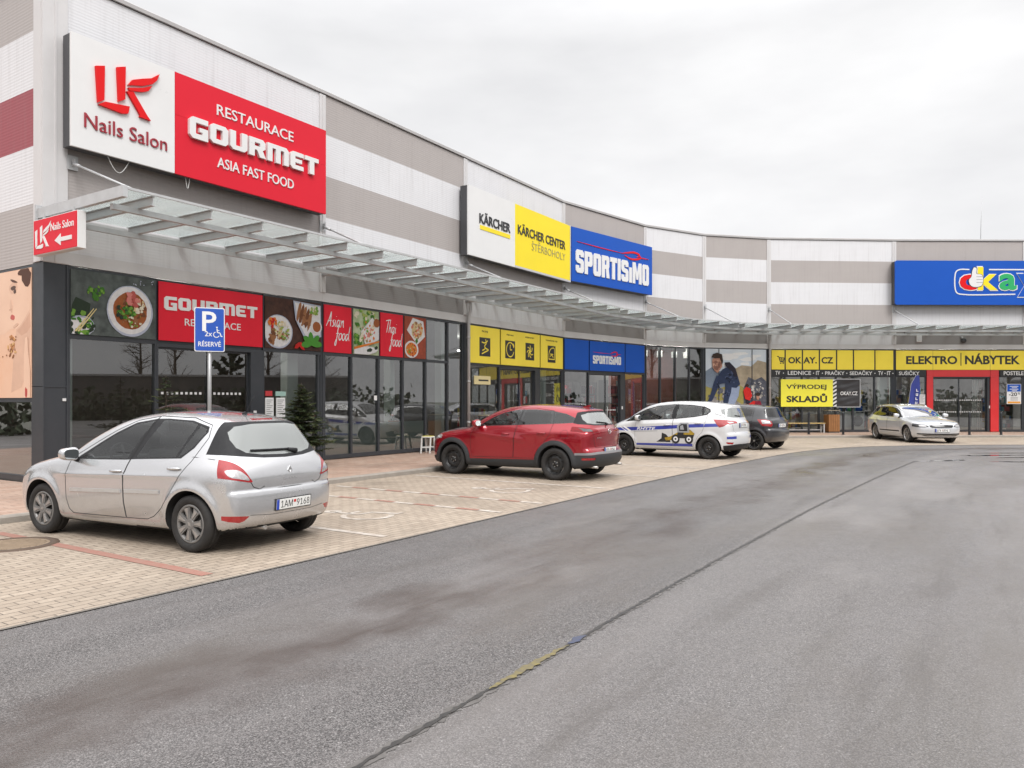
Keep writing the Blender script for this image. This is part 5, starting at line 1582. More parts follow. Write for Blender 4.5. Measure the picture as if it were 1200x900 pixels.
def spec_ix():
    red, clear, dark = lamp_mats()
    sil = [[(1.92, .2), (2.04, .25), (2.11, .40), (2.12, .56), (2.07, .73), (1.95, .86), (1.75, .975), (1.50, 1.075), (1.40, 1.11)],
           [(1.40, 1.11), (1.05, 1.31), (.72, 1.46), (.4, 1.545), (0, 1.59), (-.45, 1.60), (-.95, 1.585), (-1.4, 1.54), (-1.78, 1.475)],
           [(-1.78, 1.475), (-1.77, 1.44), (-1.82, 1.30), (-1.885, 1.12), (-1.915, 1.06)],
           [(-1.915, 1.06), (-1.955, 1.02), (-1.965, .90), (-1.955, .74)],
           [(-1.955, .74), (-1.985, .71), (-2.0, .58), (-1.985, .42), (-1.92, .30), (-1.8, .24), (-1.4, .21), (0, .2), (1.4, .19), (1.92, .2)]]
    dlo = [(1.30, 1.0), (.8, 1.035), (.2, 1.065), (-.35, 1.095), (-.9, 1.155), (-1.22, 1.215), (-1.305, 1.30), (-1.28, 1.37), (-1.1, 1.445), (-.7, 1.495), (-.2, 1.51), (.3, 1.465), (.66, 1.365), (1.0, 1.205)]
    wq0 = [(1.22, 1.02), (.86, 1.043), (.80, 1.26), (1.0, 1.18)]
    wf = [(.79, 1.05), (.2, 1.083), (-.2, 1.105), (-.19, 1.3), (-.23, 1.49), (0, 1.485), (.3, 1.44), (.66, 1.335), (.72, 1.30)]
    wr = [(-.33, 1.115), (-.9, 1.175), (-1.08, 1.21), (-1.03, 1.44), (-.7, 1.478), (-.36, 1.49), (-.33, 1.3)]
    wq = [(-1.14, 1.225), (-1.215, 1.24), (-1.28, 1.305), (-1.26, 1.355), (-1.1, 1.42)]
    d1 = [(.90, .98), (.93, .8), (.93, .45), (.88, .33), (-.27, .33), (-.25, .8), (-.255, 1.10), (-.29, 1.535), (.3, 1.49), (.68, 1.385), (.86, 1.30), (.83, 1.04)]
    d2 = [(-.28, .33), (-.88, .34), (-.96, .48), (-1.02, .62), (-1.14, .74), (-1.2, .9), (-1.24, 1.2), (-1.09, 1.47), (-.7, 1.52), (-.30, 1.535), (-.265, 1.10), (-.26, .8)]
    tg = mirror_poly([(0, .74), (.52, .74), (.60, .9), (.66, 1.05), (.66, 1.25), (.6, 1.42), (.4, 1.46), (0, 1.465)])
    rg = mirror_poly([(0, 1.14), (.4, 1.145), (.60, 1.16), (.62, 1.25), (.56, 1.37), (.4, 1.40), (0, 1.41)])
    lamp = [(.95, 1.13), (.95, .86), (.835, .87), (.76, .955), (.55, .985), (.37, .99), (.37, 1.045), (.6, 1.06), (.8, 1.10)]
    ll = [((-1.40, 0, 1.12), (-.22, 0, .20))]
    st = [(1.90, .735), (1.55, .735), (1.15, .735), (.6, .76), (0, .80), (-.8, .86), (-1.62, .90), (-1.53, .985), (-.8, .955), (0, .90), (.6, .86), (1.0, .845), (1.3, .83), (1.6, .81)]
    st2 = [(1.0, .325), (-.98, .335), (-.98, .42), (.9, .385)]
    ws = mirror_poly([(0, 1.12), (.4, 1.115), (.70, 1.10), (.63, 1.27), (.54, 1.44), (.3, 1.495), (0, 1.505)])
    hood = [(1.42, .66), (1.7, .62), (1.9, .5), (1.98, .3), (2.0, 0), (1.98, -.3), (1.9, -.5), (1.7, -.62), (1.42, -.66)]
    cuts = [('body', 'blue', 'side', st, {}), ('door#1', 'paint', 'side', d1, {}), ('door#2', 'paint', 'side', d2, {}),
            ('door#1', 'blue', 'side', [p for p in clip_x(st, -.27, .93)], {}), ('door#2', 'blue', 'side', clip_x(st, -1.19, -.26), {}),
            ('door#1', 'blue', 'side', clip_x(st2, -.268, .88), {}), ('door#2', 'blue', 'side', clip_x(st2, -.86, -.282), {}),
            ('tailgate', 'paint', 'end', tg, dict(sg=-1)), ('bonnet', 'paint', 'top', hood, {}),
            ('bumper', 'trim', 'end', mirror_poly([(0, .1), (.9, .1), (.9, .36), (.75, .40), (.5, .42), (0, .42)]), dict(sg=-1, limits=[((-1.72, 0, 0), (-1, 0, 0))])),
            ('window_frame', 'trim', 'side', dlo, {}),
            ('window#0', 'glass', 'side', wq0, {}), ('door#1>window', 'glass', 'side', wf, {}), ('door#2>window', 'glass', 'side', wr, {}), ('window#q', 'glass', 'side', wq, {}),
            ('windscreen', 'glass', 'end', ws, dict(sg=1)), ('tailgate>window', 'fog', 'end', rg, dict(sg=-1)),  # 'fog': painted sky sheen
            ('tail_light', 'red', 'end', lamp, dict(sg=-1, pair=1, limits=ll)),
            ('tail_light>reversing_lamp', 'clear', 'end', [(.70, 1.035), (.52, 1.03), (.52, 1.005), (.68, .985)], dict(sg=-1, pair=1)),
            ('reflector', 'red', 'end', [(.80, .485), (.60, .475), (.64, .42), (.76, .43)], dict(sg=-1, pair=1, limits=[((-1.80, 0, 0), (-1, 0, 0))])),
            ('headlight', 'clear', 'end', [(.42, .74), (.5, .80), (.7, .89), (.95, .98), (.95, .84), (.7, .74)], dict(sg=1, pair=1, limits=[((1.55, 0, .8), (1, 0, -.2))])),
            ('grille', 'trim', 'end', mirror_poly([(0, .28), (.5, .3), (.6, .45), (.4, .5), (0, .5)]), dict(sg=1))]
    wp = paint_mat('white_car_paint', (.60, .60, .605), .0, .3, .25)
    return dict(sil=sil, wb=2.615, r=.315, ra=.365, track=1.53, flare=.02, belt=1.06, res=.034, paint=wp,
                wz=[(.1, .73), (.2, .80), (.3, .85), (.45, .868), (.62, .875), (.8, .88), (.92, .872), (1.0, .85), (1.08, .81), (1.2, .755), (1.35, .68), (1.6, .54)],
                plan=[(2.6, .5), (2.12, .24), (1.95, .13), (1.75, .055), (1.45, .01), (.6, 0), (-.8, 0), (-1.3, .012), (-1.65, .05), (-1.85, .10), (-2.0, .16), (-2.4, .4)],
                plan_top=[(2, .02), (1.2, 0), (-.5, 0), (-1.0, .02), (-1.4, .05), (-1.8, .09), (-2.2, .12)],
                kf=(.5, .42), kr=(.2, .22), kc=.09, k=(.09, .15), creases=[(.8, .93, -1.5, 1.05, .010, .035)],
                mats={'red': red, 'clear': clear, 'blue': mat('livery_blue', (.035, .05, .30), .3, coat=.6)}, offset={'tail_light': .005, 'tail_light>reversing_lamp': .006},
                cuts=cuts, rim='steel', rim_r=.205, tw=.19, mirror=(.80, 1.12),
                seams=[(d1 + d1[:1], 'side', 0, .9), (d2 + d2[:1], 'side', 0, .9), ([p for p in tg if 0 < p[0] and p[1] < 1.4], 'end2', -1, 1), ([(-.52, .74), (.52, .74)], 'end', -1, 1.3), (hood, 'top', 1, 1)],
                handles=[(-.09, .925, 'door#1'), (-1.02, .985, 'door#2')], plates=[(-1, .93, 0, ''), (1, .45, 0, '')], seat_z=.68)

def clip_x(poly, a, b):
    """the slice of an outline between two stations"""
    for lim, sg in ((a, 1), (b, -1)):
        out = []
        for i in range(len(poly)):
            p, q = poly[i], poly[(i + 1) % len(poly)]
            ip, iq = (p[0] - lim) * sg >= 0, (q[0] - lim) * sg >= 0
            if ip: out.append(p)
            if ip != iq:
                t = (lim - p[0]) / (q[0] - p[0]); out.append((lim, p[1] + t * (q[1] - p[1])))
        poly = out
    return poly

def ix_extra(sh, root, parts, ribbon):
    red, clear, dark = lamp_mats()
    wm = mat('decal_white', (.75, .75, .76), .4); bk = mat('decal_black', (.02, .02, .022), .45)
    ye = mat('decal_yellow', (.52, .34, .03), .5, noise=.8, nscale=14, ncol=(.10, .07, .02)); gy = mat('decal_grey', (.30, .31, .33), .45)
    for sg in (1, -1):
        skin_text(sh, 'RHYTE' if sg > 0 else 'RHYTE', .86 if sg > 0 else .27, .27 if sg > 0 else .86, .765, .85, wm, 'lettering', parts[('door#1', sg)], sg, .25, .018)
        rb = MB(); ribbon(rb, [(.97, .715), (.2, .75)], 'side', sg, .016, .002); rb.build('sticker_line', gy, parts[('door#1', sg)])
        # chevrons on the front wing
        wb = MB(); ribbon(wb, [(1.30, .86), (1.06, .72)], 'side', sg, .05, .002); ribbon(wb, [(1.42, .85), (1.18, .71)], 'side', sg, .02, .002); wb.build('sticker_line', wm, root)
        # picture of a wheel loader across the doors
        s = MB()
        P = lambda pts, m, l: (s.mat(m), skin_patch(s, sh, pts, 'side', sg, l))
        P([(.24, .44), (-.20, .44), (-.17, .55), (-.06, .66), (.06, .70), (.08, .54)], bk, .002)
        P([(-.02, .56), (-.20, .60), (-.46, .74), (-.52, .66), (-.24, .50), (-.06, .48)], ye, .003)
        P([(-.38, .56), (-.88, .56), (-.93, .70), (-.80, .80), (-.46, .82)], bk, .004); P([(-.60, .66), (-.90, .66), (-.92, .71), (-.80, .79), (-.62, .79)], ye, .0045)
        P([(-.42, .72), (-.40, .90), (-.50, .99), (-.74, .99), (-.78, .72)], gy, .005)
        P([(-.47, .76), (-.46, .90), (-.53, .955), (-.70, .955), (-.72, .76)], bk, .006)
        P([(-.50, .80), (-.50, .90), (-.58, .93), (-.62, .80)], gy, .0065)
        for cx in (-.36, -.76):
            P(circle_pts(cx, .535, .125, 16), bk, .0070); P(circle_pts(cx, .535, .07, 14), wm, .0078); P(circle_pts(cx, .535, .03, 10), bk, .0086)
        s.build('machine_picture', None, parts[('door#1', sg)])
        bb = MB(); ribbon(bb, [(.78, .60), (.48, .605)], 'end', -1, .07, .002) if sg > 0 else ribbon(bb, [(-.78, .60), (-.48, .605)], 'end', -1, .07, .002)
        bb.build('sticker_line', mat('livery_blue', (.035, .05, .30), .3), root)
    x = sh.end([0], [1.45], -1)[0]
    wb = MB(); ys = np.linspace(.30, -.04, 8); zs = np.linspace(1.20, 1.18, 8); xs = sh.end(ys, zs, -1) - .016
    wb.tube(list(zip(xs, ys, zs)), .012, 6); wb.build('wiper', dark_trim(), parts[('tailgate', None)])

def spec_sw():
    red, clear, dark = lamp_mats()
    sil = [[(1.82, .2), (1.95, .25), (2.01, .40), (2.02, .56), (1.98, .74), (1.85, .86), (1.6, .94), (1.2, 1.0), (1.0, 1.04)],
           [(1.0, 1.04), (.72, 1.22), (.42, 1.39), (.15, 1.455), (-.3, 1.49), (-.7, 1.485), (-1.1, 1.455), (-1.52, 1.40)],
           [(-1.52, 1.40), (-1.53, 1.37), (-1.60, 1.24), (-1.68, 1.08), (-1.71, 1.03)],
           [(-1.71, 1.03), (-1.76, .98), (-1.785, .86), (-1.77, .70)],
           [(-1.77, .70), (-1.815, .67), (-1.83, .54), (-1.81, .40), (-1.74, .30), (-1.6, .24), (0, .2), (1.3, .19), (1.82, .2)]]
    dlo = [(.78, 1.02), (.3, 1.035), (-.3, 1.055), (-.9, 1.08), (-1.12, 1.10), (-1.13, 1.24), (-1.1, 1.345), (-.7, 1.385), (-.2, 1.39), (.2, 1.34), (.5, 1.22)]
    wf = [(.68, 1.04), (.3, 1.052), (-.17, 1.068), (-.17, 1.2), (-.2, 1.37), (.2, 1.318), (.48, 1.205)]
    wr = [(-.27, 1.072), (-.9, 1.098), (-1.06, 1.115), (-1.07, 1.24), (-1.04, 1.33), (-.7, 1.368), (-.29, 1.372)]
    d1 = [(.80, .95), (.84, .7), (.80, .36), (-.22, .36), (-.21, .8), (-.22, 1.06), (-.25, 1.41), (.2, 1.36), (.52, 1.245), (.78, 1.04)]
    d2 = [(-.23, .36), (-.80, .37), (-.9, .55), (-1.05, .70), (-1.12, .85), (-1.14, 1.36), (-.7, 1.41), (-.26, 1.41), (-.23, 1.06), (-.22, .8)]
    tg = mirror_poly([(0, .70), (.46, .70), (.54, .85), (.58, 1.0), (.58, 1.25), (.5, 1.36), (0, 1.38)])
    rg = mirror_poly([(0, 1.06), (.4, 1.065), (.60, 1.08), (.61, 1.18), (.54, 1.32), (.4, 1.35), (0, 1.36)])
    lamp = [(.95, 1.0), (.70, 1.0), (.60, .93), (.57, .83), (.62, .76), (.80, .79), (.95, .88)]
    ll = [((-1.30, 0, .99), (-.6, 0, .55))]
    ws = mirror_poly([(0, 1.04), (.4, 1.04), (.68, 1.03), (.60, 1.2), (.52, 1.36), (.3, 1.42), (0, 1.43)])
    hood = [(1.0, .66), (1.5, .62), (1.8, .5), (1.9, .3), (1.92, 0), (1.9, -.3), (1.8, -.5), (1.5, -.62), (1.0, -.66)]
    cuts = [('door#1', 'paint', 'side', d1, {}), ('door#2', 'paint', 'side', d2, {}), ('tailgate', 'paint', 'end', tg, dict(sg=-1)), ('bonnet', 'paint', 'top', hood, {}),
            ('window_frame', 'gloss', 'side', dlo, {}), ('door#1>window', 'dglass', 'side', wf, {}), ('door#2>window', 'dglass', 'side', wr, {}),
            ('windscreen', 'glass', 'end', ws, dict(sg=1)), ('tailgate>window', 'dglass', 'end', rg, dict(sg=-1)),
            ('tail_light', 'red', 'end', lamp, dict(sg=-1, pair=1, limits=ll)),
            ('tail_light>reversing_lamp', 'clear', 'end', [(.95, .975), (.72, .975), (.65, .93), (.62, .86), (.76, .86), (.95, .90)], dict(sg=-1, pair=1, limits=[((-1.44, 0, .95), (-.8, 0, .4))])),
            ('headlight', 'clear', 'end', [(.46, .70), (.55, .80), (.95, .92), (.95, .76), (.7, .68)], dict(sg=1, pair=1, limits=[((1.5, 0, .8), (1, 0, 0))])),
            ('grille', 'trim', 'end', mirror_poly([(0, .34), (.5, .36), (.5, .5), (0, .52)]), dict(sg=1))]
    bp = paint_mat('charcoal_car_paint', (.026, .026, .03), .3, .3, .35)
    return dict(sil=sil, wb=2.43, r=.305, ra=.355, track=1.48, flare=.02, belt=1.05, res=.036, paint=bp,
                wz=[(.1, .70), (.2, .78), (.3, .825), (.45, .84), (.65, .848), (.8, .845), (.92, .825), (1.0, .79), (1.08, .755), (1.2, .71), (1.35, .64), (1.5, .55)],
                plan=[(2.6, .5), (2.02, .24), (1.85, .13), (1.65, .055), (1.4, .01), (.6, 0), (-.7, 0), (-1.2, .012), (-1.5, .05), (-1.7, .10), (-1.85, .16), (-2.3, .4)],
                plan_top=[(2, 0), (-.4, 0), (-1.0, .02), (-1.4, .05), (-1.8, .08)],
                kf=(.5, .42), kr=(.22, .26), kc=.09, k=(.10, .14), mats={'red': red, 'clear': clear}, offset={'tail_light': .005, 'tail_light>reversing_lamp': .006},
                cuts=cuts, rim='alloy_black', rim_r=.225, tw=.19, mirror=(.66, 1.09),
                seams=[(d1 + d1[:1], 'side', 0, 1), (d2 + d2[:1], 'side', 0, 1), ([p for p in tg if 0 < p[0]], 'end2', -1, 1), ([(-.46, .70), (.46, .70)], 'end', -1, 1)],
                handles=[(-.06, .90, 'door#1'), (-.98, .93, 'door#2')], plates=[(-1, .80, 0, ''), (1, .42, 0, '')], seat_z=.6)

def spec_sk():
    red, clear, dark = lamp_mats()
    sil = [[(2.1, .18), (2.25, .22), (2.325, .34), (2.345, .48), (2.335, .60), (2.29, .70), (2.18, .775), (1.9, .86), (1.5, .935), (1.18, .985), (1.05, 1.005)],
           [(1.05, 1.005), (.72, 1.16), (.4, 1.30), (.1, 1.405), (-.3, 1.465), (-.8, 1.485), (-1.4, 1.478), (-1.9, 1.452), (-2.2, 1.415)],
           [(-2.2, 1.415), (-2.25, 1.30), (-2.36, 1.06), (-2.39, .99)],
           [(-2.38, .99), (-2.43, .92), (-2.47, .74), (-2.49, .6), (-2.48, .42), (-2.4, .28), (-2.2, .22), (0, .17), (1.5, .16), (2.1, .18)]]
    dlo = [(.88, .955), (.3, .965), (-.5, .975), (-1.4, 1.0), (-1.9, 1.03), (-2.12, 1.08), (-2.08, 1.22), (-1.92, 1.325), (-1.4, 1.37), (-.8, 1.385), (-.3, 1.37), (.1, 1.315), (.45, 1.20)]
    wf = [(.76, .975), (.3, .98), (-.2, .985), (-.25, 1.2), (-.29, 1.35), (.1, 1.295), (.43, 1.18)]
    wr = [(-.31, .99), (-1.05, 1.005), (-1.22, 1.05), (-1.26, 1.345), (-.8, 1.368), (-.37, 1.36)]
    wq = [(-1.30, 1.02), (-1.85, 1.045), (-2.08, 1.085), (-2.05, 1.21), (-1.90, 1.305), (-1.34, 1.348)]
    d1 = [(.86, .90), (.90, .7), (.88, .33), (-.25, .33), (-.24, .98), (-.33, 1.395), (.1, 1.345), (.47, 1.225), (.86, .97)]
    d2 = [(-.26, .33), (-.92, .34), (-1.0, .6), (-1.18, .78), (-1.29, 1.0), (-1.30, 1.365), (-.8, 1.405), (-.34, 1.395), (-.25, .98)]
    ws = mirror_poly([(0, 1.0), (.4, .995), (.73, .985), (.64, 1.17), (.55, 1.31), (.3, 1.39), (0, 1.40)])
    hood = [(1.05, .70), (1.5, .68), (1.9, .62), (2.1, .52), (2.2, .3), (2.22, 0), (2.2, -.3), (2.1, -.52), (1.9, -.62), (1.5, -.68), (1.05, -.70)]
    hl = [(.46, .625), (.47, .66), (.56, .71), (.72, .735), (.95, .76), (.95, .66), (.78, .605), (.6, .60)]
    cuts = [('door#1', 'paint', 'side', d1, {}), ('door#2', 'paint', 'side', d2, {}), ('bonnet', 'paint', 'top', hood, {}),
            ('window_frame', 'gloss', 'side', dlo, {}), ('door#1>window', 'dglass', 'side', wf, {}), ('door#2>window', 'dglass', 'side', wr, {}), ('window#q', 'dglass', 'side', wq, {}),
            ('windscreen', 'sglass', 'end', ws, dict(sg=1)),
            ('rear_window', 'glass', 'end', mirror_poly([(0, 1.03), (.5, 1.04), (.62, 1.06), (.58, 1.25), (.5, 1.33), (0, 1.35)]), dict(sg=-1)),
            ('tail_light', 'red', 'end', [(.95, .98), (.6, .95), (.6, .72), (.95, .75)], dict(sg=-1, pair=1, limits=[((-2.2, 0, 0), (-1, 0, 0))])),
            ('headlight', 'dark', 'end', hl, dict(sg=1, pair=1, limits=[((1.82, 0, .7), (1, 0, 0))])),
            ('headlight>lamp', 'clear', 'end', [(.53, .625), (.53, .675), (.66, .705), (.74, .70), (.74, .635), (.66, .62)], dict(sg=1, pair=1)),
            ('grille', 'gloss', 'end', mirror_poly([(0, .585), (.36, .59), (.43, .625), (.44, .68), (.40, .70), (0, .71)]), dict(sg=1)),
            ('air_intake', 'trim', 'end', mirror_poly([(0, .27), (.55, .27), (.66, .30), (.80, .345), (.78, .385), (.60, .38), (.3, .375), (0, .375)]), dict(sg=1)),
            ('sill_strip', 'trim', 'side', [(.80, .395), (-.92, .40), (-.92, .45), (.80, .445)], {})]
    sp = paint_mat('silver_estate_paint', (.64, .65, .67), .35, .22, .2)
    return dict(sil=sil, wb=2.76, r=.325, ra=.375, track=1.55, flare=.018, belt=.98, res=.036, paint=sp,
                wz=[(.1, .74), (.18, .82), (.3, .87), (.45, .895), (.62, .905), (.76, .903), (.86, .885), (.93, .85), (1.0, .805), (1.15, .74), (1.3, .66), (1.5, .56)],
                plan=[(2.8, .5), (2.36, .25), (2.2, .14), (2.0, .06), (1.7, .015), (.6, 0), (-1.2, 0), (-1.9, .03), (-2.3, .09), (-2.5, .16), (-2.8, .4)],
                plan_top=[(2, 0), (-.6, 0), (-1.4, .03), (-2, .07), (-2.4, .1)],
                kf=(.50, .42), kr=(.2, .2), kc=.085, k=(.09, .13), creases=[(1.2, .80, -2.0, .84, .008, .03)],
                mats={'red': red, 'clear': clear, 'dark': dark}, offset={'headlight': .004, 'headlight>lamp': .005}, cuts=cuts, rim='alloy', rim_r=.235, tw=.21, mirror=(.72, 1.03),
                seams=[(d1 + d1[:1], 'side', 0, 1), (d2 + d2[:1], 'side', 0, 1), (hood, 'top', 1, 1.4)],
                handles=[(-.1, .82, 'door#1'), (-1.05, .84, 'door#2')], plates=[(1, .49, 0, ''), (-1, .8, 0, '')], seat_z=.56)

def sk_extra(sh, root, parts, ribbon):
    chrome = mat('chrome', (.7, .7, .7), .12, metal=1.)
    for s in (1, -1):
        xs = np.linspace(.0, -1.9, 14); zs = sh.top(xs, np.full(14, s * .57))
        MB().tube([(x, s * .57, z + (.045 if 0 < i < 13 else .0)) for i, (x, z) in enumerate(zip(xs, zs))], .016, 8).build('roof_rail', chrome, root)
    gb = MB()
    ribbon(gb, [(-.42, .695), (-.2, .708), (.2, .708), (.42, .695)], 'end', 1, .014, .006); ribbon(gb, [(-.38, .585), (.38, .585)], 'end', 1, .012, .006)
    ribbon(gb, [(-.78, .325), (-.3, .315), (.3, .315), (.78, .325)], 'end', 1, .014, .006)
    gb.build('chrome_trim', chrome, root)
    eb = MB(); xe = sh.end([0], [.735], 1)[0]
    eb.cyl((xe - .01, 0, .735), .045, .02, 20, 'x'); eb.build('emblem', chrome, root)

def build_cars():
    s = spec_clio(); s['paint'] = paint_mat('silver_car_paint', (.58, .58, .59), .72, .24, .45); s['mirror_mat'] = s['paint']; s['extra'] = clio_extra
    make_car('hatchback_car', s, (-4.145, 9.405, .004), (-.885, .466), 'silver hatchback parked nearest, beside the blue parking sign')
    s = spec_cx(); s['extra'] = cx_extra
    make_car('crossover_car', s, (.244, 16.86, .004), (-.839, .545), 'dark red crossover with black wheel arch cladding and steel wheels')
    s = spec_ix(); s['extra'] = ix_extra
    make_car('company_car', s, (4.84, 22.45, .004), (-.79, .613), 'white hatchback with blue stripes and a yellow loader picture on its doors')
    s = spec_sw()
    make_car('small_hatchback', s, (7.57, 26.44, .004), (-.72, .69), 'small charcoal hatchback half hidden behind the white striped car')
    s = spec_sk(); s['extra'] = sk_extra
    make_car('estate_car', s, (16.2, 31.1, .004), (-.035, -.999), 'silver estate car facing the viewer left of the red framed shop entrance')
build_cars()
# ------------------------------------------------------------------ signs, boards and printed films on the front
def sign_root(name, b, u, z, label, cat='sign', group=None, y=0., M=None):
    """an Empty on the facade whose axes follow the bay: x along, y into the wall, z up"""
    F = (FM(b) if M is None else M); o = bpy.data.objects.new(name, None); COL.objects.link(o); o.empty_display_size = .2
    o.matrix_world = F @ Matrix.Translation((u, y, z)); return tag(o, label, cat, group)
S_WHITE = mat('sign_white', (.72, .715, .71), .3, noise=.12, nscale=1.5)
S_RED = mat('sign_red', (.66, .016, .034), .42, spec=.2, noise=.12, nscale=1.2)
S_RED2 = mat('letter_red', (.66, .008, .010), .4, spec=.2)
S_MAROON = mat('letter_maroon', (.30, .016, .03), .4)
S_YEL = mat('sign_yellow', (.86, .68, .028), .4, spec=.2, noise=.12, nscale=1.2)
S_YEL2 = mat('film_yellow', (.93, .73, .08), .4, spec=.2, noise=.15, nscale=1.6)
S_BLUE = mat('sign_blue', (.010, .085, .44), .42, spec=.2, noise=.15, nscale=1.2)
S_INK = mat('sign_ink', (.018, .018, .02), .4)
S_EDGE = mat('sign_edge_dark', (.06, .06, .065), .45)
S_ALU = mat('sign_frame_alu', (.60, .60, .61), .35, metal=.5)
S_ORNG = mat('sign_orange', (.70, .30, .03), .4)
S_GREEN = mat('sign_green', (.015, .36, .11), .35)
S_GREY = mat('sign_grey', (.30, .27, .12), .4)

def letters(parent, body, x0, x1, z0, z1, y0, y1, m, bold=.0, shear=0., space=1., font=None, name='lettering'):
    mb = MB().mat(m); add_text(mb, body, x0, x1, z0, z1, y0, y1, bold, font, shear, space)
    return mb.build(name, None, parent)

GLY = {'G': ([(1.5, 0), (9, 0), (9, 5.6), (4.8, 5.6), (4.8, 3.7), (6.2, 3.7), (6.2, 2.4), (3, 2.4), (3, 7.6), (9, 7.6), (9, 10), (1.5, 10), (0, 8.5), (0, 1.5)], 9),
       'O': ([(1.5, 0), (7.7, 0), (9.2, 1.5), (9.2, 8.5), (7.7, 10), (1.5, 10), (0, 8.5), (0, 5.02), (3, 5.02), (3, 7.6), (6.2, 7.6), (6.2, 2.4), (3, 2.4), (3, 4.98), (0, 4.98), (0, 1.5)], 9.2),
       'U': ([(1.5, 0), (7.7, 0), (9.2, 1.5), (9.2, 10), (6.2, 10), (6.2, 2.4), (3, 2.4), (3, 10), (0, 10), (0, 1.5)], 9.2),
       'R': ([(0, 0), (3, 0), (3, 3.7), (4.3, 3.7), (6, 0), (9.4, 0), (7.5, 4), (9.1, 5.2), (9.1, 8.5), (7.6, 10), (0, 10), (0, 6.75), (3, 6.75), (3, 7.7), (6.1, 7.7), (6.1, 5.8), (3, 5.8), (3, 6.7), (0, 6.7)], 9.3),
       'M': ([(0, 0), (2.8, 0), (2.8, 7.6), (4.9, 7.6), (4.9, 0), (7.7, 0), (7.7, 7.6), (9.8, 7.6), (9.8, 0), (12.6, 0), (12.6, 8.5), (11.1, 10), (0, 10)], 12.6),
       'E': ([(1.5, 0), (8.2, 0), (8.2, 2.4), (3, 2.4), (3, 3.9), (7.2, 3.9), (7.2, 6.1), (3, 6.1), (3, 7.6), (8.2, 7.6), (8.2, 10), (1.5, 10), (0, 8.5), (0, 1.5)], 8.2),
       'T': ([(2.9, 0), (5.9, 0), (5.9, 7.6), (8.8, 7.6), (8.8, 10), (0, 10), (0, 7.6), (2.9, 7.6)], 8.8)}
GLN = {'S': ([(1, 0), (5, 0), (6, 1), (6, 5), (5, 6), (2.4, 6.4), (2.4, 7.8), (3.6, 7.8), (3.6, 7), (6, 7), (6, 9), (5, 10), (1, 10), (0, 9), (0, 5.4), (1, 4.4), (3.6, 4), (3.6, 2.2), (2.4, 2.2), (2.4, 3.2), (0, 3.2), (0, 1)], 6),
       'P': ([(0, 0), (2.4, 0), (2.4, 3.6), (5, 3.6), (6, 4.6), (6, 9), (5, 10), (0, 10), (0, 6.72), (2.4, 6.72), (2.4, 7.9), (3.6, 7.9), (3.6, 5.7), (2.4, 5.7), (2.4, 6.68), (0, 6.68)], 6),
       'O': ([(1, 0), (5, 0), (6, 1), (6, 9), (5, 10), (1, 10), (0, 9), (0, 5.02), (2.4, 5.02), (2.4, 7.9), (3.6, 7.9), (3.6, 2.1), (2.4, 2.1), (2.4, 4.98), (0, 4.98), (0, 1)], 6),
       'R': ([(0, 0), (2.4, 0), (2.4, 4), (3.2, 4), (3.8, 0), (6.2, 0), (5.5, 4.4), (6, 5.2), (6, 9), (5, 10), (0, 10), (0, 6.92), (2.4, 6.92), (2.4, 7.9), (3.6, 7.9), (3.6, 5.9), (2.4, 5.9), (2.4, 6.88), (0, 6.88)], 6.1),
       'T': ([(1.6, 0), (4, 0), (4, 7.8), (5.6, 7.8), (5.6, 10), (0, 10), (0, 7.8), (1.6, 7.8)], 5.6), 'I': ([(0, 0), (2.4, 0), (2.4, 10), (0, 10)], 2.4), 'i': ([(0, 0), (2.4, 0), (2.4, 7.2), (0, 7.2)], 2.4),
       'M': ([(0, 0), (2.3, 0), (2.3, 6), (3.2, 2), (4.8, 2), (5.7, 6), (5.7, 0), (8, 0), (8, 10), (5.4, 10), (4, 5), (2.6, 10), (0, 10)], 8)}
def narrow_word(parent, word, x0, x1, z0, z1, y0, y1, m):
    tot = sum(GLN[c][1] for c in word) + .7 * (len(word) - 1); k = (x1 - x0) / tot; x = x0; mb = MB().mat(m)
    for c in word:
        p, w = GLN[c]; mb.prism([(x + a * k, z0 + b_ / 10 * (z1 - z0)) for a, b_ in p], y0, y1); x += (w + .7) * k
    return mb.build('lettering', None, parent)
def block_word(parent, word, x0, x1, z0, z1, y0, y1, m):
    """wide square-cornered display capitals; the first one is a little larger"""
    tot = sum(GLY[c][1] for c in word) + 1.1 * (len(word) - 1); k = (x1 - x0) / tot; x = x0; mb = MB().mat(m)
    for i, c in enumerate(word):
        p, w = GLY[c]; h = (z1 - z0) * (1.0 if i == 0 else .92)
        mb.prism([(x + a * k, z1 - h + b_ / 10 * h if i else z0 + b_ / 10 * (z1 - z0)) for a, b_ in p], y0, y1); x += (w + 1.1) * k
    return mb.build('lettering', None, parent)

LK = [[(.71, 7.78), (.88, 7.84), (.87, 7.20), (.75, 7.12)], [(.76, 7.085), (.885, 7.175), (1.36, 7.235), (1.33, 7.09), (1.22, 7.055)], [(1.11, 7.90), (1.28, 7.97), (1.27, 7.34), (1.14, 7.26)],
      [(1.33, 7.64), (1.42, 7.77), (1.62, 7.86), (1.80, 7.93), (1.97, 8.07), (1.92, 7.93), (1.82, 7.82), (1.62, 7.72)], [(1.33, 7.585), (1.62, 7.68), (1.82, 7.79), (1.74, 7.66), (1.62, 7.60), (1.36, 7.54)],
      [(1.30, 7.51), (1.43, 7.545), (1.72, 7.16), (1.79, 7.09), (1.56, 7.10), (1.57, 7.14)]]
def lk_logo(parent, f, y0, y1, m):
    mb = MB().mat(m)
    for p in LK: mb.prism([f(*q) for q in p], y0, y1)
    return mb.build('emblem', None, parent)

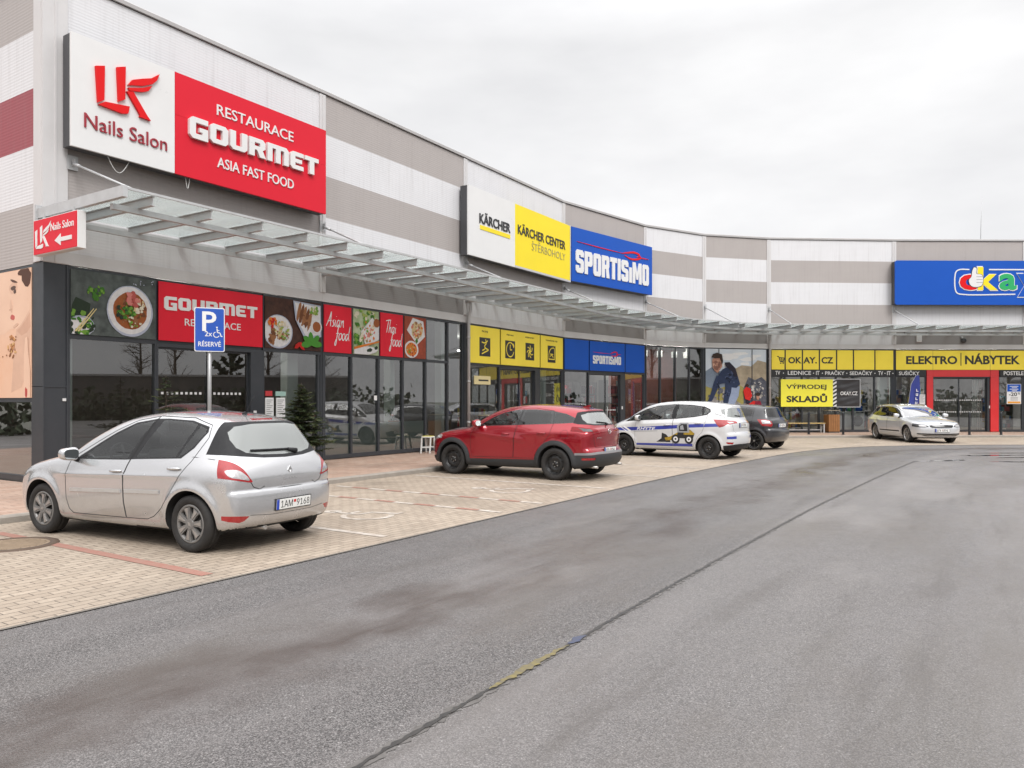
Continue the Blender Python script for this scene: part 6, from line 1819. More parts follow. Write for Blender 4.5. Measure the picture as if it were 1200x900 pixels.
# big double sign over the restaurant
s = sign_root('shop_sign', 0, 0, 0, 'long white and red signboard over the restaurant, with a red LK emblem and white letters', 'sign')
mb = MB().mat(S_EDGE).box((.30, -.345, 6.215), (6.395, -.10, 8.255)); mb.box((.9, -.10, 6.5), (1.0, .0, 8.0)); mb.box((3.2, -.10, 6.5), (3.3, .0, 8.0)); mb.box((5.6, -.10, 6.5), (5.7, .0, 8.0)); mb.build('frame', None, s)
MB().mat(S_WHITE).box((.29, -.40, 6.205), (2.328, -.346, 8.265), bev=.004).build('white_panel', None, s)
mb = MB().mat(S_RED).box((2.332, -.40, 6.205), (6.40, -.346, 7.40), bev=.002); mb.box((2.332, -.40, 7.403), (6.40, -.346, 8.265), bev=.002); mb.build('red_panel', None, s)
lk_logo(s, lambda a, b: (a, b), -.400, -.450, S_RED2)
letters(s, 'Nails Salon', .52, 2.15, 6.60, 6.87, -.400, -.425, S_MAROON, -.002)
letters(s, 'RESTAURACE', 3.30, 5.37, 7.69, 7.92, -.400, -.418, S_WHITE, .004)
block_word(s, 'GOURMET', 2.62, 6.10, 7.02, 7.46, -.400, -.470, S_WHITE)
letters(s, 'ASIA FAST FOOD', 3.31, 5.38, 6.58, 6.80, -.400, -.418, S_WHITE, .006)
for a, w, h in ((1.0, .42, .26), (2.62, .10, .22)):
    mb = MB().mat(mat('cable_white', (.6, .6, .58), .5)); mb.tube([(a + w * t, -.32, 6.21 - h * math.sin(PI * t)) for t in np.linspace(0, 1, 12)], .008, 5); mb.build('loose_cable', None, s)

# small projecting sign under the canopy's end beam
e0_, n0_ = bdir(0), bnor(0)
Mp = Matrix(((n0_.x, e0_.x, 0, FP[0].x), (n0_.y, e0_.y, 0, FP[0].y), (0, 0, 1, 0), (0, 0, 0, 1)))     # x outwards, y along the facade
s = sign_root('projecting_sign', 0, 0, 0, 'small red box sign with white emblem and arrow hanging under the canopy end', 'sign', M=Mp @ Matrix.Translation((0, -.10, 0)))
MB().mat(S_WHITE).box((.05, -.07, 4.17), (1.52, .07, 4.80), bev=.006).build('box', None, s)
MB().mat(S_RED).box((.06, -.082, 4.185), (1.505, -.071, 4.785)).build('red_panel', None, s)
lk_logo(s, lambda a, b: (.12 + (a - .71) * .44, 4.27 + (b - 7.05) * .44), -.082, -.090, S_WHITE)
letters(s, 'Nails Salon', .66, 1.42, 4.54, 4.67, -.082, -.090, S_WHITE)
MB().mat(S_WHITE).prism([(.80, 4.36), (1.0, 4.46), (1.0, 4.395), (1.36, 4.395), (1.36, 4.325), (1.0, 4.325), (1.0, 4.26)], -.082, -.090).build('arrow', None, s)
mb = MB().mat(M_STEEL); mb.box((.25, -.02, 4.80), (.29, .02, 4.90)); mb.box((1.25, -.02, 4.80), (1.29, .02, 4.90)); mb.build('hanger', None, s)

# white, yellow and blue sign on the bend: two straight sections
s = sign_root('shop_sign', 2, 0, 0, 'white and yellow signboard with black letters on the bend, left of the blue one', 'sign')
mb = MB().mat(S_EDGE).box((-.36, -.345, 6.19), (6.36, -.08, 8.36)); mb.build('frame', None, s)
MB().mat(S_WHITE).box((-.37, -.40, 6.18), (2.36, -.346, 8.37), bev=.004).build('white_panel', None, s)
MB().mat(S_YEL).box((2.363, -.40, 6.25), (6.33, -.346, 8.36), bev=.004).build('yellow_panel', None, s)
mb = MB().mat(S_ALU).box((2.363, -.41, 6.18), (6.38, -.346, 6.248)); mb.box((6.332, -.41, 6.25), (6.385, -.346, 8.37)); mb.build('edge_strip', None, s)
letters(s, 'KÄRCHER', .22, 2.04, 7.28, 7.66, -.400, -.425, S_INK, .013)
MB().mat(S_YEL).box((.26, -.415, 7.09), (2.04, -.400, 7.225)).build('underline', None, s)
letters(s, 'KÄRCHER CENTER', 2.53, 5.94, 7.36, 7.75, -.400, -.420, S_INK, .010)
letters(s, 'ŠTĚRBOHOLY', 3.47, 5.94, 6.95, 7.31, -.400, -.412, S_GREY, -.012)
sw = MB().mat(S_INK)
def swoosh(parent, x0, x1, z, y0, y1, m, sc):
    """thin ribbon line with a knotted bow"""
    mb = MB().mat(m); L = x1 - x0
    def rib(pts, w):
        P = [np.array(p, float) for p in catmull(pts, 5)]; up, dn = [], []
        for i, p in enumerate(P):
            a = P[max(i - 1, 0)]; b = P[min(i + 1, len(P) - 1)]; t = (b - a) / np.hypot(*(b - a)); n = np.array([-t[1], t[0]])
            ww = w * (.25 + .75 * math.sin(PI * min(max(i / (len(P) - 1), .04), .96)))
            up.append(tuple(p + n * ww / 2)); dn.append(tuple(p - n * ww / 2))
        mb.prism(up + dn[::-1], y0, y1)
    rib([(x0, z + .05 * sc), (x0 + .3 * L, z), (x0 + .62 * L, z - .02 * sc)], .05 * sc)
    y0, y1 = y0 - .001, y1 - .001
    rib([(x0 + .60 * L, z - .03 * sc), (x0 + .68 * L, z + .10 * sc), (x0 + .78 * L, z + .22 * sc), (x0 + .86 * L, z + .12 * sc), (x0 + .82 * L, z - .05 * sc)], .13 * sc)
    y0, y1 = y0 - .001, y1 - .001
    rib([(x0 + .64 * L, z - .12 * sc), (x0 + .72 * L, z - .26 * sc), (x0 + .82 * L, z - .20 * sc), (x0 + .88 * L, z - .02 * sc), (x0 + .84 * L, z + .10 * sc)], .13 * sc)
    y0, y1 = y0 - .001, y1 - .001
    rib([(x0 + .84 * L, z - .06 * sc), (x0 + .92 * L, z - .04 * sc), (x1, z - .02 * sc)], .06 * sc)
    mb.build('ribbon_emblem', None, parent)
s = sign_root('shop_sign', 3, 0, 0, 'blue signboard with bold white letters and a red ribbon, right of the yellow one', 'sign')
MB().mat(S_EDGE).box((.03, -.345, 6.27), (5.60, -.08, 8.36)).build('frame', None, s)
MB().mat(S_BLUE).box((.03, -.40, 6.26), (5.63, -.346, 8.37), bev=.004).build('blue_panel', None, s)
narrow_word(s, 'SPORTISiMO', .26, 5.33, 6.62, 7.52, -.400, -.430, S_WHITE)
swoosh(s, .34, 5.33, 7.80, -.400, -.420, S_RED2, .62)

# blue sign with coloured letters over the electronics shop
s = sign_root('shop_sign', 7, 0, 0, 'long blue signboard with a white outline and red, yellow and green letters', 'sign')
mb = MB().mat(S_EDGE).box((-.15, -.40, 6.24), (9.2, -.06, 8.30)); mb.build('frame', None, s)
def rrect(x0, x1, z0, z1, r, n=6):
    o = []
    for cx, cz, a in ((x1 - r, z0 + r, -PI / 2), (x1 - r, z1 - r, 0), (x0 + r, z1 - r, PI / 2), (x0 + r, z0 + r, PI)):
        o += [(cx + r * math.cos(a + PI / 2 * k / n), cz + r * math.sin(a + PI / 2 * k / n)) for k in range(n + 1)]
    return o
MB().mat(S_BLUE).prism(rrect(-.18, 9.24, 6.21, 8.33, .10), -.401, -.46).build('blue_panel', None, s)
mb = MB().mat(S_WHITE)
for p in ([(3.4, 7.90), (2.95, 7.90), (2.78, 7.82), (2.71, 7.64), (2.71, 6.98), (2.78, 6.80), (2.95, 6.72), (5.62, 6.72)],):
    P = [np.array(q, float) for q in catmull(p, 4)]; up, dn = [], []
    for i, q in enumerate(P):
        a = P[max(i - 1, 0)]; b = P[min(i + 1, len(P) - 1)]; t = (b - a) / np.hypot(*(b - a)); n = np.array([-t[1], t[0]]) * .028; up.append(tuple(q + n)); dn.append(tuple(q - n))
    mb.prism(up + dn[::-1], -.46, -.475)
mb.prism([(4.35, 7.87), (8.6, 7.87), (8.6, 7.93), (4.35, 7.93)], -.46, -.475); mb.prism([(6.1, 6.69), (8.6, 6.69), (8.6, 6.75), (6.1, 6.75)], -.46, -.475)
mb.build('outline', None, s)
for (ch, x0, x1, z0, z1, m) in (('c', 2.92, 3.74, 6.92, 7.66, S_RED2), ('k', 3.80, 4.76, 6.92, 8.02, S_YEL), ('a', 4.84, 5.68, 6.92, 7.70, S_GREEN), ('y', 5.70, 6.70, 6.60, 7.70, S_BLUE)):
    letters(s, ch, x0 - .045, x1 + .045, z0 - .045, z1 + .045, -.461, -.478, S_WHITE, .03, font=None)
    letters(s, ch, x0, x1, z0, z1, -.479, -.490, m, .03, font=None)
mb = MB()
mb.mat(S_EDGE).prism(catmull([(3.40, 7.15), (3.60, 7.04), (3.98, 7.10), (4.07, 7.38), (4.0, 7.66), (3.74, 7.72), (3.76, 7.96), (3.62, 8.03), (3.50, 7.85), (3.46, 7.55), (3.34, 7.40)], 4, True), -.491, -.497)
mb.mat(S_WHITE).prism(catmull([(3.42, 7.17), (3.60, 7.065), (3.96, 7.125), (4.045, 7.38), (3.98, 7.64), (3.72, 7.70), (3.73, 7.94), (3.62, 8.0), (3.525, 7.84), (3.48, 7.54), (3.365, 7.40)], 4, True), -.498, -.503)
for z in (7.28, 7.42, 7.55): mb.mat(S_EDGE).box((3.72, -.506, z - .008), (4.02, -.503, z + .008))
mb.build('thumb_emblem', None, s)

# ---------------- printed boards above the shop fronts
def board(b, u0, u1, m, label, z0=2.845, z1=4.045, cat='sign board', group=None, y=-.002, t=.022, name='fascia_board', M=None):
    s = sign_root(name, b, u0, z0, label, cat, group, M=M)
    mb = MB().mat(m).box((.036, y - t, 0), (u1 - u0 - .036, y, z1 - z0)); mb.build('panel', None, s)
    return s, y - t
def blob(mb, m, cx, cz, rx, rz, rot, y, n=10, j=.22, box=None):
    pts = []
    for k in range(n):
        a = 2 * PI * k / n; r = 1 + rng.uniform(-j, j); x, z = rx * r * math.cos(a), rz * r * math.sin(a)
        p = [cx + x * math.cos(rot) - z * math.sin(rot), cz + x * math.sin(rot) + z * math.cos(rot)]
        if box: p = [min(max(p[0], box[0]), box[1]), min(max(p[1], box[2]), box[3])]
        pts.append(tuple(p))
    if max(p[0] for p in pts) - min(p[0] for p in pts) < .004 or max(p[1] for p in pts) - min(p[1] for p in pts) < .004: return
    mb.mat(m).prism(pts, y + .004, y)
class Food:
    """a printed picture built up from thin inks, each a hair in front of the last"""
    def __init__(s, y, box): s.mb = MB(); s.y = y; s.box = box
    def b(s, m, cx, cz, rx, rz, rot=0, n=10, j=.2): s.y -= .00025; blob(s.mb, m, cx, cz, rx, rz, rot, s.y, n, j, s.box)
    def scatter(s, ms, cx, cz, R_, n, sz, el=.5):
        for _ in range(n):
            a, r = rng.uniform(0, 2 * PI), R_ * math.sqrt(rng.uniform(0, 1)); q = sz * rng.uniform(.5, 1.3)
            s.b(ms[rng.integers(len(ms))], cx + r * math.cos(a), cz + r * math.sin(a), q, q * rng.uniform(el, 1), rng.uniform(0, PI), 7, .3)
def ink(name, c, **k): return mat('ink_' + name, tuple(v ** 1.08 * 1.1 for v in c), .45, spec=.2, noise=k.get('noise', .4), nscale=k.get('nscale', 14), ncol=k.get('ncol'))
I_SLATE = ink('slate', (.055, .062, .060), noise=.8, nscale=5, ncol=(.13, .15, .14)); I_WOOD = ink('dark_wood', (.085, .040, .028), noise=.8, nscale=7, ncol=(.025, .013, .010)); I_PLATE = ink('plate', (.62, .60, .60)); I_PLATES = ink('plate_rim', (.40, .42, .50)); I_BROTH = ink('broth', (.30, .10, .035)); I_HERB = ink('herb', (.06, .17, .025)); I_HERB2 = ink('herb_light', (.16, .30, .05)); I_LEAF = ink('leaf', (.07, .24, .035), noise=.3); I_BEEF = ink('beef', (.42, .10, .085)); I_PINK = ink('pink', (.55, .20, .17)); I_NOOD = ink('noodle', (.55, .42, .24)); I_BROWN = ink('roast', (.16, .065, .03)); I_BROWN2 = ink('roast_light', (.28, .13, .06)); I_ORG = ink('carrot', (.60, .19, .035)); I_CREAM = ink('cream', (.62, .56, .44)); I_CHILI = ink('chilli', (.45, .02, .015)); I_TABLE = ink('red_table', (.34, .075, .04), noise=.7, nscale=6, ncol=(.17, .04, .025)); I_LIME = ink('salad', (.30, .36, .10)); I_STICK = ink('chopstick', (.62, .52, .26)); I_DKPL = ink('dark_greens', (.03, .045, .028))

# 1 noodle bowl on slate
s, y = board(0, .44, 2.18, I_SLATE, 'photo board of a noodle bowl with herbs on dark slate, over the corner window', name='photo_board', cat='picture')
f = Food(y, (.04, 1.70, .004, 1.196))
f.b(I_DKPL, .20, .42, .22, .26); f.b(I_PLATES, .22, .16, .26, .20, .1, 24, .03); f.b(I_PLATE, .22, .15, .23, .17, .1, 24, .03); f.scatter([I_HERB, I_HERB2, I_DKPL], .20, .22, .26, 40, .045)
f.mb.mat(I_STICK); 
for dx in (0, .05): f.y -= .0003; f.mb.prism([(.10 + dx, .06), (.13 + dx, .05), (.46 + dx, .50), (.45 + dx, .51)], f.y + .003, f.y)
f.scatter([I_HERB, I_HERB2], .50, .80, .15, 18, .045)
f.b(I_PLATES, 1.17, .52, .47, .50, 0, 36, .008); f.b(I_PLATE, 1.165, .535, .44, .465, 0, 36, .008); f.b(I_BROTH, 1.17, .53, .345, .365, 0, 30, .02)
f.scatter([I_BROWN, I_BROTH, I_BROWN2], 1.18, .52, .30, 34, .05); f.scatter([I_HERB, I_HERB2, I_DKPL], 1.06, .50, .18, 36, .036); f.scatter([I_NOOD, I_CREAM], 1.30, .62, .16, 16, .05, .25); f.scatter([I_BEEF, I_PINK], 1.20, .76, .12, 20, .055); f.scatter([I_CREAM, I_HERB2], 1.26, .34, .15, 16, .025)
for k in range(10): f.b(I_PLATES, rng.uniform(1.2, 1.68), rng.uniform(1.04, 1.16), .012, .01)
f.mb.build('print', None, s)
# 2 red restaurant board over the door
s, y = board(0, 2.18, 4.83, S_RED, 'red fascia board with white square capitals over the restaurant door')
block_word(s, 'GOURMET', .15, 2.46, .63, .91, y, y - .014, S_WHITE)
letters(s, 'RESTAURACE', .62, 2.01, .34, .49, y, y - .010, S_WHITE, .004)
# 3 two plates on dark wood
s, y = board(0, 4.83, 6.62, I_WOOD, 'photo board of two meat dishes and basil on dark wood', name='photo_board', cat='picture')
f = Food(y, (.04, 1.75, .004, 1.196))
f.b(I_PLATES, .42, .40, .43, .40, 0, 30, .01); f.b(I_PLATE, .42, .41, .40, .37, 0, 30, .01)
f.scatter([I_BROWN, I_BROWN2], .32, .28, .20, 30, .06); f.scatter([I_NOOD, I_LIME, I_CREAM], .52, .44, .20, 40, .05, .3); f.scatter([I_ORG, I_CHILI], .24, .62, .12, 18, .045); f.scatter([I_BROWN2, I_HERB2], .62, .30, .12, 14, .03)
f.y -= .0005; f.mb.mat(I_PLATES).prism([(.85, 1.18), (1.72, 1.14), (1.74, .36), (1.22, .26), (.92, .72)], f.y + .004, f.y); f.y -= .0005; f.mb.mat(I_PLATE).prism([(.90, 1.14), (1.70, 1.10), (1.70, .42), (1.25, .33), (.98, .72)], f.y + .004, f.y)
for k in range(5): f.b(I_BROWN if k % 2 else I_BROWN2, 1.02 + k * .085, .92 - k * .045, .055, .26, -.25, 8, .1)
f.scatter([I_BROWN, I_BROWN2], 1.2, .72, .18, 14, .04); f.scatter([I_LIME, I_HERB2, I_CREAM], 1.50, .99, .13, 24, .05); f.b(I_PLATE, 1.58, .60, .17, .17, 0, 18, .02); f.b(I_BROTH, 1.58, .60, .13, .13, 0, 18, .03)
f.b(I_CHILI, .98, .10, .14, .05, .6); f.b(I_CHILI, 1.10, .08, .12, .045, 2.4)
for a in (0, .8, 1.7, 2.5, 3.3): f.b(I_LEAF, 1.42 + .16 * math.cos(a), .17 + .12 * math.sin(a), .17, .08, a, 12, .06)
f.mb.build('print', None, s)

def script(parent, strokes, x0, z0, sc, w, y0, y1, m, lean=.18):
    """brush handwriting: each stroke a tapering ribbon"""
    mb = MB().mat(m)
    for st in strokes:
        P = [np.array(p, float) for p in catmull(st, 6)] if len(st) > 2 else [np.array(p, float) for p in st]
        up, dn = [], []
        for i, p in enumerate(P):
            a = P[max(i - 1, 0)]; b = P[min(i + 1, len(P) - 1)]; t = (b - a) / max(np.hypot(*(b - a)), 1e-6); n = np.array([-t[1], t[0]]) * w / 2 * (.7 + .3 * math.sin(PI * i / (len(P) - 1)))
            for L, q in ((up, p + n), (dn, p - n)): L.append((x0 + (q[0] + lean * q[1]) * sc, z0 + q[1] * sc))
        for i in range(len(P) - 1):
            mb.add([(up[i][0], y1, up[i][1]), (up[i + 1][0], y1, up[i + 1][1]), (dn[i + 1][0], y1, dn[i + 1][1]), (dn[i][0], y1, dn[i][1])], [(0, 3, 2, 1)])
        y1 -= .0004
    return mb.build('lettering', None, parent)
def o_(x): return [(x + .42, .95), (x + .1, .85), (x + .02, .35), (x + .25, .0), (x + .52, .3), (x + .48, .8), (x + .36, .98)]
def a_(x): return [(x + .5, .85), (x + .2, .95), (x + .02, .45), (x + .15, .02), (x + .4, .3), (x + .55, .95), (x + .52, .3), (x + .7, .0)]
def d_(x): return [(x + .5, .8), (x + .2, .9), (x + .03, .4), (x + .2, .0), (x + .45, .35), (x + .62, 2.0), (x + .58, .4), (x + .75, .0)]
FOOD = [[(.55, 1.75), (.42, 1.98), (.25, 1.6), (.22, .5), (.12, -.8), (-.05, -.6), (.12, .1)], [(-.02, .85), (.5, .95)], o_(.55), o_(1.2), d_(1.85)]
ASIAN = [[(.0, .0), (.45, 1.2), (.62, 2.0), (.68, 1.0), (.78, .0)], [(.15, .7), (.85, .85)], [(1.35, .95), (1.12, .8), (1.3, .5), (1.35, .15), (1.05, .0)], [(1.6, .95), (1.58, .3), (1.72, .0)], [(1.66, 1.4), (1.68, 1.48)], a_(1.9), [(2.75, .95), (2.72, .0), (2.80, .6), (3.05, .95), (3.12, .4), (3.25, .0)]]
THAI = [[(-.1, 1.85), (.5, 2.0), (1.05, 2.05)], [(.5, 2.0), (.42, .8), (.36, .0)], [(.95, 2.0), (.85, .0), (.98, .7), (1.2, .9), (1.28, .3), (1.4, .0)], a_(1.5), [(2.38, .95), (2.35, .3), (2.5, .0)], [(2.44, 1.4), (2.46, 1.48)]]
s, y = board(1, .02, 1.05, S_RED, 'red fascia board with white brush script, left of the spring roll picture')
script(s, ASIAN, .10, .66, .185, .16, y, y - .003, S_WHITE); script(s, FOOD, .42, .33, .185, .16, y, y - .004, S_WHITE)
s, y = board(1, 1.05, 2.10, ink('pale_cloth', (.46, .50, .36), noise=.7, nscale=4, ncol=(.16, .24, .06)), 'photo board of fresh spring rolls and greens on a white cloth', name='photo_board', cat='picture')
f = Food(y, (.04, 1.01, .004, 1.196))
f.scatter([I_LIME, I_HERB2, I_CREAM, I_HERB], .5, 1.0, .45, 60, .06); f.scatter([I_HERB, I_HERB2], .12, .35, .2, 30, .06)
f.y -= .0005; f.mb.mat(I_PLATE).prism([(.30, .60), (.74, 1.02), (1.0, .78), (1.0, .44), (.5, .20)], f.y + .003, f.y)
for k in range(5): f.b((I_CREAM, I_PLATE, I_PINK)[k % 3], .36 + k * .14, .50 + .11 * (k % 2) + k * .05, .065, .20, -.55, 10, .1)
f.scatter([I_PINK, I_HERB2, I_CREAM, I_ORG], .55, .62, .30, 34, .035); f.b(I_BROTH, .90, .88, .12, .12, 0, 14, .03); f.b(I_PLATE, .40, .10, .55, .12, .1, 10, .1)
f.y -= .0004; f.mb.mat(I_ORG).prism([(.04, .12), (1.0, .36), (1.0, .40), (.04, .19)], f.y + .003, f.y); f.b(I_DKPL, .62, .13, .10, .05, .2); f.b(I_DKPL, .88, .20, .07, .05, .4)
f.mb.build('print', None, s)
s, y = board(1, 2.10, 3.11, S_RED, 'red fascia board with white brush script, right of the spring roll picture')
script(s, THAI, .22, .66, .175, .16, y, y - .003, S_WHITE); script(s, FOOD, .42, .30, .185, .16, y, y - .004, S_WHITE)
s, y = board(1, 3.11, 4.14, I_TABLE, 'photo board of a white square plate and a soup bowl on red wood', name='photo_board', cat='picture')
f = Food(y, (.04, .99, .004, 1.196))
f.y -= .0004; f.mb.mat(I_PLATE).prism([(.14, .80), (.40, 1.17), (.88, 1.10), (.96, .66), (.60, .40)], f.y + .003, f.y); f.b(I_NOOD, .58, .82, .25, .24); f.scatter([I_ORG, I_NOOD, I_CREAM, I_BROWN2, I_PINK], .58, .82, .24, 44, .05); f.scatter([I_HERB], .55, .50, .06, 8, .035)
f.b(I_PLATE, .33, .25, .31, .25, 0, 26, .01); f.b(I_ORG, .33, .25, .25, .195, 0, 22, .03); f.scatter([I_CHILI, I_NOOD, I_HERB2, I_BROTH], .33, .25, .20, 34, .03)
f.mb.build('print', None, s)

# 4 yellow boards of the cleaning equipment shop, with black pictograms
s, y = board(2, .12, 2.02, S_YEL2, 'yellow fascia board with one black pictogram, nearest the downpipe')
def pict(s, x0, x1, z0, z1, y, kind, word):
    MB().mat(S_INK).box((x0, y - .006, z0), (x1, y, z1)).build('pictogram_ground', None, s)
    mb = MB().mat(S_YEL2); w, h = x1 - x0, z1 - z0; P = lambda a, b: (x0 + a * w, z0 + b * h)
    yy = y - .006
    def st(pts, t=.06, n=4):
        nonlocal yy
        Q = catmull([P(*p) for p in pts], n) if len(pts) > 2 else [P(*p) for p in pts]; yy -= .0006
        for a, b in zip(Q[:-1], Q[1:]):
            d = Vector((b[0] - a[0], b[1] - a[1])); 
            if d.length < 1e-5: continue
            d.normalize(); n_ = Vector((-d.y, d.x)) * t * w / 2
            mb.add([(a[0] + n_.x, yy, a[1] + n_.y), (b[0] + n_.x, yy, b[1] + n_.y), (b[0] - n_.x, yy, b[1] - n_.y), (a[0] - n_.x, yy, a[1] - n_.y)], [(0, 3, 2, 1)])
    if kind == 0: st([(.55, .92), (.62, .7), (.45, .55), (.6, .42), (.82, .36), (.55, .25), (.2, .12)]); st([(.2, .75), (.5, .72), (.75, .85)]); st([(.25, .30), (.5, .42), (.45, .55)])
    if kind == 1: st([(.5 + .38 * math.cos(a), .5 + .40 * math.sin(a)) for a in np.linspace(.3, 6.0, 16)]); st([(.5, .78), (.5, .5), (.68, .5)]); st([(.75, .85), (.88, .75), (.84, .62)])
    if kind == 2:
        for a in np.linspace(.2, 5.4, 7): st([(.5, .5), (.5 + .2 * math.cos(a), .5 + .22 * math.sin(a)), (.5 + .36 * math.cos(a + .5), .5 + .38 * math.sin(a + .5))])
    if kind == 3: st([(.15, .2), (.15, .55), (.4, .82), (.85, .85), (.85, .2)]); st([(.1, .2), (.9, .2)]); st([(.3, .5), (.7, .5)]); st([(.3, .35), (.5, .45), (.7, .3)])
    mb.build('pictogram', None, s)
    letters(s, word, (x0 + x1) / 2 - .028 * len(word), (x0 + x1) / 2 + .028 * len(word), z1 + .16, z1 + .235, y, y - .004, S_INK, .01)
pict(s, .65, 1.28, .235, .85, y, 0, 'PRODEJ')
s, y = board(2, 2.02, 4.71, S_YEL2, 'wide yellow fascia board with two black pictograms over a shop door')
pict(s, .30, .93, .235, .85, y, 1, 'PŮJČOVNA'); pict(s, 1.64, 2.24, .235, .85, y, 2, 'MYJEM SPÁRY')
s, y = board(2, 4.71, 6.48, S_YEL2, 'yellow fascia board with one black pictogram beside the blue boards')
pict(s, .55, 1.14, .215, .85, y, 3, 'VYSAVAČE PRO VÁS')
# 5 blue boards
board(3, .03, 1.62, S_BLUE, 'plain blue fascia board next to the yellow ones')
s, y = board(3, 1.62, 4.12, S_BLUE, 'blue fascia board with bold white letters over the sports shop door')
narrow_word(s, 'SPORTISiMO', .24, 2.19, .29, .63, y, y - .008, S_WHITE); swoosh(s, .24, 2.19, .74, y, y - .006, S_RED2, .38)
board(3, 4.12, 5.62, S_BLUE, 'plain blue fascia board at the right end of the blue row')
# 6 mountain hiking picture over three panes
I_SKY = ink('pale_sky', (.50, .55, .62), noise=.6, nscale=1.1, ncol=(.66, .66, .66))
s = sign_root('photo_board', 5, .05, 1.0, 'large mountain photo with a bending hiker in a navy jacket, filling shop panes', 'picture')
MB().mat(I_SKY).box((.03, -.014, 0), (3.20, -.002, 3.06)).build('panel', None, s)
f = Food(-.014, (.03, 3.20, .004, 3.055))
def poly(m, pts): f.y -= .0006; f.mb.mat(m).prism([(min(max(a, .03), 3.20), min(max(c, .004), 3.055)) for a, c in pts], f.y + .003, f.y)
I_MTN = ink('far_mountain', (.20, .24, .30)); I_MTN2 = ink('ochre_slope', (.42, .35, .26), noise=.8, nscale=3, ncol=(.22, .18, .13)); I_ROCK = ink('rock', (.36, .34, .32), noise=.9, nscale=6, ncol=(.10, .09, .09)); I_ROCK2 = ink('rock_shadow', (.055, .06, .085), noise=.8, nscale=6, ncol=(.16, .16, .18)); I_NAVY = ink('navy_jacket', (.035, .05, .10), noise=.6, nscale=7, ncol=(.015, .02, .04)); I_SKIN = ink('skin', (.42, .23, .17), noise=.4, nscale=9); I_HAIR = ink('dark_hair', (.05, .033, .026)); I_PACK = ink('rucksack', (.03, .026, .04)); I_JEAN = ink('pale_trousers', (.28, .33, .45)); I_JACK = ink('red_jacket', (.55, .03, .025), noise=.5, nscale=8); I_GRASS = ink('dry_grass', (.33, .29, .10), noise=.7, nscale=6)
for k in range(9): f.b(ink('cloud', (.68, .67, .67), noise=.2), rng.uniform(.5, 3.1), rng.uniform(2.3, 3.0), rng.uniform(.25, .5), .07, .05, 12, .25)
poly(I_MTN2, [(1.4, 2.05), (1.9, 2.3), (2.4, 2.25), (2.75, 2.55), (3.2, 2.45), (3.2, 1.0), (1.2, 1.1)])
poly(I_MTN, [(.03, 2.0), (.35, 2.2), (.6, 1.95), (1.0, 2.1), (1.5, 1.7), (1.5, .9), (.03, .9)])
poly(I_GRASS, [(.03, 1.3), (.5, 1.15), (1.3, 1.35), (2.0, 1.6), (2.2, .9), (1.9, .1), (.03, .3)])
poly(I_MTN2, [(1.65, 1.95), (1.95, 2.12), (2.2, 1.95), (2.35, 1.5), (2.1, 1.2), (1.7, 1.4)])
poly(I_ROCK2, [(2.0, 1.2), (2.25, 1.75), (2.6, 1.6), (2.95, 1.75), (3.2, 1.55), (3.2, .004), (2.0, .004)])
poly(I_ROCK, [(.03, .5), (.4, .75), (.8, .6), (1.3, .8), (1.9, .45), (2.3, .55), (2.7, .25), (3.2, .2), (3.2, .004), (.03, .004)])
f.scatter([I_ROCK, I_ROCK2, ink('stone_light', (.50, .48, .46))], .8, .45, .7, 80, .09); f.scatter([I_ROCK, I_ROCK2, ink('stone_light', (.5, .48, .46))], 2.7, 1.05, .45, 50, .07)
poly(I_JEAN, [(1.32, 1.35), (1.78, 1.30), (1.72, .85), (1.45, .35), (1.42, .004), (1.02, .004), (1.20, .6)])
poly(I_NAVY, [(.62, 1.75), (.88, 2.10), (1.30, 2.28), (1.62, 1.95), (1.80, 1.40), (1.60, 1.22), (1.30, 1.25), (1.0, 1.45), (.72, 1.4)])
poly(I_NAVY, [(.60, 1.85), (.72, 1.35), (.38, .68), (.10, .30), (.02, .42), (.24, .85), (.44, 1.5)])
poly(I_NAVY, [(1.05, 1.95), (1.42, 1.75), (1.32, 1.0), (1.08, .35), (1.02, .004), (.78, .004), (.92, .6), (1.02, 1.2)])
f.scatter([ink('navy_fold', (.075, .095, .17)), ink('navy_deep', (.012, .016, .03))], 1.35, 1.75, .30, 26, .06, .25); f.scatter([ink('navy_fold', (.075, .095, .17)), ink('navy_deep', (.012, .016, .03))], .60, 1.35, .16, 10, .05, .25); f.scatter([ink('navy_fold', (.075, .095, .17)), ink('navy_deep', (.012, .016, .03))], 1.12, .95, .16, 12, .05, .25)
poly(I_PACK, [(.98, 2.42), (1.24, 2.44), (1.55, 2.15), (1.66, 1.80), (1.58, 1.70), (1.36, 2.02), (1.02, 2.26)])
poly(I_SKIN, [(.33, 2.55), (.36, 2.20), (.47, 2.02), (.62, 1.92), (.72, 2.05), (.86, 2.22), (.84, 2.62), (.6, 2.75)])
f.scatter([ink('face_dark', (.22, .11, .085)), I_SKIN, ink('skin_light', (.55, .34, .26))], .58, 2.32, .20, 30, .045); poly(I_HAIR, [(.30, 2.62), (.36, 2.80), (.58, 2.88), (.84, 2.80), (.90, 2.48), (.84, 2.28), (.78, 2.48), (.72, 2.62), (.48, 2.60), (.36, 2.66)])
f.b(I_HAIR, .43, 2.42, .035, .012); f.b(ink('face_dark', (.22, .11, .085)), .55, 2.15, .12, .10, -.5, 10, .1); f.b(ink('face_dark', (.22, .11, .085)), .70, 2.30, .08, .16, -.2, 10, .1); f.b(ink('skin_light', (.55, .34, .26)), .40, 2.3, .03, .08, .1); f.b(I_SKIN, .06, .36, .07, .06)
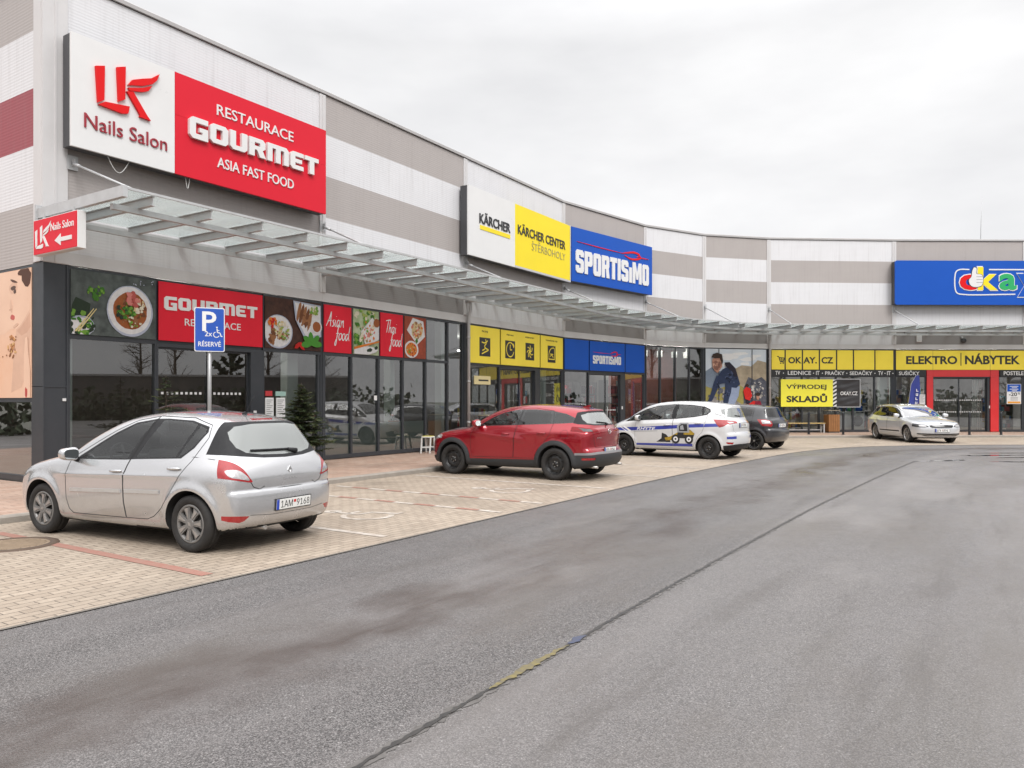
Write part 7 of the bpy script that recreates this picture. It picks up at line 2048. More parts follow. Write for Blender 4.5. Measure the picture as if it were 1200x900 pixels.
poly(I_JACK, [(1.95, 1.1), (2.1, 1.28), (2.32, 1.2), (2.42, .85), (2.28, .62), (2.05, .7)]); f.b(I_HAIR, 2.16, 1.34, .09, .08); poly(I_JACK, [(1.98, .004), (2.15, .4), (2.5, .62), (2.75, .5), (3.0, .3), (3.0, .004)]); f.b(I_SKIN, 2.72, .78, .09, .13); f.b(I_HAIR, 2.74, .92, .12, .09); poly(ink('plum_jacket', (.22, .02, .04)), [(2.58, .62), (2.86, .6), (2.98, .2), (2.9, .004), (2.5, .004)]); f.b(I_PACK, 2.2, .55, .10, .10)
f.mb.build('print', None, s)
mb = MB().mat(M_FRAME); [mb.box((u - .016, -.045, .01), (u + .016, -.032, 3.05)) for u in (.70, 2.44)]; mb.build('pane_joint', None, s)

# 7 yellow film boards and black strip of the electronics shop
for i, (a, c) in enumerate(zip(uu[:-1], uu[1:])):
    lab = ['yellow board with a black trolley pictogram, leftmost over the electronics shop', 'yellow board with the letters OK in black', 'yellow board with the letters AY and a dot in black', 'yellow board with the letters CZ in black', 'plain yellow board just right of the board lettered CZ', 'middle one of three plain yellow boards in a row', 'plain yellow board next to the wide board lettered ELEKTRO'][i]
    s, y = board(6, a, c, S_YEL2, lab, 3.115, 4.045)
    w = c - a
    if i == 0:
        mb = MB().mat(S_INK)
        def bar(p, q, t=.02): d = (Vector(q) - Vector(p)).normalized(); n = Vector((-d.y, d.x)) * t; mb.prism([(p[0] + n.x, p[1] + n.y), (q[0] + n.x, q[1] + n.y), (q[0] - n.x, q[1] - n.y), (p[0] - n.x, p[1] - n.y)], y, y - .006 - .0005 * len(mb.v) / 8)
        bar((.30, .63), (.38, .62)); bar((.38, .62), (.46, .38)); bar((.42, .57), (.66, .55)); bar((.66, .55), (.62, .42)); bar((.46, .40), (.63, .42)); bar((.43, .50), (.65, .48), .012); bar((.52, .56), (.53, .41), .012); bar((.46, .38), (.64, .36))
        for x in (.48, .60): mb.prism(circle_pts(x, .30, .035, 12), y, y - .006)
        mb.build('trolley_pictogram', None, s)
    if i == 1: letters(s, 'OK', .15, w - .045, .29, .60, y, y - .006, S_INK, .03)
    if i == 2: letters(s, 'AY.', .045, w - .13, .29, .60, y, y - .006, S_INK, .03)
    if i == 3: letters(s, 'CZ', .10, w - .17, .29, .60, y, y - .006, S_INK, .03)
s, y = board(6, .06, 6.24, S_INK, 'narrow black strip with white product words under the yellow boards', 2.80, 3.10, y=-.024)
for w_, a, c in (('TV', .25, .48), ('•', .62, .67), ('LEDNICE', .86, 2.00), ('•', 2.10, 2.15), ('IT', 2.25, 2.42), ('•', 2.54, 2.59), ('PRAČKY', 2.70, 3.66), ('•', 3.75, 3.80), ('SEDAČKY', 3.92, 5.04), ('•', 5.15, 5.20), ('TV', 5.34, 5.58), ('•', 5.65, 5.70), ('IT', 5.78, 5.96), ('•', 6.05, 6.10)):
    if w_ == '•': MB().mat(S_WHITE).prism(circle_pts((a + c) / 2, .14, .026, 10), y, y - .004).build('lettering', None, s)
    else: letters(s, w_, a, c, .055, .245 if 'Č' not in w_ else .285, y, y - .004, S_WHITE, .014)
s, y = board(7, .06, 9.4, S_YEL2, 'wide yellow board with ELEKTRO and a second word in large black letters', 3.115, 4.045)
letters(s, 'ELEKTRO', .52, 3.02, .27, .67, y, y - .006, S_INK, .03); letters(s, 'NÁBYTEK', 3.40, 6.09, .27, .80, y, y - .006, S_INK, .03); MB().mat(S_INK).box((3.18, y - .006, .20), (3.22, y, .82)).build('divider', None, s)
mb = MB().mat(S_EDGE); [mb.box((u - .006, y - .002, 0), (u + .006, y, .93)) for u in (1.83, 4.63, 7.4)]; mb.build('joint', None, s)
s, y = board(7, .06, 1.58, S_INK, 'short black strip with one white word, left of the red portal', 2.80, 3.10, y=-.024); letters(s, 'SUŠIČKY', .16, 1.16, .055, .285, y, y - .004, S_WHITE, .014)
s, y = board(7, 5.13, 9.4, S_INK, 'black strip with white words, right of the red portal', 2.80, 3.10, y=-.024); letters(s, 'POSTELE', .21, 1.18, .055, .245, y, y - .004, S_WHITE, .014)
# 8 sale banner across the panes
s = sign_root('sale_banner', 6, .56, 1.33, 'yellow and black sale banner stretched across the electronics shop panes', 'banner')
MB().mat(mat('banner_yellow', (.86, .78, .06), .4, noise=.2, nscale=1)).box((0, -.10, 0), (2.56, -.07, 1.31), bev=.004).build('yellow_part', None, s)
letters(s, 'VÝPRODEJ', .26, 2.24, .79, 1.06 + .05, -.10, -.106, S_INK, .022); letters(s, 'SKLADŮ', .27, 2.27, .21, .64, -.10, -.106, S_INK, .036)
mb = MB().mat(S_WHITE).box((2.562, -.098, 0), (2.74, -.07, 1.31)); mb.mat(S_INK)
for k in range(7): z = .02 + k * .185; mb.prism([(2.564, z), (2.738, z + .10), (2.738, min(z + .19, 1.305)), (2.564, z + .09)], -.098, -.101)
mb.build('striped_part', None, s)
bl = MB().mat(mat('banner_black', (.032, .030, .032), .35, noise=.4, nscale=3)); nx, nz = 36, 40; vs = []
for i in range(nx + 1):
    for k in range(nz + 1):
        x, z = i / nx, k / nz
        w = .016 * math.sin(13 * z + 3.2 * x + 2 * math.sin(4 * x)) + .010 * math.sin(27 * z - 6 * x) ; vs.append((2.742 + 1.15 * x, -.092 + w * math.sin(PI * x) ** .4 * math.sin(PI * z) ** .3, 1.31 * z))
bl.add(vs, [(i * (nz + 1) + k, (i + 1) * (nz + 1) + k, (i + 1) * (nz + 1) + k + 1, i * (nz + 1) + k + 1) for i in range(nx) for k in range(nz)], True); bl.build('black_part', None, s)
letters(s, 'OKAY.CZ', 2.92, 3.77, .55, .73, -.118, -.121, S_WHITE, .02)
mb = MB().mat(S_ALU); mb.box((2.742, -.11, -.03), (3.92, -.075, -.002)); mb.box((2.742, -.11, 1.312), (3.92, -.075, 1.34)); mb.box((3.895, -.11, -.002), (3.92, -.075, 1.312)); mb.build('frame', None, s)
# 9 discount poster, door notices
s = sign_root('discount_poster', 7, 5.51, 1.46, 'blue and white discount poster with minus twenty percent, right of the red portal', 'poster')
mb = MB().mat(S_WHITE).box((0, -.022, 0), (.70, -.004, .97)); mb.mat(S_BLUE).box((.02, -.026, .60), (.68, -.0225, .95)); mb.mat(S_ORNG).box((.04, -.026, .03), (.66, -.0225, .12)); mb.build('sheet', None, s)
letters(s, '-20', .10, .50, .38, .56, -.022, -.026, S_INK, .02); letters(s, '%', .53, .65, .46, .56, -.022, -.026, S_INK, .01)
mb = MB().mat(S_WHITE); [mb.box((.14 + .1 * (k % 2), -.029, .84 - k * .07), (.56 - .06 * (k % 2), -.026, .87 - k * .07)) for k in range(4)]; mb.mat(S_INK); [mb.box((.18, -.025, .30 - k * .06), (.54, -.022, .315 - k * .06)) for k in range(3)]; mb.build('print', None, s)
for (b, u, z, w, h, m, lab) in ((7, 1.06, 1.92, .26, .33, mat('notice_teal', (.05, .22, .34), .5), 'teal notice stuck to the pane left of the red portal'), (7, 1.02, 1.46, .22, .42, mat('notice_red', (.45, .03, .035), .5), 'red notice stuck low on the pane beside a white one'), (7, 1.27, 1.44, .28, .48, S_WHITE, 'white notice stuck on the pane next to the red portal'),
        (0, 4.92, 1.72, .20, .12, mat('notice_red', (.45, .03, .035), .5), 'small red card above the two menu sheets'), (0, 5.22, 1.72, .30, .11, mat('notice_teal2', (.30, .45, .40), .5), 'small pale green card above the right menu sheet'), (0, 4.92, 1.22, .24, .46, S_WHITE, 'left one of two white menu sheets behind the pane by the fir'), (0, 5.24, 1.22, .26, .46, S_WHITE, 'right one of two white menu sheets behind the pane by the fir'), (1, 1.90, 1.62, .11, .13, S_WHITE, 'small white square sticker on a glazing bar of the restaurant front'), (2, .55, 2.15, .95, .28, mat('notice_cream', (.66, .56, .30), .5), 'cream yellow card hanging inside the pane by the downpipe')):
    s = sign_root('notice', b, u, z, lab, 'notice')
    mb = MB().mat(m).box((0, .030, 0), (w, .044, h)) if b != 1 else MB().mat(m).box((0, -.012, 0), (w, -.001, h)); mb.build('sheet', None, s)
    if m is S_WHITE and h > .3: t = MB().mat(S_INK); [t.box((.03, .027, h - .06 - k * .045), (w - .03 - .04 * (k % 3), .0299, h - .05 - k * .045)) for k in range(int(h / .05) - 1)]; t.build('print', None, s)
    if 'cream' in lab: t = MB().mat(S_INK); t.box((.25, .027, .11), (.82, .0299, .16)); t.build('print', None, s)
    if 'teal notice' in lab: t = MB().mat(S_WHITE); t.box((.04, .027, .2), (.2, .0299, .26)); t.build('print', None, s)
# 10 beauty poster on the end wall: a woman's face in profile
s = sign_root('photo_board', 0, 10.25, 1.66, 'warm skin toned beauty photo of a woman in profile on the end wall', 'picture', M=ML)
MB().mat(ink('peach', (.66, .42, .29), noise=.5, nscale=.8, ncol=(.72, .55, .44))).box((0, -.016, 0), (3.36, -.002, 2.38)).build('panel', None, s)
f = Food(-.016, (.0, 3.36, .004, 2.376))
poly2 = lambda m, pts: (setattr(f, 'y', f.y - .0007), f.mb.mat(m).prism(pts, f.y + .003, f.y))
I_SK1 = ink('face', (.70, .50, .38), noise=.45, nscale=1.2, ncol=(.60, .38, .27)); I_SK2 = ink('face_shade', (.58, .37, .27), noise=.4, nscale=2); I_SK3 = ink('face_mid', (.64, .43, .32), noise=.4, nscale=2)
poly2(I_SK1, [(2.0, 2.37), (3.1, 2.37), (3.2, 2.0), (3.30, 1.62), (3.12, 1.46), (2.95, 1.34), (2.80, 1.28), (2.6, 1.30), (2.3, 1.2), (2.0, 1.2)])
poly2(I_SK3, [(2.80, 1.28), (2.95, 1.34), (3.12, 1.46), (3.30, 1.62), (3.34, 1.2), (3.30, .6), (3.0, .2), (2.6, .1), (2.7, .8)])
poly2(I_SK2, [(2.82, 1.25), (2.97, 1.31), (3.14, 1.42), (3.31, 1.56), (3.34, 1.3), (3.2, 1.2), (3.0, 1.15)])
f.b(ink('brown_hair', (.10, .045, .028)), 3.18, 2.22, .17, .17, .3, 12, .15); f.b(ink('brown_hair', (.10, .045, .028)), 3.05, 2.33, .22, .06, .1, 10, .15)
f.b(I_SK3, 2.68, 2.06, .16, .10, .1, 12, .1); f.b(ink('brow', (.12, .06, .045)), 2.70, 2.18, .15, .022, -.25); f.b(ink('eye', (.12, .075, .06)), 2.68, 2.05, .10, .04, .15); f.b(ink('eye', (.12, .075, .06)), 2.74, 1.99, .05, .05, .15)
f.b(I_SK3, 2.60, 1.72, .05, .12, .1); f.b(I_SK2, 2.58, 1.655, .06, .02, .1); f.b(ink('lips', (.50, .13, .11)), 2.66, 1.51, .085, .045, -.1); f.b(I_SK3, 2.78, 1.35, .12, .03, .3)
for k in range(22): f.b((ink('petal', (.45, .22, .09)), ink('petal_light', (.60, .38, .18)), ink('petal_dark', (.28, .13, .06)))[k % 3], 2.66 + rng.normal(0, .06), .96 + rng.normal(0, .09), .045, .025, rng.uniform(0, PI))
for k in range(7): f.b(ink('petal_dark', (.28, .13, .06)), rng.uniform(2.2, 2.8), rng.uniform(.7, 1.2), .018, .013)
poly2(I_SK1, [(3.10, .004), (3.12, .8), (3.16, 1.10), (3.24, 1.12), (3.28, .8), (3.34, .5), (3.34, .004)]); f.b(ink('nail_red', (.45, .08, .07)), 3.20, .10, .05, .09)
f.mb.build('print', None, s)
# ------------------------------------------------------------------ street furniture, shop goods, plants
# blue parking sign on its pole
s = empty('parking_sign', (-5.02, 12.75, PAVE_Z), math.atan2(-12.75, 5.02) + R(90) + R(2), 'blue parking sign on a grey pole behind the silver hatchback', 'road sign')
pole = MB().mat(mat('pole_grey', (.36, .36, .36), .4, metal=.5, noise=.4, nscale=4)); pole.tube([(0, .05, 0), (0, .05, 3.0)], .032, 14); pole.cyl((0, .05, 2.995), .034, .02, 14); pole.build('pole', None, s)
mb = MB().mat(S_WHITE).prism(rrect(-.235, .235, 2.32, 3.05, .03), .015, -.002); mb.build('plate', None, s)
mb = MB().mat(mat('road_sign_blue', (.012, .075, .40), .3, noise=.1, coat=.3)).prism(rrect(-.222, .222, 2.335, 3.035, .024), -.0025, -.006); mb.build('blue_face', None, s)
letters(s, 'P', -.115, .105, 2.66, 2.985, -.006, -.009, S_WHITE, .014); letters(s, '2x', -.075, .04, 2.575, 2.66, -.006, -.009, S_WHITE, .01); letters(s, 'RÉSERVÉ', -.175, .175, 2.405, 2.505, -.006, -.009, S_WHITE, .01)
wc = MB().mat(S_WHITE)
def srib(pts, w):
    for a, b in zip(pts[:-1], pts[1:]):
        d = Vector((b[0] - a[0], b[1] - a[1])).normalized(); n = Vector((-d.y, d.x)) * w / 2
        wc.add([(a[0] + n.x, -.0085, a[1] + n.y), (b[0] + n.x, -.0085, b[1] + n.y), (b[0] - n.x, -.0085, b[1] - n.y), (a[0] - n.x, -.0085, a[1] - n.y)], [(0, 3, 2, 1)])
srib([(.115, 2.705), (.12, 2.64), (.16, 2.635), (.18, 2.575), (.20, 2.58)], .016); srib([(.12, 2.675), (.15, 2.675)], .012); srib([(.105 + .045 * math.cos(a), 2.605 + .045 * math.sin(a)) for a in np.linspace(1.9, 5.9, 14)], .013)
wc.prism(circle_pts(.113, 2.725, .014, 10), -.006, -.0088); wc.build('wheelchair_symbol', None, s)
mb = MB().mat(M_STEEL); [mb.box((-.06, .014, z), (.06, .086, z + .03)) for z in (2.45, 2.9)]; mb.build('clamp', None, s)

# fir trees set out in front of the restaurant
M_NEEDLE = [mat('fir_needles_dark', (.034, .058, .022), .6, noise=.5, nscale=5, ncol=(.07, .09, .03)), mat('fir_needles_light', (.12, .145, .055), .6, noise=.5, nscale=5)]
M_BARK = mat('fir_bark', (.05, .036, .026), .9, noise=.5, nscale=18)
def fir(b, u, n, h, rad, zlow, dense, label, seed, whorls):
    g = np.random.default_rng(seed); p = FP[b] + bdir(b) * u + bnor(b) * n
    t = empty('fir_tree', (p.x, p.y, PAVE_Z), g.uniform(0, 6), label, 'tree')
    MB().mat(mat('pot_black', (.02, .02, .02), .6)).lathe([(.001, 0), (.13, 0), (.17, .26), (.15, .26), (.14, .22), (.001, .22)], 24, 'z').build('pot', None, t)
    tr = MB().mat(M_BARK).tube([(0, 0, .2), (.01, 0, h * .5), (0, .01, h)], [.03, .02, .006], 8); lim = MB().mat(M_BARK); nd = MB()
    for w in range(whorls):
        fz = w / (whorls - 1); z = zlow + (h - .12 - zlow) * fz; L0 = rad * (1 - fz) ** .8 * 1.0 + .05; nb = int(g.integers(8, 11)) if dense else int(g.integers(5, 7))
        for k in range(nb):
            a = 2 * PI * (k + g.uniform(-.25, .25)) / nb + w * .7; L = L0 * g.uniform(.75, 1.12); d = Vector((math.cos(a), math.sin(a), 0))
            zj = z + g.uniform(-.07, .07); sl_ = g.uniform(-.16, .14); pts = [Vector((0, 0, zj)) + d * L * s_ + Vector((0, 0, (-.10 + sl_) * L * s_ + .16 * L * s_ ** 2.2)) for s_ in (0, .35, .7, 1.)]; lim.tube(pts, [.009, .007, .005, .003], 5)
            ns = max(4, int(L * (30 if dense else 17)))
            for q in range(ns):
                s_ = (q + .6) / ns; i = min(2, int(s_ * 3)); c = pts[i].lerp(pts[i + 1], s_ * 3 - i); side = -1 if q % 2 else 1
                sd = (d * g.uniform(.5, .9) + Vector((-d.y, d.x, 0)) * side * g.uniform(.5, 1) + Vector((0, 0, g.uniform(-.35, .35)))).normalized(); sl = (.05 + .20 * L * (1 - s_ * .75)) * g.uniform(.7, 1.2)
                if q == ns - 1: sd = d
                e = c + sd * sl; lim.tube([c, e], [.003, .0015], 3, cap=False)
                # needles along the twig
                m = max(6, int(sl / .006)); up = Vector((0, 0, 1)); lat = sd.cross(up).normalized(); nd.mat(M_NEEDLE[0] if g.random() < .62 else M_NEEDLE[1])
                for r in range(m * 3):
                    cc_ = c.lerp(e, (r + .5) / m / 3); sg = -1 if r % 2 else 1; dn = (lat * sg + sd * .55 + up * g.uniform(-.6, .7)).normalized() * g.uniform(.030, .048); wv = sd * .0055
                    nd.add([cc_ - wv, cc_ + wv, cc_ + dn], [(0, 1, 2)])
    tr.build('trunk', None, t); lim.build('limb', None, t); nd.build('crown', None, t); return t
fir(0, 5.22, .85, 1.93, .68, .42, True, 'bushy dark fir tree before the panes right of the restaurant door', 3, 17)
fir(0, 1.92, .75, 2.0, .48, .9, False, 'sparse young fir tree with thin trunk behind the roof of the silver hatchback', 8, 7)

# stool, litter bins, bench, bollards, flag
def on_front(b, u, n, z=PAVE_Z): p = FP[b] + bdir(b) * u + bnor(b) * n; return (p.x, p.y, z), math.atan2(bdir(b).y, bdir(b).x)
loc, rz = on_front(1, 3.72, .42); st = empty('stool', loc, rz + .3, 'white splay legged step stool beside the red crossover', 'stool')
wm = mat('stool_white', (.68, .68, .66), .4, noise=.2)
MB().mat(wm).box((-.17, -.15, .44), (.17, .15, .475), bev=.012).build('seat', None, st)
for sx in (1, -1):
    for sy in (1, -1):
        MB().mat(wm).prism([(sx * .155, .44), (sx * .105, .44), (sx * .185, 0), (sx * .225, 0)], sy * .135 - .015, sy * .135 + .015).build('leg', None, st)
    MB().mat(wm).box((sx * .165 - .012, -.118, .15), (sx * .165 + .012, .118, .19)).build('stretcher', None, st)
MB().mat(mat('stool_pad_yellow', (.65, .55, .12), .5)).box((-.15, -.13, .4755), (.15, .13, .49), bev=.005).build('pad', None, st)
WOODB = mat('bin_wood', (.30, .135, .045), .55, noise=.5, nscale=5, ncol=(.16, .065, .02))
def bin_(b, u, n, label):
    loc, rz = on_front(b, u, n); t = empty('litter_bin', loc, rz, label, 'litter bin', 'wooden litter bins by the shop fronts')
    sl = MB().mat(WOODB)
    for k in range(5):
        x = -.26 + k * .106; sl.box((x, -.27, .06), (x + .095, -.25, .86)); sl.box((x, .25, .06), (x + .095, .27, .86)); sl.box((-.27, x, .06), (-.25, x + .095, .86)); sl.box((.25, x, .06), (.27, x + .095, .86))
    sl.build('slats', None, t)
    fr = MB().mat(mat('bin_frame', (.09, .085, .08), .5, metal=.4)); fr.box((-.245, -.245, .0), (.245, .245, .84)); 
    for x in (-.26, .26):
        for y in (-.26, .26): fr.box((x - .015, y - .015, .861), (x + .015, y + .015, 1.02))
    fr.box((-.29, -.29, 1.02), (.29, .29, 1.05), bev=.006); fr.build('frame', None, t)
    MB().mat(mat('bin_roof', (.36, .30, .20), .5, noise=.3)).box((-.28, -.28, 1.051), (.28, .28, 1.065)).build('lid', None, t)
bin_(2, .05, .95, 'wooden slatted litter bin behind the bonnet of the red crossover'); bin_(6, 2.90, .42, 'wooden slatted litter bin below the sale banner')
loc, rz = on_front(6, 1.45, .55); t = empty('bench', loc, rz, 'long bench with pale wooden seat under the sale banner', 'bench')
wd = mat('bench_wood', (.48, .34, .13), .5, noise=.4, nscale=5)
sb = MB().mat(wd); [sb.box((-1.0, -.2 + k * .135, .43), (1.0, -.2 + k * .135 + .12, .47), bev=.006) for k in range(3)]; sb.build('seat', None, t)
for x in (-.93, .93): l = MB().mat(M_STEEL); l.box((x - .025, -.19, 0), (x + .025, -.14, .429)); l.box((x - .025, .13, 0), (x + .025, .18, .429)); l.box((x - .024, -.139, .38), (x + .024, .129, .429)); l.build('leg', None, t)
MB().mat(M_STEEL).box((-.90, -.02, .12), (.90, .02, .16)).build('stretcher', None, t)
bm_ = mat('bollard_black', (.018, .02, .024), .4, noise=.3, nscale=6); bm2 = mat('bollard_band', (.45, .43, .40), .4)
boll = empty('bollard', (0, 0, 0)); bb = MB().mat(bm_); bb.lathe([(.001, 1.02), (.03, 1.015), (.048, .99), (.05, .93), (.05, .0)], 18, 'z'); bb.build('post', None, boll); q = MB().mat(bm_); q.cyl((0, 0, 0), .09, .012, 18); q.build('base_plate', None, boll)
BL = [('black bollard just behind the charcoal hatchback, before the bench', 13.35, 34.55), ('black bollard below the right edge of the yellow banner', 14.75, 34.2), ('black bollard next to the rear bumper of the estate car', 16.05, 33.75), ('black bollard in front of the sliding glass door of the red portal', 20.25, 34.0), ('black bollard in front of the right red pillar', 21.65, 34.0)]
for i, (lab, x, y) in enumerate(BL):
    o = boll if i == 0 else copy_tree(boll); o.location = (x, y, PAVE_Z); tag(o, lab, 'bollard', 'bollards along the far kerb')
loc, rz = on_front(7, .55, .75); t = empty('beach_flag', loc, rz, 'blue feather flag with white writing left of the red portal', 'flag')
MB().mat(M_STEEL).tube([(-.28, 0, 0), (-.24, 0, 1.4), (-.12, 0, 2.3), (.12, 0, 2.72), (.28, 0, 2.72)], [.014, .012, .010, .007, .005], 8).build('pole', None, t)
fl = MB().mat(mat('flag_blue', (.025, .04, .24), .6, noise=.3, nscale=4)); n = 24; vs = []
for k in range(n + 1):
    z = .45 + 2.27 * k / n; xl = np.interp(z, [.4, 1.4, 2.3, 2.72], [-.265, -.24, -.12, .12]); xr = np.interp(z, [.45, 1.2, 2.0, 2.72], [.16, .24, .30, .29])
    for q in range(7): s_ = q / 6; vs.append((xl + (xr - xl) * s_, .03 * math.sin(5 * s_ + z * 3), z))
fl.add(vs, [(k * 7 + q, k * 7 + q + 1, (k + 1) * 7 + q + 1, (k + 1) * 7 + q) for k in range(n) for q in range(6)], True); fl.build('cloth', None, t)
fw = MB().mat(S_WHITE)
for k in range(7):
    z = .75 + k * .20; x = .0 + k * .018
    fw.box((x, -.046, z), (x + .10, -.042, z + .03)); fw.box((x, -.046, z + .03), (x + .03, -.042, z + .12)); 
    if k % 2: fw.box((x + .07, -.046, z + .03), (x + .10, -.042, z + .12))
fw.build('writing', None, t)
MB().mat(S_EDGE).box((-.40, -.22, 0), (.10, .22, .03), bev=.008).build('base', None, t)

# white goods, boxes and racks just inside the panes
def washer(u, label, n=-.75):
    loc, rz = on_front(6, u, n, .125); t = empty('washing_machine', loc, rz, label, 'appliance')
    w = mat('appliance_white', (.68, .69, .70), .3); MB().mat(w).box((-.34, -.30, .02), (.34, .30, .98), bev=.012).build('body', None, t)
    d = MB().mat(S_INK).cyl((0, -.325, .50), .26, .02, 32, 'y'); d.mat(mat('washer_glass', (.02, .025, .03), .08)).cyl((0, -.345, .50), .20, .02, 32, 'y'); d.build('door', None, t)
    MB().mat(S_EDGE).box((-.1, -.308, .88), (.3, -.301, .94)).build('control_panel', None, t)
washer(4.64, 'white front loading washing machine behind the pane, below coloured tags')
loc, rz = on_front(6, 3.72, -.8, .125); t = empty('fridge', loc, rz, 'low white fridge behind the pane left of the washing machine', 'appliance'); MB().mat(mat('appliance_white', (.68, .69, .70), .3)).box((-.32, -.3, 0), (.32, .3, .95), bev=.012).build('body', None, t); MB().mat(S_ALU).box((-.27, -.33, .3), (-.24, -.301, .75)).build('handle', None, t)
for k, (m, lab) in enumerate(((S_GREEN, 'green price board above the washing machine'), (S_BLUE, 'blue price board above the washing machine'))):
    loc, rz = on_front(6, 4.42 + k * .42, -.70, 1.12); t = empty('price_board', loc, rz, lab, 'price board'); MB().mat(m).box((-.17, -.01, 0), (.17, .01, .24)).build('sheet', None, t); MB().mat(S_EDGE).box((-.1, -.012, -.016), (.1, .012, -.0005)).build('foot', None, t)
rk = np.random.default_rng(5)
def rack(b, u, n, w, h, cols, label, depth=.5):
    """a shop rack full of goods"""
    loc, rz = on_front(b, u, n, .125); t = empty('shop_rack', loc, rz, label, 'shop rack'); f = MB().mat(mat('rack_grey', (.12, .12, .12), .5))
    for x in (-w / 2, w / 2): f.box((x - .02, -depth / 2, 0), (x + .02, depth / 2, h))
    nl = int(h / .42); [f.box((-w / 2 + .021, -depth / 2, .1 + k * .42), (w / 2 - .021, depth / 2, .125 + k * .42)) for k in range(nl)]; f.build('frame', None, t)
    g = MB()
    for k in range(nl):
        x = -w / 2 + .04
        while x < w / 2 - .12:
            bw = rk.uniform(.06, .2); bh = rk.uniform(.16, .36); c = cols[rk.integers(len(cols))]
            if x + bw > w / 2 - .03: break
            g.mat(mat('goods_%02d%02d%02d' % tuple(int(v * 99) for v in c), c, .5)).box((x, -depth / 2 + .03, .126 + k * .42), (x + bw - .008, depth / 2 - .05, .126 + k * .42 + bh)); x += bw
    o = g.build('goods', None, t); o['kind'] = 'stuff'
REDS = [(.42, .02, .04), (.30, .015, .03), (.5, .06, .07), (.12, .02, .03), (.55, .5, .5), (.05, .04, .05)]
YELS = [(.6, .45, .05), (.05, .05, .05), (.5, .38, .06), (.2, .2, .2), (.55, .5, .42), (.35, .03, .03)]
MIX = [(.05, .12, .3), (.5, .5, .48), (.55, .42, .08), (.08, .08, .09), (.3, .05, .05), (.1, .25, .3), (.4, .3, .2)]
rack(3, .95, -1.6, 1.3, 2.2, REDS, 'rack of dark red sportswear behind the left pane of the sports shop'); rack(3, 2.2, -2.0, 1.1, 2.3, REDS, 'rack of red goods behind the left door leaf of the sports shop'); rack(3, 3.5, -1.7, 1.1, 2.3, REDS, 'rack of red goods behind the right door leaf of the sports shop'); rack(3, 4.85, -1.2, 1.3, 2.4, REDS, 'tall rack of red sportswear in the right window of the sports shop')
rack(2, 1.0, -2.2, 1.5, 1.7, YELS, 'rack of yellow and black goods behind the pane by the downpipe'); rack(2, 2.9, -2.6, 1.2, 1.5, YELS, 'low rack of goods seen through the door with two pictograms above'); rack(2, 4.0, -2.4, 1.0, 1.5, MIX, 'rack of mixed goods behind the right door leaf under the yellow board')
rack(6, 5.2, -2.2, 1.5, 2.2, MIX, 'rack of mixed goods behind the washing machine'); rack(6, 1.5, -2.4, 2.0, 2.0, MIX, 'long rack of goods behind the bench panes'); rack(7, .8, -2.0, 1.2, 2.1, MIX, 'rack of goods behind the blue feather flag'); rack(7, 2.5, -2.6, 1.2, 2.3, YELS, 'rack of goods behind the left leaf of the red portal door'); rack(7, 6.2, -2.0, 1.6, 2.0, MIX, 'rack of goods behind the discount poster')
loc, rz = on_front(7, 4.30, -.35, .125); t = empty('vertical_blind', loc, rz, 'pale vertical blind strips inside the red portal door', 'blind')
for k in range(5): MB().mat(mat('blind_pale', (.58, .58, .56), .6)).box((-.25 + k * .105, -.01, .05), (-.18 + k * .105, .01, 2.5)).build('strip', None, t)
MB().mat(S_EDGE).box((-.28, -.03, 2.501), (.28, .03, 2.55)).build('rail', None, t)
# restaurant tables glimpsed through the panes
for i, (b, u, n, lab) in enumerate(((0, 1.3, -1.6, 'dark table behind the corner pane of the restaurant'), (0, 5.6, -1.8, 'dark table behind the panes with menu sheets'), (1, 1.0, -1.7, 'dark table behind the first frosted pane'), (1, 2.9, -1.6, 'dark table behind the third frosted pane'))):
    loc, rz = on_front(b, u, n, .125); t = empty('restaurant_table', loc, rz, lab, 'table', 'restaurant tables'); MB().mat(I_WOOD).box((-.4, -.4, .72), (.4, .4, .75)).build('table_top', None, t); MB().mat(S_EDGE).cyl((0, 0, .02), .04, .699, 12).build('stem', None, t); MB().mat(S_EDGE).cyl((0, 0, 0), .25, .0195, 20).build('base', None, t)
loc, rz = on_front(1, 3.35, -.55, .125); t = empty('pot_plant', loc, rz, 'small orange potted plant inside the restaurant by the stool', 'plant')
MB().mat(mat('terracotta', (.40, .16, .06), .7)).lathe([(.001, 0), (.13, 0), (.17, .30), (.15, .30), (.001, .27)], 20, 'z', (0, 0, .60)).build('pot', None, t); MB().mat(S_EDGE).cyl((0, 0, 0), .12, .599, 16).build('stand', None, t)
lf = MB().mat(I_HERB)
for k in range(60): a = rk.uniform(0, 6.28); r = rk.uniform(.05, .26); z = .9 + rk.uniform(0, .35); v = Vector((r * math.cos(a), r * math.sin(a), z)); d = Vector((rk.normal(), rk.normal(), rk.normal())).normalized() * .07; w = d.cross(Vector((0, 0, 1))) * .35; lf.add([v - d, v + w, v + d, v - w], [(0, 1, 2, 3)])
lf.build('leaves', None, t)
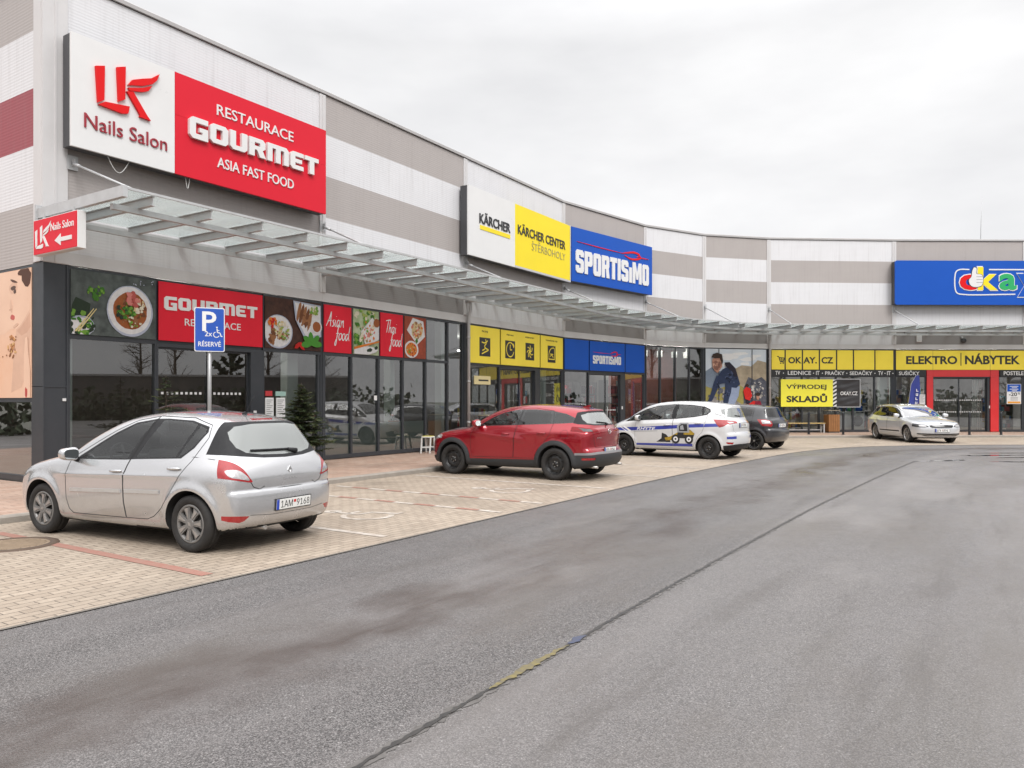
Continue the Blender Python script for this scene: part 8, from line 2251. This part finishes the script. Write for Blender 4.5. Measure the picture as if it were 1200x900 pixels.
# alarm box and round lamp on the wall over the electronics shop
s = sign_root('alarm_box', 7, 1.06, 4.46, 'white alarm box on the wall under the canopy', 'alarm box'); mb = MB().mat(S_WHITE).box((0, -.12, 0), (.24, -.002, .32), bev=.01); mb.build('body', None, s); mb = MB().mat(S_ALU); [mb.box((.03, -.125, .05 + k * .06), (.21, -.1205, .08 + k * .06)) for k in range(4)]; mb.build('grille', None, s)
s = sign_root('wall_lamp', 7, 3.36, 4.50, 'round wall lamp right of the white alarm box', 'lamp'); MB().mat(S_ALU).cyl((0, -.06, .06), .07, .058, 18, 'y').build('base', None, s); mb = MB().mat(S_EDGE); mb.lathe([(.001, -.20), (.07, -.19), (.11, -.14), (.12, -.0605)], 20, 'y', (0, 0, .02)); mb.build('shade', None, s); MB().mat(S_ALU).box((-.10, -.09, .14), (-.03, -.002, .24)).build('sensor', None, s)
# on the roof: aerial mast and plant housing
t = empty('roof_aerial', (25.6, 42, 9.2), 0, 'thin aerial mast on the roof', 'aerial'); MB().mat(M_STEEL).tube([(0, 0, 0), (.05, 0, 2.2), (.12, 0, 3.6)], [.02, .015, .008], 6).build('mast', None, t); MB().mat(M_STEEL).box((-.1, -.1, 0), (.1, .1, .05)).build('base', None, t)
t = empty('roof_unit', (28.2, 43, 9.2), 0, 'pale sheet metal unit on the roof at the picture edge', 'roof unit'); mb = MB().mat(M_TRIM); mb.prism([(-.9, 0), (4, 0), (4, 1.9), (1.0, 1.5), (-.9, 1.1)], -1.2, 1.2); mb.build('housing', None, t); MB().mat(S_EDGE).box((-.5, -1.22, .6), (-.3, -1.201, .75)).build('vent', None, t)
# ------------------------------------------------------------------ across the car park, seen mirrored in the panes: bare and green trees, hedge, a low hall
g7 = np.random.default_rng(21)
def treeline():
    br = MB(); bark = mat('far_bark', (.07, .055, .045), .9); grn = mat('far_green', (.035, .05, .022), .8, noise=.5, nscale=.5, ncol=(.015, .02, .012)); tw = mat('far_twigs', (.085, .065, .05), .9)
    for k in range(46):
        a = R(-215 + 245 * (k + g7.uniform(-.4, .4)) / 46); rr = g7.uniform(46, 66); x, y = 6 + rr * math.cos(a), 8 + rr * math.sin(a) * .95; h = g7.uniform(6, 13); green = g7.random() < .4
        br.mat(bark).tube([(x, y, 0), (x + .2, y, h * .5), (x, y, h * .9)], [.25, .16, .04], 6)
        for q in range(26):
            z = h * g7.uniform(.25, .9); d = Vector((g7.normal(), g7.normal(), abs(g7.normal()) * .9 + .2)).normalized(); L = h * .30 * (1.1 - z / h * .6); p = Vector((x, y, z)); e = p + d * L; br.mat(bark).tube([p, e], [.06, .02], 4, cap=False)
            for w in range(14):
                c = p.lerp(e, g7.uniform(.2, 1)); v = Vector((g7.normal(), g7.normal(), g7.normal() * .7 + .3)).normalized() * g7.uniform(.5, 1.3); u = v.cross(Vector((g7.normal(), g7.normal(), g7.normal()))).normalized()
                if green: u = u * .30; br.mat(grn).add([c - v * .3, c + u, c + v * .5, c - u], [(0, 1, 2, 3)])
                else: u = u * .02; br.mat(tw).add([c - u, c + u, c + v], [(0, 1, 2)])
    o = br.build('treeline', None); tag(o, 'belt of bare and evergreen trees across the car park', 'trees', kind='stuff')
    hd = MB().mat(grn)
    for k in range(15000):
        a = R(g7.uniform(-215, 40)); rr = g7.uniform(41, 44); p = Vector((6 + rr * math.cos(a), 8 + rr * math.sin(a), g7.uniform(0, 1) ** 1.4 * g7.uniform(1.6, 3.0))); v = Vector((g7.normal(), g7.normal(), g7.normal())).normalized() * .26; u = v.cross(Vector((g7.normal(), g7.normal(), g7.normal()))).normalized() * .2; hd.add([p - v, p + u, p + v, p - u], [(0, 1, 2, 3)])
    o = hd.build('hedge', None); tag(o, 'long dark hedge across the car park', 'hedge', kind='stuff')
treeline()
hall = empty('retail_hall', (70, 14, 0), R(100), 'low grey hall with a red band across the car park', 'building')
mb = MB().mat(mat('hall_wall', (.13, .12, .115), .7, noise=.6, nscale=.15, ncol=(.06, .05, .045))).box((-32, 0, 0), (22, 12, 4.0)); mb.build('wall', None, hall); MB().mat(mat('hall_red', (.34, .05, .05), .5)).box((-32, -.06, 2.7), (22, -.002, 3.6)).build('red_band', None, hall); MB().mat(M_CAP).box((-32.1, -.1, 4.001), (22.1, 12.1, 4.2)).build('roof', None, hall)
for k in range(8): MB().mat(mat('hall_window', (.03, .035, .04), .1)).box((-30 + k * 6.4, -.03, .6), (-26 + k * 6.4, -.002, 2.4)).build('window', None, hall)
